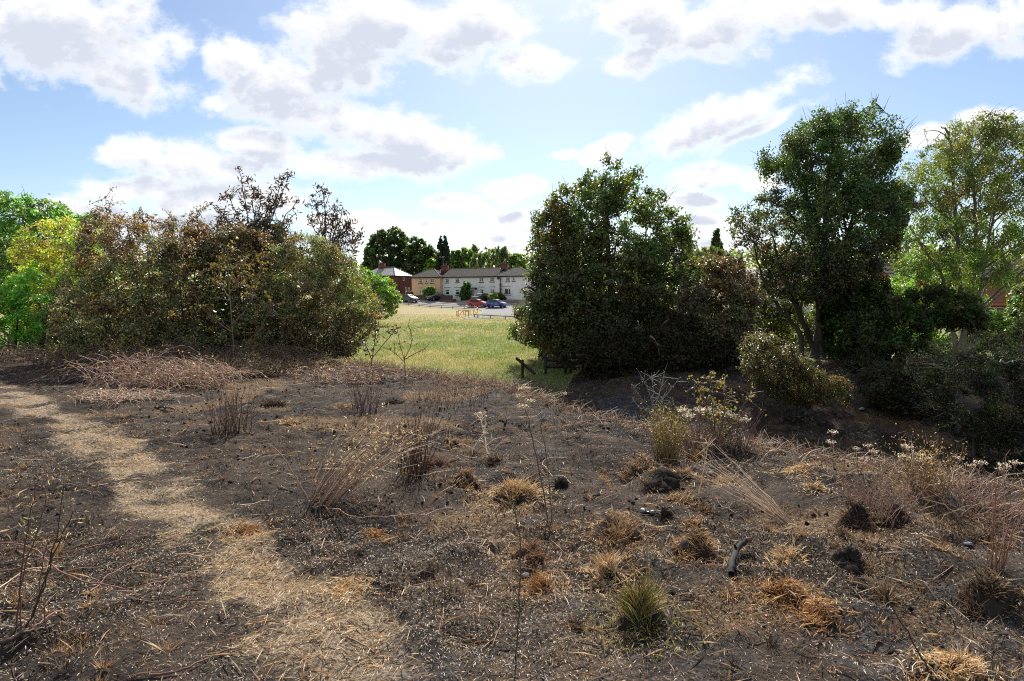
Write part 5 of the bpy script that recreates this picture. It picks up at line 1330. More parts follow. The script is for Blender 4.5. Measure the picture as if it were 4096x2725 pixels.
SUV = dict(top=[(-1.95, .28), (-2.05, .5), (-2.05, .95), (-1.95, 1.10), (-1.80, 1.52), (-1.62, 1.62), (-.7, 1.66), (.0, 1.64), (.30, 1.56), (.92, 1.12), (1.6, 1.04), (1.92, .86), (2.0, .6), (1.98, .38), (1.85, .26)], wb=(-1.28, 1.28),
           side=[[(-1.60, 1.10), (-1.48, 1.46), (-.45, 1.54), (-.42, 1.06)], [(-.34, 1.06), (-.36, 1.54), (.05, 1.53), (.24, 1.47), (.74, 1.06)]], ws=((.9, 1.15), (.32, 1.55)), rw=((-1.93, 1.13), (-1.80, 1.50)), mirror=.66)
def paint(name, col, coat=.6, rough=.35): return mat_plain(name, col, rough, .5, 0, .05, 1.0, 0, coat)
car('red hatchback parked behind the blue car at the roadside', along(1911, 9.3), 9.3, -TH + math.radians(4), paint('red car paint', (0.33, 0.022, 0.030)), HATCH)
car('bright blue hatchback with white lettering on its doors', along(1987, 9.8), 9.8, -TH + math.radians(1), paint('blue car paint', (0.022, 0.055, 0.30)), HATCH, 4.0, .87, lettering=True, hub='black')
car('dark grey hatchback with a sunlit windscreen beside the bright green bush', along(1636, 8.6), 8.6, -TH - math.radians(4), paint('dark grey car paint', (0.05, 0.055, 0.06)), HATCH, 4.0)
car('black saloon parked nose out on the drive before the round hedge', along(1744, 5.0), 5.0, math.radians(228), paint('black car paint', (0.012, 0.013, 0.016)), SALOON, 4.5, .88)
car('small dark off-roader with a pale roof parked behind the red hatchback', along(1920, 5.2), 5.2, math.radians(235), paint('dark off-roader paint', (0.02, 0.02, 0.022)), SUV, 4.1, .88)
# ------------------------------------------------------------------ burnt foreground: stuff nobody could count
def scatter(rng, n, y0, y1, k=0.93, m=1.3):
    y = np.sqrt(rng.uniform(y0 ** 2, y1 ** 2, n)) if y1 > y0 else np.full(n, y0)
    x = rng.uniform(-1, 1, n) * (k * y + m)
    return x, y
def on_bank(x, y, extra=0.6): return y < np.interp(x, CREST_X, CREST_Y) + extra
STRAW_C = [(0.53, 0.42, 0.29), (0.42, 0.315, 0.20), (0.62, 0.52, 0.38), (0.34, 0.24, 0.14)]
BROWN_C = [(0.20, 0.125, 0.065), (0.26, 0.17, 0.09), (0.15, 0.085, 0.045), (0.33, 0.235, 0.13)]
RUST_C = [(0.22, 0.115, 0.045), (0.30, 0.165, 0.065), (0.16, 0.08, 0.035), (0.36, 0.235, 0.11)]
CHAR_C = [(0.016, 0.015, 0.015), (0.026, 0.022, 0.020), (0.012, 0.012, 0.013), (0.05, 0.038, 0.030)]
STEM_C = [(0.26, 0.165, 0.11), (0.20, 0.12, 0.08), (0.33, 0.235, 0.15), (0.15, 0.095, 0.07), (0.28, 0.15, 0.11)]
GREY_C = [(0.22, 0.21, 0.20), (0.30, 0.29, 0.28)]

def lying(rng, x, y, L, W, cols, lift=0.006, tilt=0.22):
    n = len(x); th = rng.uniform(0, 2 * math.pi, n)
    ax = np.stack([np.cos(th), np.sin(th), rng.normal(0, tilt, n)], -1)
    nrm = unit(rng.normal(0, 0.25, (n, 3)) + np.array([0, 0, 1.0]))
    z = ground_z(x, y) + lift + np.abs(ax[:, 2]) * L * 0.5
    return leaf_mesh(np.stack([x, y, z], -1), ax, nrm, L, W, cols, 0.25)
def litter():
    rng = np.random.default_rng(100)
    straw, dark = Geo(), Geo()
    for (y0, y1, n) in ((1.9, 4.2, 84000), (4.2, 7.5, 72000), (7.5, 13.5, 40000)):
        x, y = scatter(rng, n, y0, y1); k = on_bank(x, y) ; x, y = x[k], y[k]
        pm, tm = path_mask(x, y), tan_mask(x, y)
        cl = smooth(fbm(x * 3.1, y * 3.1, 81, 3), 0.40, 0.62)
        r = rng.random(len(x)); big = 1 + 0.10 * (y - 2)
        a = r < 0.10 + 0.85 * pm
        s = pm > 0.25
        k = a & s; m = int(k.sum())
        straw.add(*lying(rng, x[k], y[k], rng.uniform(.012, .06, m) * rng.uniform(.5, 1.9, m) ** 1.5, rng.uniform(.0018, .0034, m) * big[k], pick(rng, m, STRAW_C)))
        k = ~s & (r < 0.05 + 0.38 * cl + 0.5 * tm * (0.3 + cl)); m = int(k.sum())
        straw.add(*lying(rng, x[k], y[k], rng.uniform(.010, .036, m), rng.uniform(.0020, .0038, m) * big[k], np.where(rng.random((m, 1)) < .25 + .5 * tm[k][:, None], pick(rng, m, BROWN_C + RUST_C + STRAW_C[:2]), pick(rng, m, BROWN_C + BROWN_C + STRAW_C[:2] + CHAR_C[:1]))))
        k = ~s & (r > 0.45) & (r < 0.50 + 0.40 * (1 - cl)); m = int(k.sum())
        dark.add(*lying(rng, x[k], y[k], rng.uniform(.008, .034, m), rng.uniform(.003, .007, m) * big[k], pick(rng, m, CHAR_C), tilt=0.45))
        k = ~s & (rng.random(len(x)) < .04 + .46 * smooth(fbm(x * 1.1, y * 1.1, 87, 4), .42, .62)); m = int(k.sum())
        straw.add(*lying(rng, x[k] + rng.normal(0, .02, m), y[k] + rng.normal(0, .02, m), rng.uniform(.008, .028, m), rng.uniform(.0028, .005, m) * big[k], pick(rng, m, STRAW_C + GREY_C + [(.55, .5, .42)]), tilt=.5))
        k = ~s & (r > 0.985); m = int(k.sum())
        straw.add(*lying(rng, x[k], y[k], rng.uniform(.05, .22, m), rng.uniform(.003, .006, m) * big[k], pick(rng, m, STRAW_C + GREY_C + STEM_C)))
    n = 16000; x = rng.uniform(-.5, 12, n); y = rng.uniform(6, 20.5, n); k = ~on_bank(x, y, .4) & (fbm(x * 1.4, y * 1.4, 83, 3) > .42) & (y < burn_edge(x)); x, y = x[k], y[k]; m = len(x)
    dark.add(*lying(rng, x, y, rng.uniform(.04, .22, m), rng.uniform(.008, .02, m), pick(rng, m, CHAR_C + BROWN_C + [(.10, .085, .06), (.15, .15, .15)]), .01, .5))
    straw.build('straw_litter', M['straw'], kind='stuff'); dark.build('charred_debris', M['straw'], kind='stuff')
litter()

def blades_tri(rng, P, H, W, lean, cols):
    """upright blades, one triangle each"""
    n = len(P); th = rng.uniform(0, 2 * math.pi, n); s = np.stack([np.cos(th), np.sin(th), 0 * th], -1) * W[:, None] * .5
    tip = P + lean * H[:, None] + np.array([0, 0, 1.0]) * (H * rng.uniform(.75, 1, n))[:, None]
    V = np.stack([P - s, P + s, tip], 1).reshape(-1, 3)
    return V, np.arange(n * 3).reshape(-1, 3), np.repeat(cols, 3, 0)
def stubble():
    rng = np.random.default_rng(101); g = Geo()
    for (y0, y1, n) in ((1.9, 4.5, 26000), (4.5, 8, 26000), (8, 14, 26000)):
        x, y = scatter(rng, n, y0, y1)
        tufty = smooth(fbm(x * 2.6, y * 2.6, 91, 3), 0.50, 0.68)
        k = on_bank(x, y) & (rng.random(n) < 0.10 + 0.9 * tufty) & (path_dist(x, y) > 0.4)
        x, y, tufty = x[k], y[k], tufty[k]; m = len(x)
        H = rng.uniform(.012, .045, m) * (0.6 + 1.2 * tufty); W = rng.uniform(.003, .006, m) * (1 + .08 * y)
        P = np.stack([x, y, ground_z(x, y) - .004], -1)
        c = np.where((rng.random((m, 1)) < .42), pick(rng, m, BROWN_C + RUST_C), pick(rng, m, CHAR_C))
        g.add(*blades_tri(rng, P, H, W, rng.normal(0, .45, (m, 3)) * (1, 1, 0), c))
    g.build('burnt_stubble', M['straw'], kind='stuff')
stubble()
def mini_tufts():
    """small burnt clumps of stubble, far too many to count"""
    rng = np.random.default_rng(109); g = Geo()
    for (y0, y1, n, k) in ((1.9, 4.2, 420, 34), (4.2, 8, 900, 22), (8, 13, 700, 14)):
        x, y = scatter(rng, n, y0, y1); keep = on_bank(x, y, .2) & (path_dist(x, y) > .38) & (fbm(x * 1.3, y * 1.3, 92, 3) > .40); x, y = x[keep], y[keep]; n = len(x)
        r = rng.uniform(.012, .045, n); h = rng.uniform(.018, .06, n)
        i = np.repeat(np.arange(n), k); m = len(i); a = rng.uniform(0, 6.28, m); q = np.sqrt(rng.random(m)) * r[i]
        px, py = x[i] + q * np.cos(a) * 1.3, y[i] + q * np.sin(a)
        P = np.stack([px, py, ground_z(px, py) - .003], -1)
        tint = rng.random(n)[i][:, None]
        c = np.where(tint < .35, pick(rng, m, CHAR_C + BROWN_C[2:3]), np.where(tint < .75, pick(rng, m, BROWN_C + RUST_C), pick(rng, m, PAL_TAN)))
        lean = np.stack([np.cos(a), np.sin(a), 0 * a], -1) * (q / r[i])[:, None] * .9 + rng.normal(0, .35, (m, 3)) * (1, 1, 0)
        g.add(*blades_tri(rng, P, h[i] * rng.uniform(.5, 1.3, m), rng.uniform(.0028, .005, m) * (1 + .09 * y[i]), lean, c))
    g.build('stubble_clumps', M['straw'], kind='stuff')
PAL_TAN = [(.34, .19, .08), (.44, .27, .12), (.26, .14, .06), (.52, .37, .2)]
mini_tufts()
def fallen_stalks():
    rng = np.random.default_rng(110); n = 420
    x, y = scatter(rng, n, 2.2, 11.5); k = on_bank(x, y, .3); x, y = x[k], y[k]; n = len(x)
    a = rng.normal(.35, .6, n) + np.where(rng.random(n) < .5, 0, math.pi); L = rng.uniform(.10, .42, n) * np.minimum(1, .35 + .12 * y); t = np.linspace(-.5, .5, 5)
    bend = rng.normal(0, .12, n)
    px = x[:, None] + (np.cos(a) * L)[:, None] * t - (np.sin(a) * L * bend)[:, None] * (t ** 2) * 4
    py = y[:, None] + (np.sin(a) * L)[:, None] * t + (np.cos(a) * L * bend)[:, None] * (t ** 2) * 4
    z = ground_z(px, py) + .006 + rng.uniform(0, .05, (n, 1)) * np.abs(t + .5)
    Geo().add(*tubes(np.stack([px, py, z], -1), np.array([[1, 1, .9, .8, .5]]) * rng.uniform(.0014, .0026, (n, 1)) * (1 + .06 * y[:, None]), 4, pick(rng, n, STRAW_C + STEM_C + STRAW_C[:2]))).build('fallen_stalks', M['straw'], kind='stuff')
fallen_stalks()
def clods():
    rng = np.random.default_rng(102); n = 14000
    x, y = scatter(rng, n, 1.9, 12); k = on_bank(x, y) & (path_dist(x, y) > 0.45) & (fbm(x * 1.9, y * 1.9, 95, 3) > 0.47); x, y = x[k], y[k]; n = len(x)
    r = rng.gamma(2.0, .0045, n).clip(.004, .022)
    o = np.array([[1, 0, 0], [-1, 0, 0], [0, 1, 0], [0, -1, 0], [0, 0, 1], [0, 0, -1.]])
    V = o[None] * r[:, None, None] * rng.uniform(.5, 1.3, (n, 6, 1)) + rng.normal(0, .22, (n, 6, 3)) * r[:, None, None]
    V += np.stack([x, y, ground_z(x, y) + r * .25], -1)[:, None]
    F = np.array([[0, 2, 4], [2, 1, 4], [1, 3, 4], [3, 0, 4], [2, 0, 5], [1, 2, 5], [3, 1, 5], [0, 3, 5]])
    F = (np.arange(n)[:, None, None] * 6 + F[None]).reshape(-1, 3)
    Geo().add(V.reshape(-1, 3), F, np.repeat(pick(rng, n, CHAR_C + [(0.06, .045, .035), (.09, .075, .065)]), 6, 0)).build('charred_clods', M['char'], kind='stuff')
clods()
def field_grass():
    rng = np.random.default_rng(103); g = Geo()
    for (y0, y1, n, H0, W0) in ((13, 26, 52000, .15, .020), (26, 50, 46000, .17, .04), (50, 100, 30000, .2, .08)):
        y = rng.uniform(y0, y1, n); x = rng.uniform(-.42, .12, n) * y + rng.uniform(-1, 3, n)
        k = (y > burn_edge(x)); x, y = x[k], y[k]; n = len(x)
        f = 0.6 * fbm(x * .25, y * .12, 71, 3) + .4 * fbm(x * 1.3, y * .6, 75, 3) + .16 * smooth(y, 45, 100)
        ts = 0.16 * smooth(np.abs(y - burn_edge(x)), 2.0, 0)
        dry = smooth(f + ts + rng.normal(0, .06, n), .46, .68)[:, None]
        c = pick(rng, n, [(.135, .18, .055), (.17, .205, .07), (.11, .15, .045)]) * (1 - dry) + pick(rng, n, [(.29, .245, .135), (.34, .285, .165), (.25, .21, .11)]) * dry
        H = H0 * rng.uniform(.35, 1.2, n) * (.6 + .8 * fbm(x * .7, y * .4, 77, 2)); W = W0 * rng.uniform(.6, 1.3, n)
        if y0 > 60: k = y < 88
        g.add(*blades_tri(rng, np.stack([x, y, ground_z(x, y) - .01], -1), H, W, rng.normal(0, .5, (n, 3)) * (1, 1, 0), c))
    g.build('meadow_grass', M['grass'], kind='stuff')
field_grass()

def bent_stems(rng, base, n, h, lean=(0, 0), spread=0.25, curl=0.25, foot=0.08, N=5, hvar=0.35, radial=1.0):
    """n curved stems from one foot: (n,N,3)"""
    th = rng.uniform(0, 2 * math.pi, n); rr = foot * np.sqrt(rng.random(n))
    b = np.asarray(base, float) + np.stack([rr * np.cos(th), rr * np.sin(th), 0 * th], -1)
    b[:, 2] = ground_z(b[:, 0], b[:, 1]) - .01
    H = h * (1 - hvar * rng.random(n))
    d = np.stack([lean[0] + spread * rng.normal(0, 1, n) + radial * rr / max(foot, 1e-3) * np.cos(th) * spread, lean[1] + spread * rng.normal(0, 1, n) + radial * rr / max(foot, 1e-3) * np.sin(th) * spread, np.ones(n)], -1)
    d = unit(d) * H[:, None]
    t = np.linspace(0, 1, N)[None, :, None]
    out = d * np.array([1, 1, 0]); out = unit(out + 1e-6)
    c = curl * H[:, None] * rng.uniform(.2, 1.2, (n, 1))
    return b[:, None] + d[:, None] * t + (out * c)[:, None] * t ** 2 - np.array([0, 0, 1.0]) * (c * .55)[:, None] * t ** 2.4

def undergrowth_belt():
    rng = np.random.default_rng(104); g = Geo()
    n = 9000; x = rng.uniform(-4.5, 8.5, n); w = rng.random(n)
    cy = np.interp(x, CREST_X, CREST_Y); y = cy + 0.35 + rng.normal(0, .55, n) * (1 + .25 * (x < 0)) - 0.5 * (x < 1.0) * rng.random(n)
    dens = smooth(fbm(x * 1.2, y * 1.2, 97, 3), .36, .60); k = (rng.random(n) < .25 + .75 * dens) & (y > 2.5); x, y = x[k], y[k]; n = len(x)
    P = []
    H = rng.uniform(.10, .36, n) * np.where(x < .8, 1.0, .8)
    b = np.stack([x, y, ground_z(x, y) - .01], -1)
    d = unit(np.stack([rng.normal(.0, .55, n), rng.normal(0, .55, n), np.ones(n)], -1)) * H[:, None]
    t = np.linspace(0, 1, 4)[None, :, None]
    o = unit(d * (1, 1, 0) + 1e-6) * (rng.uniform(0, .8, (n, 1)) * H[:, None])
    P = b[:, None] + d[:, None] * t + o[:, None] * t ** 2 - np.array([0, 0, .5]) * np.linalg.norm(o, axis=1)[:, None, None] * t ** 2.5
    g.add(*tubes(P, np.array([[1, .8, .6, .35]]) * rng.uniform(.0022, .0042, (n, 1)) * (1 + .05 * y[:, None]), 3, pick(rng, n, STEM_C + BROWN_C + STRAW_C[:2])))
    g.build('dry_undergrowth', M['stem'], kind='stuff')
undergrowth_belt()
def gully_growth():
    rng = np.random.default_rng(105); g = Geo(); n = 5200
    x = rng.uniform(-1.5, 13, n); y = rng.uniform(6, 21.5, n)
    k = (y > np.interp(x, CREST_X, CREST_Y) + .6) & (rng.random(n) < .2 + .8 * smooth(fbm(x * .8, y * .8, 99, 3), .42, .62)); x, y = x[k], y[k]; n = len(x)
    H = rng.uniform(.15, .8, n); b = np.stack([x, y, ground_z(x, y) - .01], -1)
    d = unit(np.stack([rng.normal(0, .7, n), rng.normal(0, .7, n), np.ones(n)], -1)) * H[:, None]
    t = np.linspace(0, 1, 5)[None, :, None]; o = unit(d * (1, 1, 0) + 1e-6) * (rng.uniform(.2, 1.1, (n, 1)) * H[:, None])
    P = b[:, None] + d[:, None] * t + o[:, None] * t ** 2 - np.array([0, 0, .6]) * np.linalg.norm(o, axis=1)[:, None, None] * t ** 2.5
    g.add(*tubes(P, np.array([[1, .85, .7, .5, .3]]) * rng.uniform(.003, .005, (n, 1)), 3, pick(rng, n, [(.06, .045, .034), (.10, .072, .05), (.035, .03, .026), (.13, .095, .06)])))
    g.build('gully_undergrowth', M['stem'], kind='stuff')
gully_growth()

# ------------------------------------------------------------------ bramble heaps along the foot of the scorched bushes
def bramble(label, px, py, wpx, h, canes, cols, leaves=0, seed=1, lean=0.0, leafcols=None, thick=.0058):
    rng = np.random.default_rng(seed); b = hit(px, py); r = .5 * wpx / FPX * b[1]
    root = empty('bramble', b, label=label, cat='bramble', group='burnt bramble heaps')
    n = canes
    a = rng.uniform(0, 2 * math.pi, n); rr = r * np.sqrt(rng.random(n))
    s = np.stack([b[0] + rr * np.cos(a), b[1] + .55 * rr * np.sin(a), 0 * a], -1); s[:, 2] = ground_z(s[:, 0], s[:, 1])
    a2 = rng.uniform(0, 2 * math.pi, n); ln = rng.uniform(.5, 1.6, n) * r
    e = s + np.stack([ln * np.cos(a2) + lean * r, .6 * ln * np.sin(a2), 0 * a2], -1); e[:, 2] = ground_z(e[:, 0], e[:, 1]) + rng.uniform(0, .5, n) ** 2 * h
    H = h * rng.uniform(.25, 1.15, n) * (1 - .5 * (rr / r))
    t = np.linspace(0, 1, 9)[None, :, None]
    P = s[:, None] * (1 - t) + e[:, None] * t + np.array([0, 0, 1.0]) * (4 * H[:, None, None] * (t ** .8) * (1 - t) * .95)
    P[:, 1:-1] += rng.normal(0, .012, P[:, 1:-1].shape)
    g = Geo().add(*tubes(P, np.linspace(1, .35, 9)[None] * rng.uniform(.6, 1.2, (n, 1)) * thick, 4, pick(rng, n, cols)))
    # thin side shoots
    k = rng.integers(n, size=n * 2); q = rng.integers(2, 8, size=n * 2); st = P[k, q]
    d = unit(rng.normal(0, 1, (n * 2, 3)) + (0, 0, .3)) * rng.uniform(.08, .35, (n * 2, 1))
    t4 = np.linspace(0, 1, 4)[None, :, None]
    g.add(*tubes(st[:, None] + d[:, None] * t4 - np.array([0, 0, .06]) * t4 ** 2, np.array([[.6, .5, .4, .25]]) * thick, 3, pick(rng, n * 2, cols)))
    g.build('canes', M['stem'], root, b, kind='stuff')
    if leaves:
        k = rng.integers(n, size=leaves); q = rng.integers(3, 8, size=leaves)
        c = P[k, q] + rng.normal(0, .05, (leaves, 3)); nr = unit(rng.normal(0, .8, (leaves, 3)) + (0, 0, .6)); ax = unit(np.cross(nr, rng.normal(0, 1, (leaves, 3)))) + (0, 0, -.3)
        Geo().add(*leaf_mesh(c, ax, nr, rng.uniform(.03, .06, leaves), rng.uniform(.016, .034, leaves), pick(rng, leaves, leafcols or BROWN_C))).build('leaves', M['leaf_dull'], root, b, kind='stuff')
    return root
PINK = [(.34, .20, .15), (.28, .155, .115), (.42, .30, .22), (.22, .13, .10), (.40, .26, .17)]
DULLC = [(.13, .085, .06), (.18, .12, .08), (.09, .065, .05), (.22, .15, .10)]
bramble('low dark bramble tangle at the foot of the vivid green shrub, by the frame edge', 60, 1440, 420, .42, 150, DULLC + PINK[:2], 300, 201)
bramble('brown bramble tangle under the left part of the rust brown bush', 360, 1460, 460, .62, 230, DULLC, 500, 202)
bramble('bramble heap with long arching pink canes before the rust brown bush', 560, 1530, 420, .56, 170, PINK + STRAW_C[:2], 350, 203, .2, BROWN_C + [(.10, .11, .04)])
bramble('pale pinkish bramble heap spilling onto the burnt ground', 760, 1545, 330, .48, 150, PINK + STRAW_C[:1], 300, 204, -.2, BROWN_C + [(.12, .12, .05)])
bramble('dark tall bramble mass in front of the back scrub, under the rust brown bush', 700, 1465, 520, .66, 240, DULLC, 1200, 210, 0, [(.09, .075, .035), (.13, .10, .05), (.07, .065, .03)])
bramble('dark bramble mass at the foot of the scorched thicket', 1050, 1470, 420, .55, 200, DULLC, 900, 211, 0, [(.09, .075, .035), (.13, .10, .05), (.07, .065, .03)])
bramble('leafy ochre bramble mound below the thin yellow-leaved sapling', 960, 1500, 360, .36, 110, STEM_C + PINK, 1500, 205, 0, [(.22, .19, .08), (.28, .22, .11), (.17, .13, .06), (.12, .12, .045)])
bramble('brown bramble bank at the foot of the olive thicket', 1180, 1500, 380, .30, 140, STEM_C, 900, 206, 0, BROWN_C + [(.16, .15, .07)])
bramble('dark low bramble reaching along the meadow edge beyond the olive thicket', 1390, 1530, 320, .24, 110, DULLC + STEM_C, 300, 207)
bramble('flat straw coloured bramble trails beside the path', 470, 1600, 330, .18, 90, STRAW_C + PINK, 60, 208)
bramble('dark bramble at the lip of the gully beside the fallen fence', 2110, 1560, 260, .30, 100, DULLC, 150, 209)

# ------------------------------------------------------------------ tufts of grass that the fire left
def clod_mesh(rng, b, r, h, col=(0.018, .016, .015)):
    """lumpy burnt turf base"""
    nu, nv = 14, 5; V = []
    ph = rng.uniform(0, 6, 4)
    for j in range(nv):
        f = j / (nv - 1)
        for i in range(nu):
            t = i / nu * 2 * math.pi; rr = r * (1 - f ** 2.2) * (1 + .22 * math.sin(3 * t + ph[0]) + .12 * math.sin(5 * t + ph[1] + 3 * f)) + 1e-3
            x, y = b[0] + rr * math.cos(t), b[1] + rr * math.sin(t) * .8
            V.append((x, y, float(ground_z(x, y)) - .02 + (h + .02) * math.sin(f * math.pi / 2) * (1 + .12 * math.sin(4 * t + ph[2]))))
    V = np.array(V) + rng.normal(0, r * .035, (nu * nv, 3))
    F = np.array([[j * nu + i, j * nu + (i + 1) % nu, (j + 1) * nu + (i + 1) % nu, (j + 1) * nu + i] for j in range(nv - 1) for i in range(nu)])
    return V, F, np.array(col)[None] * rng.uniform(.6, 1.6, (nu * nv, 1))
PALS = {
    'tan': [(.34, .19, .08), (.44, .27, .12), (.26, .14, .06), (.52, .37, .2), (.5, .4, .25)], 'pale': [(.62, .47, .27), (.52, .37, .2), (.70, .56, .36), (.44, .28, .12)], 'rust': [(.36, .19, .075), (.46, .26, .10), (.28, .14, .055), (.54, .36, .17)], 'dark': CHAR_C + BROWN_C[:1], 'brown': BROWN_C + CHAR_C[:1],
    'green': [(.15, .165, .035), (.24, .225, .06), (.36, .30, .11), (.10, .115, .028), (.46, .36, .15), (.30, .18, .06)], 'red': [(.32, .17, .09), (.25, .13, .07), (.17, .095, .06), (.42, .26, .15)],
}
def tuft(label, px, py, wpx, h, n, pal, seed, lean=(0, 0), spread=.62, clod=.5, curl=.35, tall=0, group='burnt grass tufts', name='grass_tuft', flat=1.0):
    rng = np.random.default_rng(seed); b = hit(px, py); r = .5 * wpx / FPX * b[1]
    root = empty(name, b, label=label, cat='grass tuft', group=group)
    S = 1 + .07 * b[1]
    if clod: Geo().add(*clod_mesh(rng, b, r * (.75 + .2 * clod), h * clod * .7, (.030, .023, .019))).build('burnt_turf', M['char'], root, b)
    nc = max(4, int(6 + r * 50)); parts = []; axr = rng.uniform(0, 3.14); el = rng.uniform(.45, .8)
    for q in range(nc):
        a_, d_ = rng.uniform(0, 6.28), r * .95 * rng.random() ** .6
        ux, uy = d_ * math.cos(a_), d_ * math.sin(a_) * el
        parts.append(bent_stems(rng, (b[0] + ux * math.cos(axr * .4) - uy * math.sin(axr * .4), b[1] + ux * math.sin(axr * .4) + uy * math.cos(axr * .4), b[2]), max(4, int(n / nc * rng.uniform(.4, 1.6))), h * rng.uniform(.35, 1.25), (lean[0] + rng.normal(0, .5), lean[1] + rng.normal(0, .4)), spread * .6, curl * .7, r * .28, 4, .6, .35))
    P = np.concatenate(parts); n = len(P)
    if clod: P[:, :, 2] += (h * clod * .55 * (1 - (np.hypot(P[:, 0, 0] - b[0], P[:, 0, 1] - b[1]) / (r + 1e-6)).clip(0, 1) ** 2))[:, None]
    P[:, :, 1] = b[1] + (P[:, :, 1] - b[1]) * flat
    c = pick(rng, n, PALS[pal]); cc = np.repeat(c[:, None], 4, 1); cc[:, 0] *= .35; cc[:, 1] *= .75
    g = Geo().add(*tubes(P, np.array([[1, .9, .65, .2]]) * rng.uniform(.0014, .0026, (n, 1)) * S, 3, cc))
    if tall:
        P = bent_stems(rng, b, tall, h * 2.3, lean, .16, .12, r * .6, 5, .5)
        g.add(*tubes(P, np.array([[1, .9, .75, .55, .25]]) * .0019 * S, 3, pick(rng, tall, PALS[pal] + STEM_C[:2])))
    # broken straw lying round the tuft
    m = int(n * 1.0); th = rng.uniform(0, 2 * math.pi, m); rr = r * (.3 + 2.0 * rng.random(m) ** 1.6)
    g.add(*lying(rng, b[0] + rr * np.cos(th), b[1] + rr * np.sin(th), rng.uniform(.02, .08, m), rng.uniform(.003, .005, m) * S, pick(rng, m, PALS[pal]), .006, .4))
    g.build('blades', M['straw'], root, b, kind='stuff')
    return root
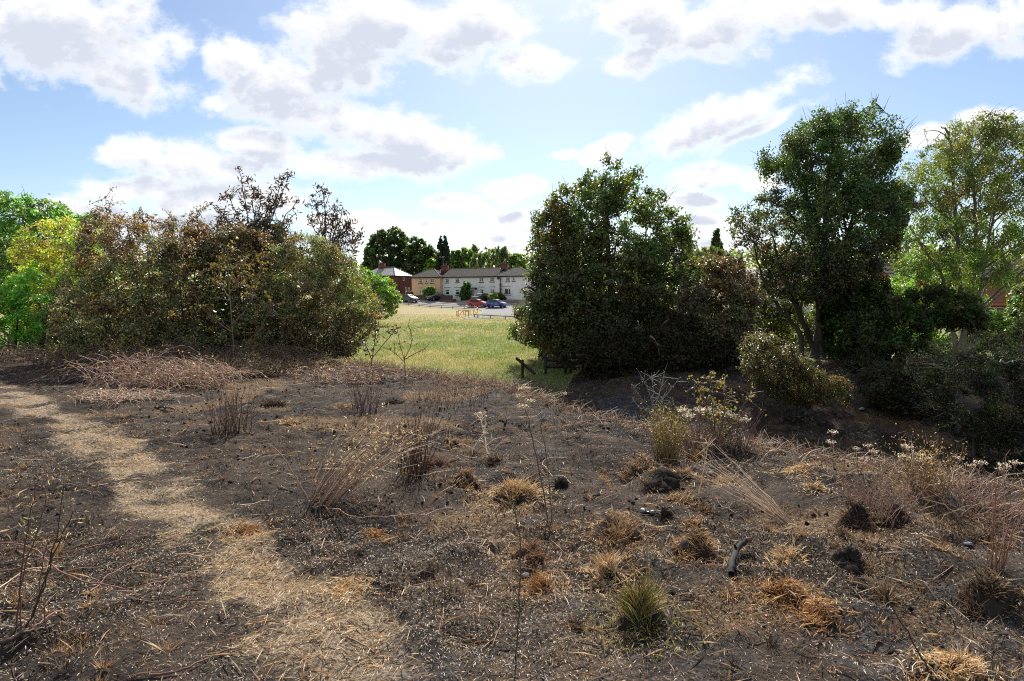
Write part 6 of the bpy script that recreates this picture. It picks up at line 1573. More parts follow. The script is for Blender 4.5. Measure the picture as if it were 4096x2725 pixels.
TUFTS = [
    ('large green and yellow grass tuft casting a dark shadow at the front', 2566, 2470, 235, .17, 620, 'green', dict(tall=34, clod=.35, spread=.3)),
    ('pale straw tuft on a blackened base just behind the green and yellow tuft', 2435, 2300, 125, .13, 300, 'pale', dict(tall=10, clod=.45, spread=.28)),
    ('reddish brown mat of singed grass near the tall thin stem, below the big tan tuft', 2122, 2230, 150, .08, 320, 'red', dict(clod=.7)),
    ('rust coloured clump beside the pale stone', 2159, 2350, 110, .08, 240, 'rust', dict(clod=.6, tall=5)),
    ('broad ring of brown singed grass in front of the crushed can', 2470, 2115, 225, .10, 520, 'tan', dict(clod=.7)),
    ('tan clump with straw ends hanging down, above the charred curved branch', 2778, 2195, 170, .09, 330, 'tan', dict(clod=.7, lean=(.1, -.3))),
    ('small sparse dark tuft of burnt stalks left of the green and yellow tuft', 2310, 2510, 60, .09, 70, 'brown', dict(clod=.2)),
    ('small black tuft close behind the crushed can', 2667, 2060, 56, .07, 110, 'dark', dict(clod=.5)),
    ('small spiky brown tuft right of the crushed can', 2815, 2055, 60, .09, 120, 'brown', dict(clod=.35)),
    ('pale fringed tuft leaning right, just below the crushed can', 2772, 2102, 66, .09, 110, 'tan', dict(clod=.4, lean=(.3, 0))),
    ('big pale orange grass tuft, the brightest of the middle ground', 2058, 1995, 185, .14, 560, 'pale', dict(clod=.6, lean=(.1, -.15))),
    ('brown tuft crowning the pitted hummock in the middle ground', 2548, 1875, 150, .08, 300, 'tan', dict(clod=.6)),
    ('small round black burnt clump left of the pitted hummock', 2244, 1945, 60, .10, 130, 'dark', dict(clod=.8)),
    ('long low tan tuft between the pitted hummock and the leaning straw', 2708, 2005, 120, .09, 220, 'tan', dict(clod=.3, tall=4)),
    ('short ochre tuft beside the dry stalk with the pale stem', 2737, 1905, 90, .08, 160, 'tan', dict(clod=.4)),
    ('bright straw tuft at the head of the leaning straw bundle', 2880, 1935, 120, .09, 200, 'pale', dict(clod=.25)),
    ('pale upright tuft right of the charred curved branch', 3142, 2245, 75, .11, 190, 'pale', dict(clod=.3, tall=4, spread=.3)),
    ('orange mat of flattened grass trailing down from the charred branch', 3130, 2375, 190, .09, 620, 'rust', dict(clod=.4, lean=(.5, -.4))),
    ('thin orange flattened grass at the lower end of the trailing mat', 3260, 2465, 150, .06, 260, 'rust', dict(clod=.2, lean=(.6, -.4))),
    ('golden flattened tuft at the bottom edge of the picture', 3810, 2690, 190, .08, 480, 'pale', dict(clod=.3, lean=(.3, -.3))),
    ('brown tuft under the tall red stalks near the frame edge', 3935, 2165, 105, .10, 230, 'brown', dict(clod=.4)),
    ('dark tuft of upright burnt stalks in the lower ground, right of the orange mat', 3555, 2400, 90, .13, 110, 'brown', dict(clod=.2, spread=.5)),
    ('spiky tan tuft right of the dark upright stems', 1855, 1930, 125, .12, 330, 'tan', dict(clod=.45, spread=.3)),
    ('brown hummock tuft at the foot of the dark upright stems', 1736, 1865, 95, .10, 220, 'red', dict(clod=.7)),
    ('little ochre tuft above the spiky tan one', 1813, 1775, 55, .07, 130, 'tan', dict(clod=.5)),
    ('small tan tuft leaning by a black hollow, left of the leaning pink stems', 1160, 1695, 60, .09, 150, 'pale', dict(clod=.4, lean=(-.3, 0))),
    ('brown fibrous tuft below the bramble bank, left of the small tan tuft', 1090, 1620, 85, .12, 200, 'brown', dict(clod=.6)),
    ('dark round hummock of turf near the meadow edge', 1574, 1615, 70, .09, 170, 'dark', dict(clod=.8)),
    ('low straw tuft in the bare patch behind the leaning pink stems', 1370, 1632, 60, .06, 120, 'tan', dict(clod=.3)),
    ('ginger tuft under the yellow-brown bush of stems', 2780, 1835, 70, .09, 170, 'rust', dict(clod=.4)),
    ('dark spiky tuft standing below the forked pale stalk', 1965, 1850, 80, .12, 110, 'brown', dict(clod=.3, spread=.5)),
    ('rough earthy heap of grey straw by the frame edge', 3960, 2385, 240, .08, 420, 'brown', dict(clod=.8)),
    ('small ochre tuft on the slope beyond the leaning straw', 3260, 1960, 70, .08, 150, 'pale', dict(clod=.5)),
    ('flat golden grass patch on the slope below the white seed heads', 3190, 1885, 130, .05, 260, 'pale', dict(clod=.3)),
    ('little rusty tuft left of the big pale orange one', 1500, 2145, 60, .05, 110, 'rust', dict(clod=.3)),
    ('low olive tuft at the edge of the straw path', 1000, 2130, 110, .05, 200, 'rust', dict(clod=.4)),
    ('tan crest of grass at the bottom of the straw path', 1390, 2360, 130, .06, 240, 'pale', dict(clod=.3)),
    ('dark stub tuft between the two black turf mounds', 3380, 2155, 60, .08, 110, 'brown', dict(clod=.4)),
]
for i, (lab, px, py, w, h, n, pal, kw) in enumerate(TUFTS): tuft(lab, px, py, w, h, n, pal, 300 + i, **kw)
def turf_mound(label, px, py, wpx, h, seed):
    rng = np.random.default_rng(seed); b = hit(px, py); r = .5 * wpx / FPX * b[1]
    root = empty('turf_mound', b, label=label, cat='turf mound', group='black turf mounds')
    for k in range(4):
        c = b + np.array([rng.normal(0, r * .4), rng.normal(0, r * .3), 0]); Geo().add(*clod_mesh(rng, c, r * rng.uniform(.6, .95), h * rng.uniform(.45, 1), (.022, .018, .016))).build('clod', M['char'], root, b)
    P = bent_stems(rng, b + np.array([0, 0, h]), 260, h * .6, (0, 0), .7, .3, r * .95, 3, .5); P[:, :, 2] += h * .4
    Geo().add(*tubes(P, np.array([[1, .8, .3]]) * .0024, 3, pick(rng, 260, CHAR_C + BROWN_C))).build('blades', M['straw'], root, b, kind='stuff')
turf_mound('black two lobed turf mound on the slope right of the leaning straw', 3420, 2095, 110, 0.084, 351)
turf_mound('rounded black turf mound with a pale stalk bent over it', 3400, 2270, 120, 0.060, 352)
turf_mound('charred dark shoulder of the pitted hummock, on its right side', 2625, 1950, 130, 0.072, 353)
turf_mound('grey crusted turf mound right of the two lobed one', 3590, 2080, 120, 0.048, 354)
turf_mound('small black turf lump left of the pitted hummock, beside the thin dark stem', 2130, 1930, 60, 0.054, 355)

# ------------------------------------------------------------------ single stems, canes and dry plants
def stems(name, label, cat, lines, Ybase, r, cols, seed, leaves=0, leafcols=None, leaf=(.03, .012), group=None, from_t=.5, k=5, side=0, sidelen=.1, part='stem', mat='stem', jitter=.004, head=None):
    """plant drawn as a few stems: each line a list of photo pixels, first pixel on the ground; built at its own distance"""
    rng = np.random.default_rng(seed); b = hit(*lines[0][0]) if Ybase is None else None
    Y = b[1] if b is not None else Ybase
    if b is None: b = at(*lines[0][0], Y); b[2] = float(ground_z(b[0], b[1]))
    root = empty(name, b, label=label, cat=cat, group=group); pts = []
    for li, l in enumerate(lines):
        Pw = at([q[0] for q in l], [q[1] for q in l], np.full(len(l), Y))
        Pw[:, 1] += (rng.normal(0, .05) * np.linspace(0, 1, len(l))) * min(1, Y / 3)
        S = spline(Pw, 14); S[1:] += rng.normal(0, jitter, S[1:].shape)
        if li == 0 or abs(l[0][1] - lines[0][0][1]) < 25: S[0, 2] = float(ground_z(S[0, 0], S[0, 1])) - .02
        Geo().add(*tube(S, r * rng.uniform(.8, 1.1), r * .45, k, pick(rng, 1, cols)[0])).build(part, M[mat], root, b)
        pts.append(S)
    A = np.array(pts); n = len(A)
    if side:
        kk = rng.integers(n, size=side); q = rng.integers(int(14 * from_t), 14, size=side); st = A[kk, q]
        d = unit(rng.normal(0, 1, (side, 3)) + (0, 0, .5)) * sidelen * rng.uniform(.4, 1.2, (side, 1)); t4 = np.linspace(0, 1, 4)[None, :, None]
        tw = st[:, None] + d[:, None] * t4 + np.array([0, 0, -.1]) * sidelen * t4 ** 2
        Geo().add(*tubes(tw, np.array([[.5, .42, .35, .2]]) * r, 3, pick(rng, side, cols))).build('twigs', M[mat], root, b, kind='stuff')
        pool = np.concatenate([A[:, int(14 * from_t):].reshape(-1, 3), tw[:, 1:].reshape(-1, 3)])
    else: pool = A[:, int(14 * from_t):].reshape(-1, 3)
    if leaves:
        c = pool[rng.integers(len(pool), size=leaves)] + rng.normal(0, leaf[0] * .4, (leaves, 3)); nr = unit(rng.normal(0, 1, (leaves, 3)) + (0, 0, .3)); ax = unit(np.cross(nr, rng.normal(0, 1, (leaves, 3)))) + (0, 0, -.5)
        Geo().add(*leaf_mesh(c, ax, nr, leaf[0] * rng.uniform(.6, 1.3, leaves), leaf[1] * rng.uniform(.6, 1.3, leaves), pick(rng, leaves, leafcols), .3)).build('leaves', M['leaf_dull'], root, b, kind='stuff')
    if head is not None:                       # flat clusters of tiny pale seed heads
        cnt, rad, hc = head; g = Geo()
        for S in pts:
            t = S[-1]; th = rng.uniform(0, 2 * math.pi, cnt); rr = rad * np.sqrt(rng.random(cnt))
            c = t + np.stack([rr * np.cos(th), rr * np.sin(th), rng.normal(0, rad * .16, cnt) + rad * .25], -1)
            P = np.stack([np.repeat(t[None] - (0, 0, rad * .9), cnt, 0), (t - (0, 0, rad * .2)) * .6 + c * .4, c], 1)
            g.add(*tubes(P[::4], np.full((1, 3), r * .3), 3, pick(rng, len(P[::4]), cols)))
            nr = unit(rng.normal(0, .5, (cnt, 3)) + (0, 0, 1)); ax = unit(np.cross(nr, rng.normal(0, 1, (cnt, 3))))
            g.add(*leaf_mesh(c, ax, nr, rad * rng.uniform(.18, .34, cnt), rad * rng.uniform(.14, .28, cnt), pick(rng, cnt, hc), .1))
        g.build('seed_heads', M['stem'], root, b, kind='stuff')
    return root
def bundle(name, label, cat, px, py, wfoot, n, h, lean, spread, curl, cols, r, seed, leaves=0, leafcols=None, leaf=(.035, .012), N=8, hvar=.45, group=None, from_q=3, side=0):
    rng = np.random.default_rng(seed); b = hit(px, py); foot = .5 * wfoot / FPX * b[1]
    root = empty(name, b, label=label, cat=cat, group=group)
    P = bent_stems(rng, b, n, h, lean, spread, curl, foot, N, hvar); P[:, 1:] += rng.normal(0, .006, P[:, 1:].shape)
    c = pick(rng, n, cols); cc = np.repeat(c[:, None], N, 1); cc[:, 0] *= .4; cc[:, 1] *= .7
    g = Geo().add(*tubes(P, np.linspace(1, .4, N)[None] * rng.uniform(.6, 1.2, (n, 1)) * r, 4, cc))
    if side:
        k = rng.integers(n, size=side); q = rng.integers(2, N, size=side); d = unit(rng.normal(0, 1, (side, 3)) + (lean[0], lean[1], .8)) * h * rng.uniform(.06, .2, (side, 1)); t4 = np.linspace(0, 1, 4)[None, :, None]
        g.add(*tubes(P[k, q][:, None] + d[:, None] * t4, np.array([[.5, .4, .3, .2]]) * r, 3, pick(rng, side, cols)))
    g.build('stems', M['stem'], root, b, kind='stuff')
    if leaves:
        k = rng.integers(n, size=leaves); q = rng.integers(from_q, N, size=leaves)
        c = P[k, q] + rng.normal(0, .03, (leaves, 3)); nr = unit(rng.normal(0, 1, (leaves, 3))); ax = unit(np.cross(nr, rng.normal(0, 1, (leaves, 3)))) + (0, 0, -.4)
        Geo().add(*leaf_mesh(c, ax, nr, leaf[0] * rng.uniform(.6, 1.3, leaves), leaf[1] * rng.uniform(.6, 1.3, leaves), pick(rng, leaves, leafcols), .3)).build('leaves', M['leaf_dull'], root, b, kind='stuff')
    return root
bundle('dry_shrub', 'clump of long pinkish stems all leaning to the right in the middle ground', 'shrub', 1300, 2010, 150, 58, .98, (.62, .15), .20, .30, PINK + STRAW_C[:1] + [(.5, .42, .33)], .0040, 401, 420, [(.25, .22, .12), (.18, .16, .08), (.30, .26, .15)], side=90)
bundle('dry_shrub', 'dark upright clump of thin burnt stems right of the leaning pink one', 'shrub', 1655, 1900, 120, 62, .70, (.02, 0), .13, .10, [(.11, .06, .045), (.16, .085, .055), (.07, .045, .035), (.20, .11, .07)], .0038, 402, side=60)
bundle('dry_shrub', 'dark upright stems below the leafy ochre bramble mound', 'shrub', 930, 1740, 150, 60, .68, (0, 0), .13, .08, [(.09, .055, .042), (.13, .075, .05), (.06, .042, .035), (.19, .11, .07)], .0042, 403, side=60)
bundle('dry_shrub', 'thin reddish burnt stems behind the leaning pink clump', 'shrub', 1455, 1660, 110, 36, .55, (.05, 0), .14, .08, [(.15, .085, .075), (.10, .06, .055)], .0042, 404, side=30)
bundle('dry_shrub', 'bushy yellow-brown clump of fine stems at the lip of the gully', 'shrub', 2665, 1845, 90, 130, .62, (.0, .05), .14, .12, [(.26, .16, .06), (.20, .13, .05), (.30, .20, .09), (.16, .15, .05)], .003, 405, 700, [(.17, .16, .05), (.22, .19, .07)], (.025, .008), from_q=4, side=160)
bundle('straw_bundle', 'bundle of straw coloured stalks leaning down to the left', 'grass stalks', 3165, 2105, 46, 30, .90, (-1.15, .65), .24, .10, STRAW_C + PINK[:2], .0027, 406, side=30)
bundle('dry_shrub', 'twiggy brown stems under the white seed heads, left part', 'shrub', 2790, 1800, 210, 120, .46, (0, .05), .2, .12, STEM_C, .003, 407, side=120)
bundle('dry_shrub', 'twiggy purple-brown stems around the yellow-leaved sapling', 'shrub', 2905, 1790, 170, 110, .52, (.05, .05), .22, .12, [(.15, .10, .085), (.20, .13, .10), (.11, .075, .065)], .003, 408, side=120)
bundle('dry_shrub', 'russet twiggy stems on the slope under the tall seed heads', 'shrub', 3520, 2060, 220, 110, .38, (0, 0), .3, .2, STEM_C + PINK[:2], .003, 409, side=120)
bundle('dry_shrub', 'brown branching stems of the dried plant nearest the dark scrub', 'shrub', 3710, 1990, 140, 90, .50, (0, .05), .2, .12, [(.22, .14, .06), (.27, .18, .08), (.16, .10, .05)], .003, 410, 600, [(.20, .15, .06), (.26, .19, .09)], (.02, .008), from_q=4, side=140)
bundle('dry_shrub', 'tall red stalks in the rough ground near the frame edge', 'shrub', 3975, 2290, 80, 16, .72, (.02, .05), .12, .08, [(.26, .12, .085), (.20, .10, .075), (.30, .17, .11)], .0035, 411, side=24)
bundle('dry_shrub', 'tangled pinkish stems lying along the edge of the slope', 'shrub', 3900, 2060, 330, 110, .40, (.1, 0), .6, .4, PINK + STEM_C, .003, 412, side=120)
bundle('dry_shrub', 'fine grass stems at the lip of the gully behind the forked pale stalk', 'shrub', 2290, 1640, 200, 90, .34, (0, 0), .22, .2, STEM_C + STRAW_C[:2], .0028, 413, side=80)
bundle('dry_shrub', 'brown fine stems at the meadow edge left of the bare grey sapling', 'shrub', 1800, 1610, 320, 150, .40, (0, 0), .22, .18, STEM_C, .003, 414, side=150)

WHITE_H = [(.62, .56, .44), (.70, .64, .52), (.52, .45, .33)]
stems('umbel_plant', 'cluster of white seed heads beside the yellow-leaved sapling', 'wild flower', [[(2790, 1790), (2760, 1690), (2738, 1648)], [(2795, 1790), (2790, 1700), (2790, 1640)], [(2800, 1790), (2830, 1700), (2838, 1652)], [(2800, 1790), (2860, 1720), (2880, 1656)], [(2795, 1795), (2770, 1740), (2750, 1668)], [(2805, 1790), (2890, 1740), (2925, 1670)], [(2805, 1790), (2930, 1740), (2962, 1680)]], None, .004, STEM_C, 421, head=(75, .085, WHITE_H))
stems('umbel_plant', 'tall pale dried plant with fluffy straw seed heads at the lip of the gully', 'wild flower', [[(2105, 1690), (2110, 1620), (2100, 1560)], [(2108, 1690), (2100, 1630), (2085, 1590)], [(2110, 1690), (2120, 1640), (2120, 1605)], [(2105, 1692), (2095, 1660), (2090, 1630)]], None, .004, STRAW_C, 422, head=(70, .08, [(.46, .36, .2), (.55, .44, .27)]))
stems('umbel_plant', 'single white seed head standing alone against the dark gully', 'wild flower', [[(3338, 1880), (3335, 1810), (3340, 1736)], [(3338, 1880), (3325, 1830), (3322, 1775)]], None, .003, STEM_C, 423, head=(60, .045, WHITE_H))
stems('umbel_plant', 'tan seed heads on a branching stem right of the lone white head', 'wild flower', [[(3440, 1900), (3442, 1840), (3440, 1775)], [(3440, 1900), (3460, 1840), (3470, 1800)], [(3440, 1900), (3425, 1850), (3418, 1795)], [(3440, 1900), (3480, 1860), (3505, 1818)]], None, .003, STEM_C, 424, head=(55, .042, WHITE_H[2:] + [(.42, .30, .17)]))
stems('umbel_plant', 'broad white seed heads before the dried branching plant', 'wild flower', [[(3650, 1960), (3655, 1860), (3655, 1800)], [(3650, 1960), (3620, 1870), (3605, 1828)], [(3650, 1960), (3680, 1880), (3690, 1830)], [(3650, 1960), (3660, 1900), (3662, 1845)], [(3650, 1962), (3700, 1900), (3712, 1838)]], None, .003, STEM_C, 425, head=(60, .048, WHITE_H))
stems('umbel_plant', 'small buff seed heads between the dried plant and the frame edge', 'wild flower', [[(3850, 2000), (3840, 1900), (3835, 1838)], [(3850, 2000), (3870, 1910), (3885, 1865)], [(3850, 2000), (3990, 1920), (3985, 1872)]], None, .003, STEM_C, 426, head=(50, .04, WHITE_H[1:] + [(.42, .30, .17)]))
stems('umbel_plant', 'white seed heads at the frame edge above the tall red stalks', 'wild flower', [[(4040, 2050), (4060, 1930), (4070, 1858)], [(4040, 2050), (4080, 1940), (4100, 1885)], [(4040, 2050), (4030, 1930), (4045, 1880)], [(4040, 2050), (3990, 1940), (3960, 1870)]], None, .003, STEM_C, 427, head=(55, .045, WHITE_H))
stems('umbel_plant', 'small flat seed head on a thin stem over the ashy hollow', 'wild flower', [[(2255, 1665), (2254, 1620), (2253, 1577)]], None, .003, STEM_C, 428, head=(50, .045, [(.5, .36, .22), (.58, .44, .3)]))
stems('forked_stalk', 'pale bleached forked stalk standing alone in the burnt ground', 'dry stalk', [[(1950, 1822), (1938, 1745), (1925, 1690), (1905, 1660)], [(1938, 1745), (1942, 1690), (1938, 1655)], [(1926, 1700), (1930, 1670), (1922, 1652)], [(1890, 1800), (1910, 1765), (1938, 1735)]], None, .007, [(.62, .52, .38), (.70, .62, .48)], 431, side=30, sidelen=.07, head=(26, .035, STRAW_C))
stems('dry_stalk', 'tall thin dark bare stem in the middle of the burnt ground', 'dry stalk', [[(2195, 2085), (2172, 1960), (2145, 1820), (2115, 1690), (2100, 1640)]], None, .007, [(.10, .07, .055)], 432, group='thin dry stems')
stems('dry_stalk', 'thin dark stem close right of the tall bare one', 'dry stalk', [[(2208, 2080), (2200, 1960), (2180, 1780), (2165, 1720), (2180, 1680)]], None, .005, [(.12, .08, .06)], 433, side=8, group='thin dry stems')
stems('dry_stalk', 'thin upright stem rising through the rust coloured clump', 'dry stalk', [[(2060, 2630), (2075, 2450), (2083, 2330), (2078, 2180), (2065, 2060), (2040, 2000)]], None, .0042, [(.13, .10, .06), (.10, .09, .05)], 434, side=6, group='thin dry stems')
stems('dry_stalk', 'pale straight stalk with a branched tip right of the ochre tuft', 'dry stalk', [[(2795, 1985), (2810, 1900), (2822, 1830), (2830, 1770)]], None, .006, [(.58, .45, .28)], 435, side=14, from_t=.8, group='thin dry stems')
stems('dry_stalk', 'slanting dark stem at the lower right of the burnt ground', 'dry stalk', [[(3735, 2720), (3680, 2620), (3620, 2510), (3560, 2420)]], None, .005, [(.05, .035, .028)], 436, group='thin dry stems')
stems('dry_stalk', 'thin brown stem standing left of the dark upright clump', 'dry stalk', [[(1205, 1820), (1205, 1720), (1182, 1600), (1180, 1580)]], None, .004, [(.34, .26, .18)], 437, group='thin dry stems')
stems('dry_stalk', 'leaning cane rising from the foot of the leaning pink clump to the left', 'dry stalk', [[(1240, 2015), (1190, 1930), (1130, 1840), (1060, 1780)]], None, .006, PINK[:2], 438, group='thin dry stems')
stems('bare_sapling', 'bare grey many-twigged sapling against the dark gully', 'sapling', [[(2610, 1720), (2612, 1640), (2590, 1560), (2560, 1500)], [(2612, 1640), (2570, 1600), (2525, 1535)], [(2612, 1640), (2640, 1570), (2660, 1490)], [(2612, 1640), (2660, 1590), (2725, 1510)], [(2612, 1650), (2660, 1625), (2700, 1605)], [(2610, 1630), (2615, 1560), (2605, 1510)], [(2611, 1650), (2560, 1630), (2530, 1590)]], None, .011, [(.26, .24, .22), (.32, .30, .28)], 441, leaves=160, leafcols=[(.16, .17, .06), (.22, .2, .1)], leaf=(.03, .02), side=110, sidelen=.28, from_t=.35)
stems('yellow_sapling', 'upright sapling with small yellow-green leaves at the lip of the gully', 'sapling', [[(2860, 1800), (2855, 1700), (2840, 1590), (2835, 1490)], [(2860, 1800), (2890, 1690), (2900, 1600), (2895, 1540)], [(2860, 1800), (2840, 1680), (2820, 1600), (2800, 1540)], [(2862, 1800), (2920, 1720), (2960, 1650), (3005, 1560)]], None, .009, [(.14, .10, .07)], 442, leaves=520, leafcols=[(.13, .13, .035), (.17, .15, .045), (.10, .105, .03), (.18, .12, .04)], leaf=(.032, .022), side=130, sidelen=.16, from_t=.25)
stems('maple_sapling', 'thin trunked sapling with scattered yellow leaves before the scorched thicket', 'sapling', [[(935, 1470), (930, 1330), (915, 1180), (905, 1040), (900, 985)], [(930, 1330), (860, 1280), (800, 1220)], [(928, 1300), (990, 1230), (1030, 1130), (1050, 1060)], [(940, 1460), (990, 1400), (1040, 1320), (1090, 1220)], [(915, 1180), (960, 1110), (985, 1030)], [(918, 1200), (880, 1130), (850, 1070)]], 13.4, .015, [(.16, .12, .09), (.19, .145, .105)], 443, leaves=750, leafcols=[(.11, .105, .025), (.135, .12, .03), (.10, .07, .025), (.09, .095, .025), (.10, .06, .025)], leaf=(.075, .065), side=140, sidelen=.42, from_t=.4)
stems('burnt_sapling', 'little burnt sapling with a few hanging dead leaves at the meadow edge', 'sapling', [[(1478, 1500), (1490, 1430), (1500, 1360), (1505, 1310)], [(1490, 1430), (1540, 1370), (1575, 1330), (1590, 1305)], [(1488, 1440), (1470, 1400), (1455, 1370)]], None, .012, [(.06, .045, .035)], 444, leaves=60, leafcols=DARKDEAD, leaf=(.10, .045), side=26, sidelen=.25, from_t=.4, group='burnt saplings at the meadow edge')
stems('burnt_sapling', 'second little burnt sapling, leafless and forked, nearer the middle of the meadow', 'sapling', [[(1620, 1525), (1618, 1450), (1600, 1380), (1590, 1320)], [(1616, 1440), (1650, 1360), (1635, 1300)], [(1617, 1445), (1575, 1410), (1545, 1395)], [(1616, 1440), (1670, 1410), (1700, 1395)]], None, .010, [(.06, .045, .035)], 445, leaves=14, leafcols=DARKDEAD, leaf=(.09, .04), side=26, sidelen=.22, from_t=.4, group='burnt saplings at the meadow edge')
# dead shoots with drooping leaves above the scorched bushes
def shoots(label, base, tips, Y, seed, nl):
    fan = (base[0], 1010); lines = [[base, (base[0] + (t[0] - base[0]) * .06, 1220), (fan[0] + (t[0] - fan[0]) * .30, fan[1] + (t[1] - fan[1]) * .22), (fan[0] + (t[0] - fan[0]) * .72, fan[1] + (t[1] - fan[1]) * .68), t] for t in tips]
    stems('dead_leaf_shoots', label, 'tree', lines, Y, .022, [(.06, .05, .042)], seed, leaves=nl, leafcols=DARKDEAD + [(.075, .045, .025)], leaf=(.15, .042), side=90, sidelen=.38, from_t=.45, part='branch', mat='bark', jitter=.02)
shoots('fan of tall branches hung with drooping dead leaves, highest above the scorched thicket', (1020, 1430), [(965, 712), (1005, 745), (1045, 755), (1085, 765), (1135, 700), (1152, 735), (915, 785), (872, 830), (1190, 800), (1180, 850), (850, 860), (1110, 790)], 17.2, 451, 1700)
shoots('second, slimmer spray of dead-leaved branches above the olive thicket', (1310, 1430), [(1294, 756), (1262, 812), (1372, 830), (1340, 835), (1405, 890), (1440, 950), (1235, 870), (1420, 1000), (1380, 900)], 16.9, 452, 950)
stems('dead_leaf_shoots', 'short sprays of brown leaves poking above the rust brown bush', 'tree', [[(500, 1450), (440, 1000), (412, 792)], [(500, 1450), (450, 1000), (440, 830)], [(760, 1450), (785, 1000), (790, 845)], [(760, 1450), (700, 1050), (690, 880)], [(600, 1450), (590, 1000), (560, 850)]], 15.4, .018, [(.07, .055, .042)], 453, leaves=700, leafcols=SCORCH, leaf=(.085, .035), side=60, sidelen=.35, from_t=.55, part='branch', mat='bark', jitter=.02)

def cane(label, pix, lift, r, cols, seed, cat='cane', name='fallen_cane', group='fallen canes', mat='stem'):
    rng = np.random.default_rng(seed); P = np.array([hit(min(max(a, -900), 5000), b) for a, b in pix]); S = spline(P, 26)
    S[:, 2] = ground_z(S[:, 0], S[:, 1]) + r + lift * np.sin(np.linspace(0, 1, 26) * math.pi) ** 1.0 + rng.normal(0, r * .3, 26)
    o = Geo().add(*tubes(S[None], (np.linspace(1, .5, 26) * r)[None] * rng.uniform(.85, 1.15, (1, 26)), 6, pick(rng, 1, cols))).build(name, M[mat], None, S[0])
    return tag(o, label, cat, group)
RED = [(.26, .12, .085), (.32, .165, .11)]
cane('long red-brown cane arching in an S over the ground at the lower left', [(-60, 2170), (110, 2210), (210, 2290), (320, 2355), (440, 2382), (560, 2380), (640, 2350), (680, 2325)], .05, .0055, RED, 501)
cane('straight red cane running up to the right across the burnt patch', [(-60, 2305), (120, 2275), (300, 2235), (450, 2190), (640, 2150)], .03, .0045, RED, 502)
cane('brown cane just below the straight red one, ending in the straw', [(-60, 2352), (150, 2325), (330, 2295), (480, 2265), (650, 2235)], .025, .0045, [(.24, .15, .08)], 503)
cane('straw coloured cane crossing the two straight ones at the frame edge', [(-40, 2390), (60, 2330), (130, 2295), (260, 2275)], .03, .004, STRAW_C, 504)
cane('red cane at the lowest left corner above the black stick', [(-60, 2620), (100, 2540), (200, 2480), (290, 2440)], .02, .005, RED, 505)
cane('dark reddish cane lying at the bottom left of centre', [(600, 2760 - 40), (740, 2690), (860, 2640), (985, 2600)], .01, .0055, [(.13, .065, .05)], 506)
cane('short brown cane on the straw path at the bottom', [(1385, 2560), (1430, 2590), (1500, 2625)], .01, .006, [(.26, .16, .09)], 507)
cane('short red cane slanting in the middle of the lower left burnt ground', [(340, 2400), (420, 2340), (500, 2285), (570, 2240)], .03, .0045, RED, 508)
cane('thin cane trailing right from the foot of the leaning pink clump', [(1290, 2025), (1380, 2070), (1500, 2085), (1610, 2075), (1850, 2040)], .03, .004, PINK, 509)
cane('black twig curving toward the viewer from the leaning pink clump', [(1278, 2040), (1285, 2090), (1300, 2140), (1330, 2190)], .01, .006, CHAR_C, 510)
cane('horizontal straw laid across the green and yellow tuft', [(2440, 2362), (2560, 2354), (2645, 2342)], .10, .0035, STRAW_C, 511)
cane('long thin cane sweeping across the burnt ground above the left path', [(200, 1995), (0, 1990), (280, 1950), (440, 1905)][1:], .02, .004, [(.15, .10, .08)], 512)
cane('pale straw lying behind the straight pale stalk, by the tall red stalks', [(3780, 2066), (3900, 2056), (4080, 2056)], .05, .004, STRAW_C, 513)
cane('pale grey twig at the left of the pitted hummock', [(2290, 1940), (2225, 1860), (2270, 1835)][0:1] + [(2170, 1868), (2270, 1835)], .02, .004, STRAW_C, 514)
cane('bleached split stick beside the rough earthy heap', [(3645, 2145), (3720, 2165), (3780, 2180)], .012, .009, [(.30, .21, .13)], 515)
cane('thick black charred stick at the lowest left corner', [(-80, 2620), (40, 2590), (140, 2555), (230, 2510)], .01, .013, CHAR_C, 516, 'stick', 'charred_stick', 'charred sticks')
cane('small black charred stick below the bramble trails', [(620, 1637), (660, 1638), (698, 1642)], .01, .018, [(.014, .016, .016)], 517, 'stick', 'charred_stick', 'charred sticks')
stems('dead_plant', 'dark burnt stems with curled withered leaves at the lower left', 'plant', [[(75, 2520), (68, 2420), (90, 2200), (118, 2050), (140, 1920)], [(87, 2531), (80, 2400), (110, 2250), (160, 2110), (200, 1990)], [(97, 2520), (140, 2420), (165, 2300), (190, 2130), (205, 1960)], [(100, 2525), (150, 2400), (215, 2200), (278, 2050)], [(185, 2580), (180, 2500), (150, 2340), (170, 2180)]], None, .0048, [(.10, .055, .045), (.07, .042, .036)], 521, leaves=80, leafcols=[(.34, .32, .18), (.24, .24, .11), (.30, .22, .12)], leaf=(.028, .007), side=20, sidelen=.09, from_t=.5)
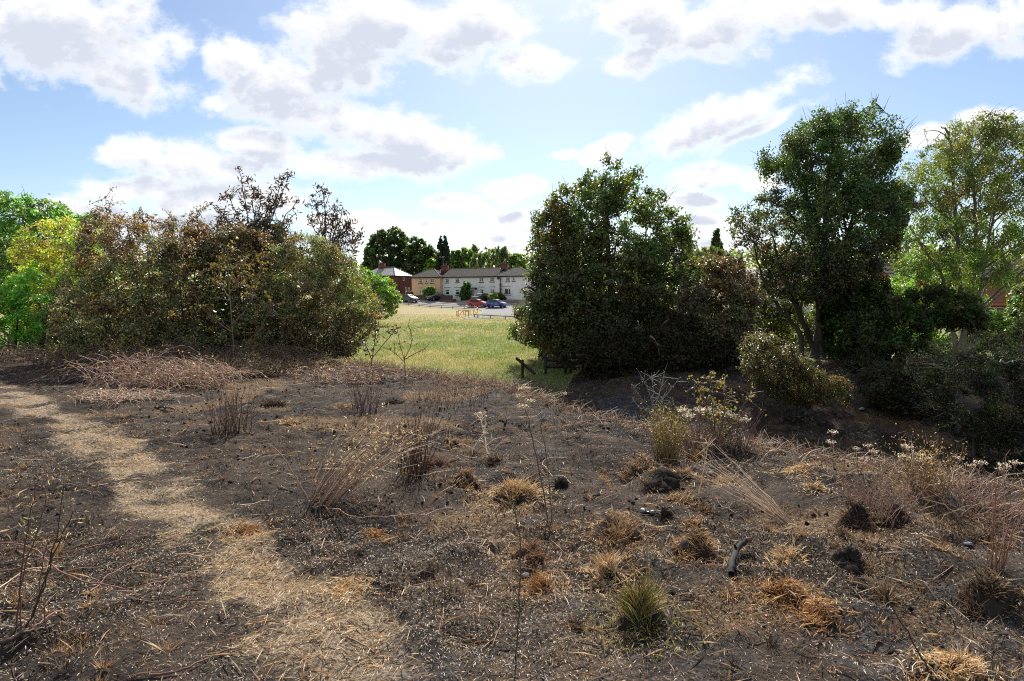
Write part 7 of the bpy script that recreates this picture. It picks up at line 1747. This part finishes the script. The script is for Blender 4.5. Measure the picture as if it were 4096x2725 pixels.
def knapweed():
    rng = np.random.default_rng(522); b = hit(180, 2010)
    root = empty('seedhead_plant', b, label='thin plant with brown button seed heads beside the straw path', cat='wild flower'); g = Geo(); hd = Geo()
    for px, py in [(85, 1905), (140, 1912), (160, 1895), (185, 1908), (215, 1905), (232, 1880), (262, 1880), (280, 1912), (338, 1905), (158, 1948), (172, 1952), (225, 1955), (275, 1925), (360, 1940), (388, 1945), (290, 1905)]:
        t = at(px, py, b[1] + rng.uniform(-.15, .15)); s = np.array([t[0] + rng.normal(0, .05), t[1] + rng.normal(0, .05), 0]); s[2] = ground_z(s[0], s[1]) - .01
        g.add(*tube(spline([s, s * .5 + t * .5 + rng.normal(0, .012, 3), t], 8), .0022, .0014, 4, (.16, .11, .08)))
        prof = np.array([.004, .010, .0125, .010, .004]); P = t + np.linspace(-.012, .012, 5)[:, None] * unit(np.array([rng.normal(0, .3), rng.normal(0, .3), 1.0]))
        Geo().add(*tubes(P[None], prof[None], 7, pick(rng, 1, [(.15, .075, .035), (.20, .11, .05)]))).build('seed_head', M['stem'], root, b)
    g.build('stems', M['stem'], root, b, kind='stuff')
knapweed()

# charred curved branch
def charred_branch():
    P = np.array([hit(a, b) for a, b in [(2925, 2318), (2930, 2270), (2950, 2230), (2985, 2205), (3000, 2192)]]); S = spline(P, 16); r = .0175
    S[:, 2] = ground_z(S[:, 0], S[:, 1]) + r * 1.3 + np.array([0.01 * math.sin(i / 15 * math.pi) + .035 * (i / 15) for i in range(16)])
    root = empty('charred_branch', S[0], label='thick curved charred branch with a raw broken end', cat='branch'); rng = np.random.default_rng(531)
    R = r * np.array([.95, 1, 1.02, 1.03, 1, .98, .96, .95, .95, .94, .93, .92, .95, 1.05, 1.12, 1.0]) * rng.uniform(.86, 1.16, 16); S[1:-1] += rng.normal(0, .0035, S[1:-1].shape)
    C = np.repeat(np.array([[[.030, .030, .032]]]), 16, 1); C[0, 4:10] = (.030, .031, .033); C[0, 12:] = (.15, .08, .055)
    g = Geo().add(*tubes(S[None, :14], R[None, :14], 12, C[:, :14])); g.build('bark', M['bark'], root, S[0], True)
    kn = S[7] + (0, 0, r * .5); Geo().add(*tube([kn, kn + (-.015, -.02, .022), kn + (-.02, -.028, .034)], .010, .006, 7, (.02, .02, .02))).build('side_stub', M['bark'], root, S[0])
    Geo().add(*tubes(S[None, 13:], R[None, 13:] * .98, 12, C[:, 13:])).add(np.vstack([S[15:16]]), np.zeros((0, 3), int)).build('broken_end', M['bark'], root, S[0], True)
    th = np.linspace(0, 2 * math.pi, 13)[:-1]; d = unit(S[1] - S[0]); a = unit(np.cross(d, (0, 0, 1.0))); b2 = np.cross(d, a)
    ring = S[0] + R[0] * (np.cos(th)[:, None] * a + np.sin(th)[:, None] * b2)
    Geo().add(np.vstack([ring, [S[0] + d * .012]]), np.array([[i, (i + 1) % 12, 12] for i in range(12)]), (.008, .008, .008)).build('cut_end', M['bark'], root, S[0])
charred_branch()
# crushed drinks can
def crushed_can():
    b = hit(2590, 2062); rng = np.random.default_rng(541); m_can = mat_plain('scorched can metal', (.16, .16, .165), .4, .5, .8, .1, 20)
    root = empty('crushed_can', b, math.radians(-28), label='crushed silver and black drinks can lying in the burnt grass', cat='can')
    L, r = .105, .026; xs = np.linspace(-L / 2, L / 2, 13); V, F = [], []
    for i, x in enumerate(xs):
        pinch = 1 - .45 * math.exp(-((x - .005) / .018) ** 2); rr = r * pinch * (.82 if i in (0, 12) else 1)
        for j in range(14):
            t = j / 14 * 2 * math.pi; q = rr * (1 + .09 * math.sin(3 * t + x * 60)); V.append((x, q * math.cos(t), r * .95 + q * .8 * math.sin(t) - .004 * math.exp(-((x) / .02) ** 2)))
    F = np.array([[i * 14 + j, i * 14 + (j + 1) % 14, (i + 1) * 14 + (j + 1) % 14, (i + 1) * 14 + j] for i in range(12) for j in range(14)]); V = np.array(V)
    fi = np.arange(12 * 14).reshape(12, 14); blk = ((fi // 14 >= 4) & (fi // 14 <= 8)).ravel() & (rng.random(168) < .85)
    Geo().add(V, F[~blk]).build('can_body', m_can, root); Geo().add(V, F[blk]).build('printed_band', mat_plain('black scorched paint', (.012, .012, .012), .35, .5), root)
    for x, i in ((-L / 2, 0), (L / 2, 12)):
        ring = V[i * 14:(i + 1) * 14]; Geo().add(np.vstack([ring, [ring.mean(0) + (-.004 * np.sign(x), 0, 0)]]), np.array([[k, (k + 1) % 14, 14] for k in range(14)])).build('can_end', m_can, root)
crushed_can()
def lump(name, label, cat, px, py, size, mat, seed, flat=.6):
    b = hit(px, py); rng = np.random.default_rng(seed); bm = bmesh.new(); bmesh.ops.create_icosphere(bm, subdivisions=2, radius=1)
    for v in bm.verts:
        n = 1 + .28 * (float(vnoise(v.co.x * 1.7 + seed, v.co.y * 1.7 + v.co.z)) - .5) + rng.normal(0, .05); v.co = Vector((v.co.x * size[0] * n, v.co.y * size[1] * n, v.co.z * size[2] * n))
    me = bpy.data.meshes.new(name); bm.to_mesh(me); bm.free(); me.materials.append(mat); o = bpy.data.objects.new(name, me); COL.objects.link(o)
    o.location = (b[0], b[1], b[2] + size[2] * .55); o.rotation_euler = (0, 0, rng.uniform(0, 3)); return tag(o, label, cat)
m_pale = mat_plain('pale chalky stone', (.55, .53, .48), .8, .3, 0, .25, 30, .3)
lump('stone', 'small white stone beside the rust coloured clump', 'stone', 2104, 2318, (.022, .016, .014), m_pale, 551)
lump('plastic_scrap', 'white crumpled plastic scrap lying in the dark gully', 'litter', 3448, 1640, (.16, .07, .04), mat_plain('dirty white plastic', (.34, .36, .36), .4, .5), 552)
lump('stone', 'flat grey stone by the tall red stalks', 'stone', 3870, 2185, (.035, .02, .010), mat_plain('grey stone', (.16, .16, .17), .7, .3, 0, .3, 25), 553)
lump('stone', 'tiny pale stone near the straight pale stalk', 'stone', 2842, 1896, (.022, .016, .014), m_pale, 554)
lump('plastic_scrap', 'small red scrap in the burnt ground left of the orange mat', 'litter', 3065, 2467, (.012, .008, .005), mat_plain('faded red plastic', (.40, .10, .07), .5), 555)

# broken post and rail fence at the edge of the gully, under the large round tree
def old_fence():
    Yf = 21.0; b = at(2183, 1470, Yf); b[2] = float(ground_z(b[0], b[1]))
    root = empty('old_fence', b, label='half burnt post and rail fence under the large round tree', cat='fence')
    xs = [at(p, 1400, Yf)[0] for p in (2183, 2262, 2345, 2450)]
    for i, x in enumerate(xs):
        z = float(ground_z(x, Yf)); top = at(2183, 1414, Yf)[2] + .0 * i
        Geo().box(x - .05, x + .05, Yf - .05, Yf + .05, z - .3, top).build('post', MH['wood_burnt'] if i < 2 else MH['wood_grey'], root, b)
    for i in range(3):
        for py in (1421, 1442, 1468):
            z = at(2300, py, Yf)[2]
            if i == 0 and py == 1421: continue
            Geo().box(xs[i] + .052, xs[i + 1] - .052, Yf - .03, Yf + .02, z - .045, z + .045).build('rail', MH['wood_burnt'] if i < 1 else MH['wood_grey'], root, b)
    g0 = at(2065, 1433, 20.2); g1 = at(2140, 1490, 19.6)
    r2 = empty('fallen_rail', (g1[0], g1[1], float(ground_z(g1[0], g1[1]))), label='charred fence rail leaning on a burnt stub at the meadow edge', cat='fence rail')
    o = np.array([g1[0], g1[1], float(ground_z(g1[0], g1[1]))])
    Geo().add(*tube([g0, g1 - (0, 0, .05)], .05, .05, 4)).build('rail', MH['wood_burnt'], r2, o)
    st = at(2090, 1440, 19.9); Geo().add(*tube([(st[0], st[1], float(ground_z(st[0], st[1])) - .1), (st[0], st[1], st[2])], .05, .045, 6)).build('stub', MH['wood_burnt'], r2, o)
old_fence()
def deadwood():
    """grey dead branches caught in the scrub"""
    for i, (lab, pix, Y, r) in enumerate([('pale dead branch hanging under the rusty bush', [(2600, 1345), (2625, 1370), (2640, 1420), (2665, 1480)], 19.2, .03),
                                         ('bleached snapped twig across the dark scrub at the frame edge', [(4000, 1450), (4040, 1446), (4090, 1440)], 10.6, .012),
                                         ('long pale dead branch reaching left from the scorched birch limb', [(3140, 1200), (3040, 1195), (2930, 1205), (2880, 1212)], 20.8, .018)]):
        P = at([q[0] for q in pix], [q[1] for q in pix], np.full(len(pix), Y)); S = spline(P, 14); rng = np.random.default_rng(560 + i); S[1:] += rng.normal(0, .02, S[1:].shape)
        o = Geo().add(*tubes(S[None], (np.linspace(1, .4, 14) * r)[None], 6, np.array([[.30, .25, .20]]))).build('dead_branch', M['bark'], None, S[0]); tag(o, lab, 'branch')
deadwood()
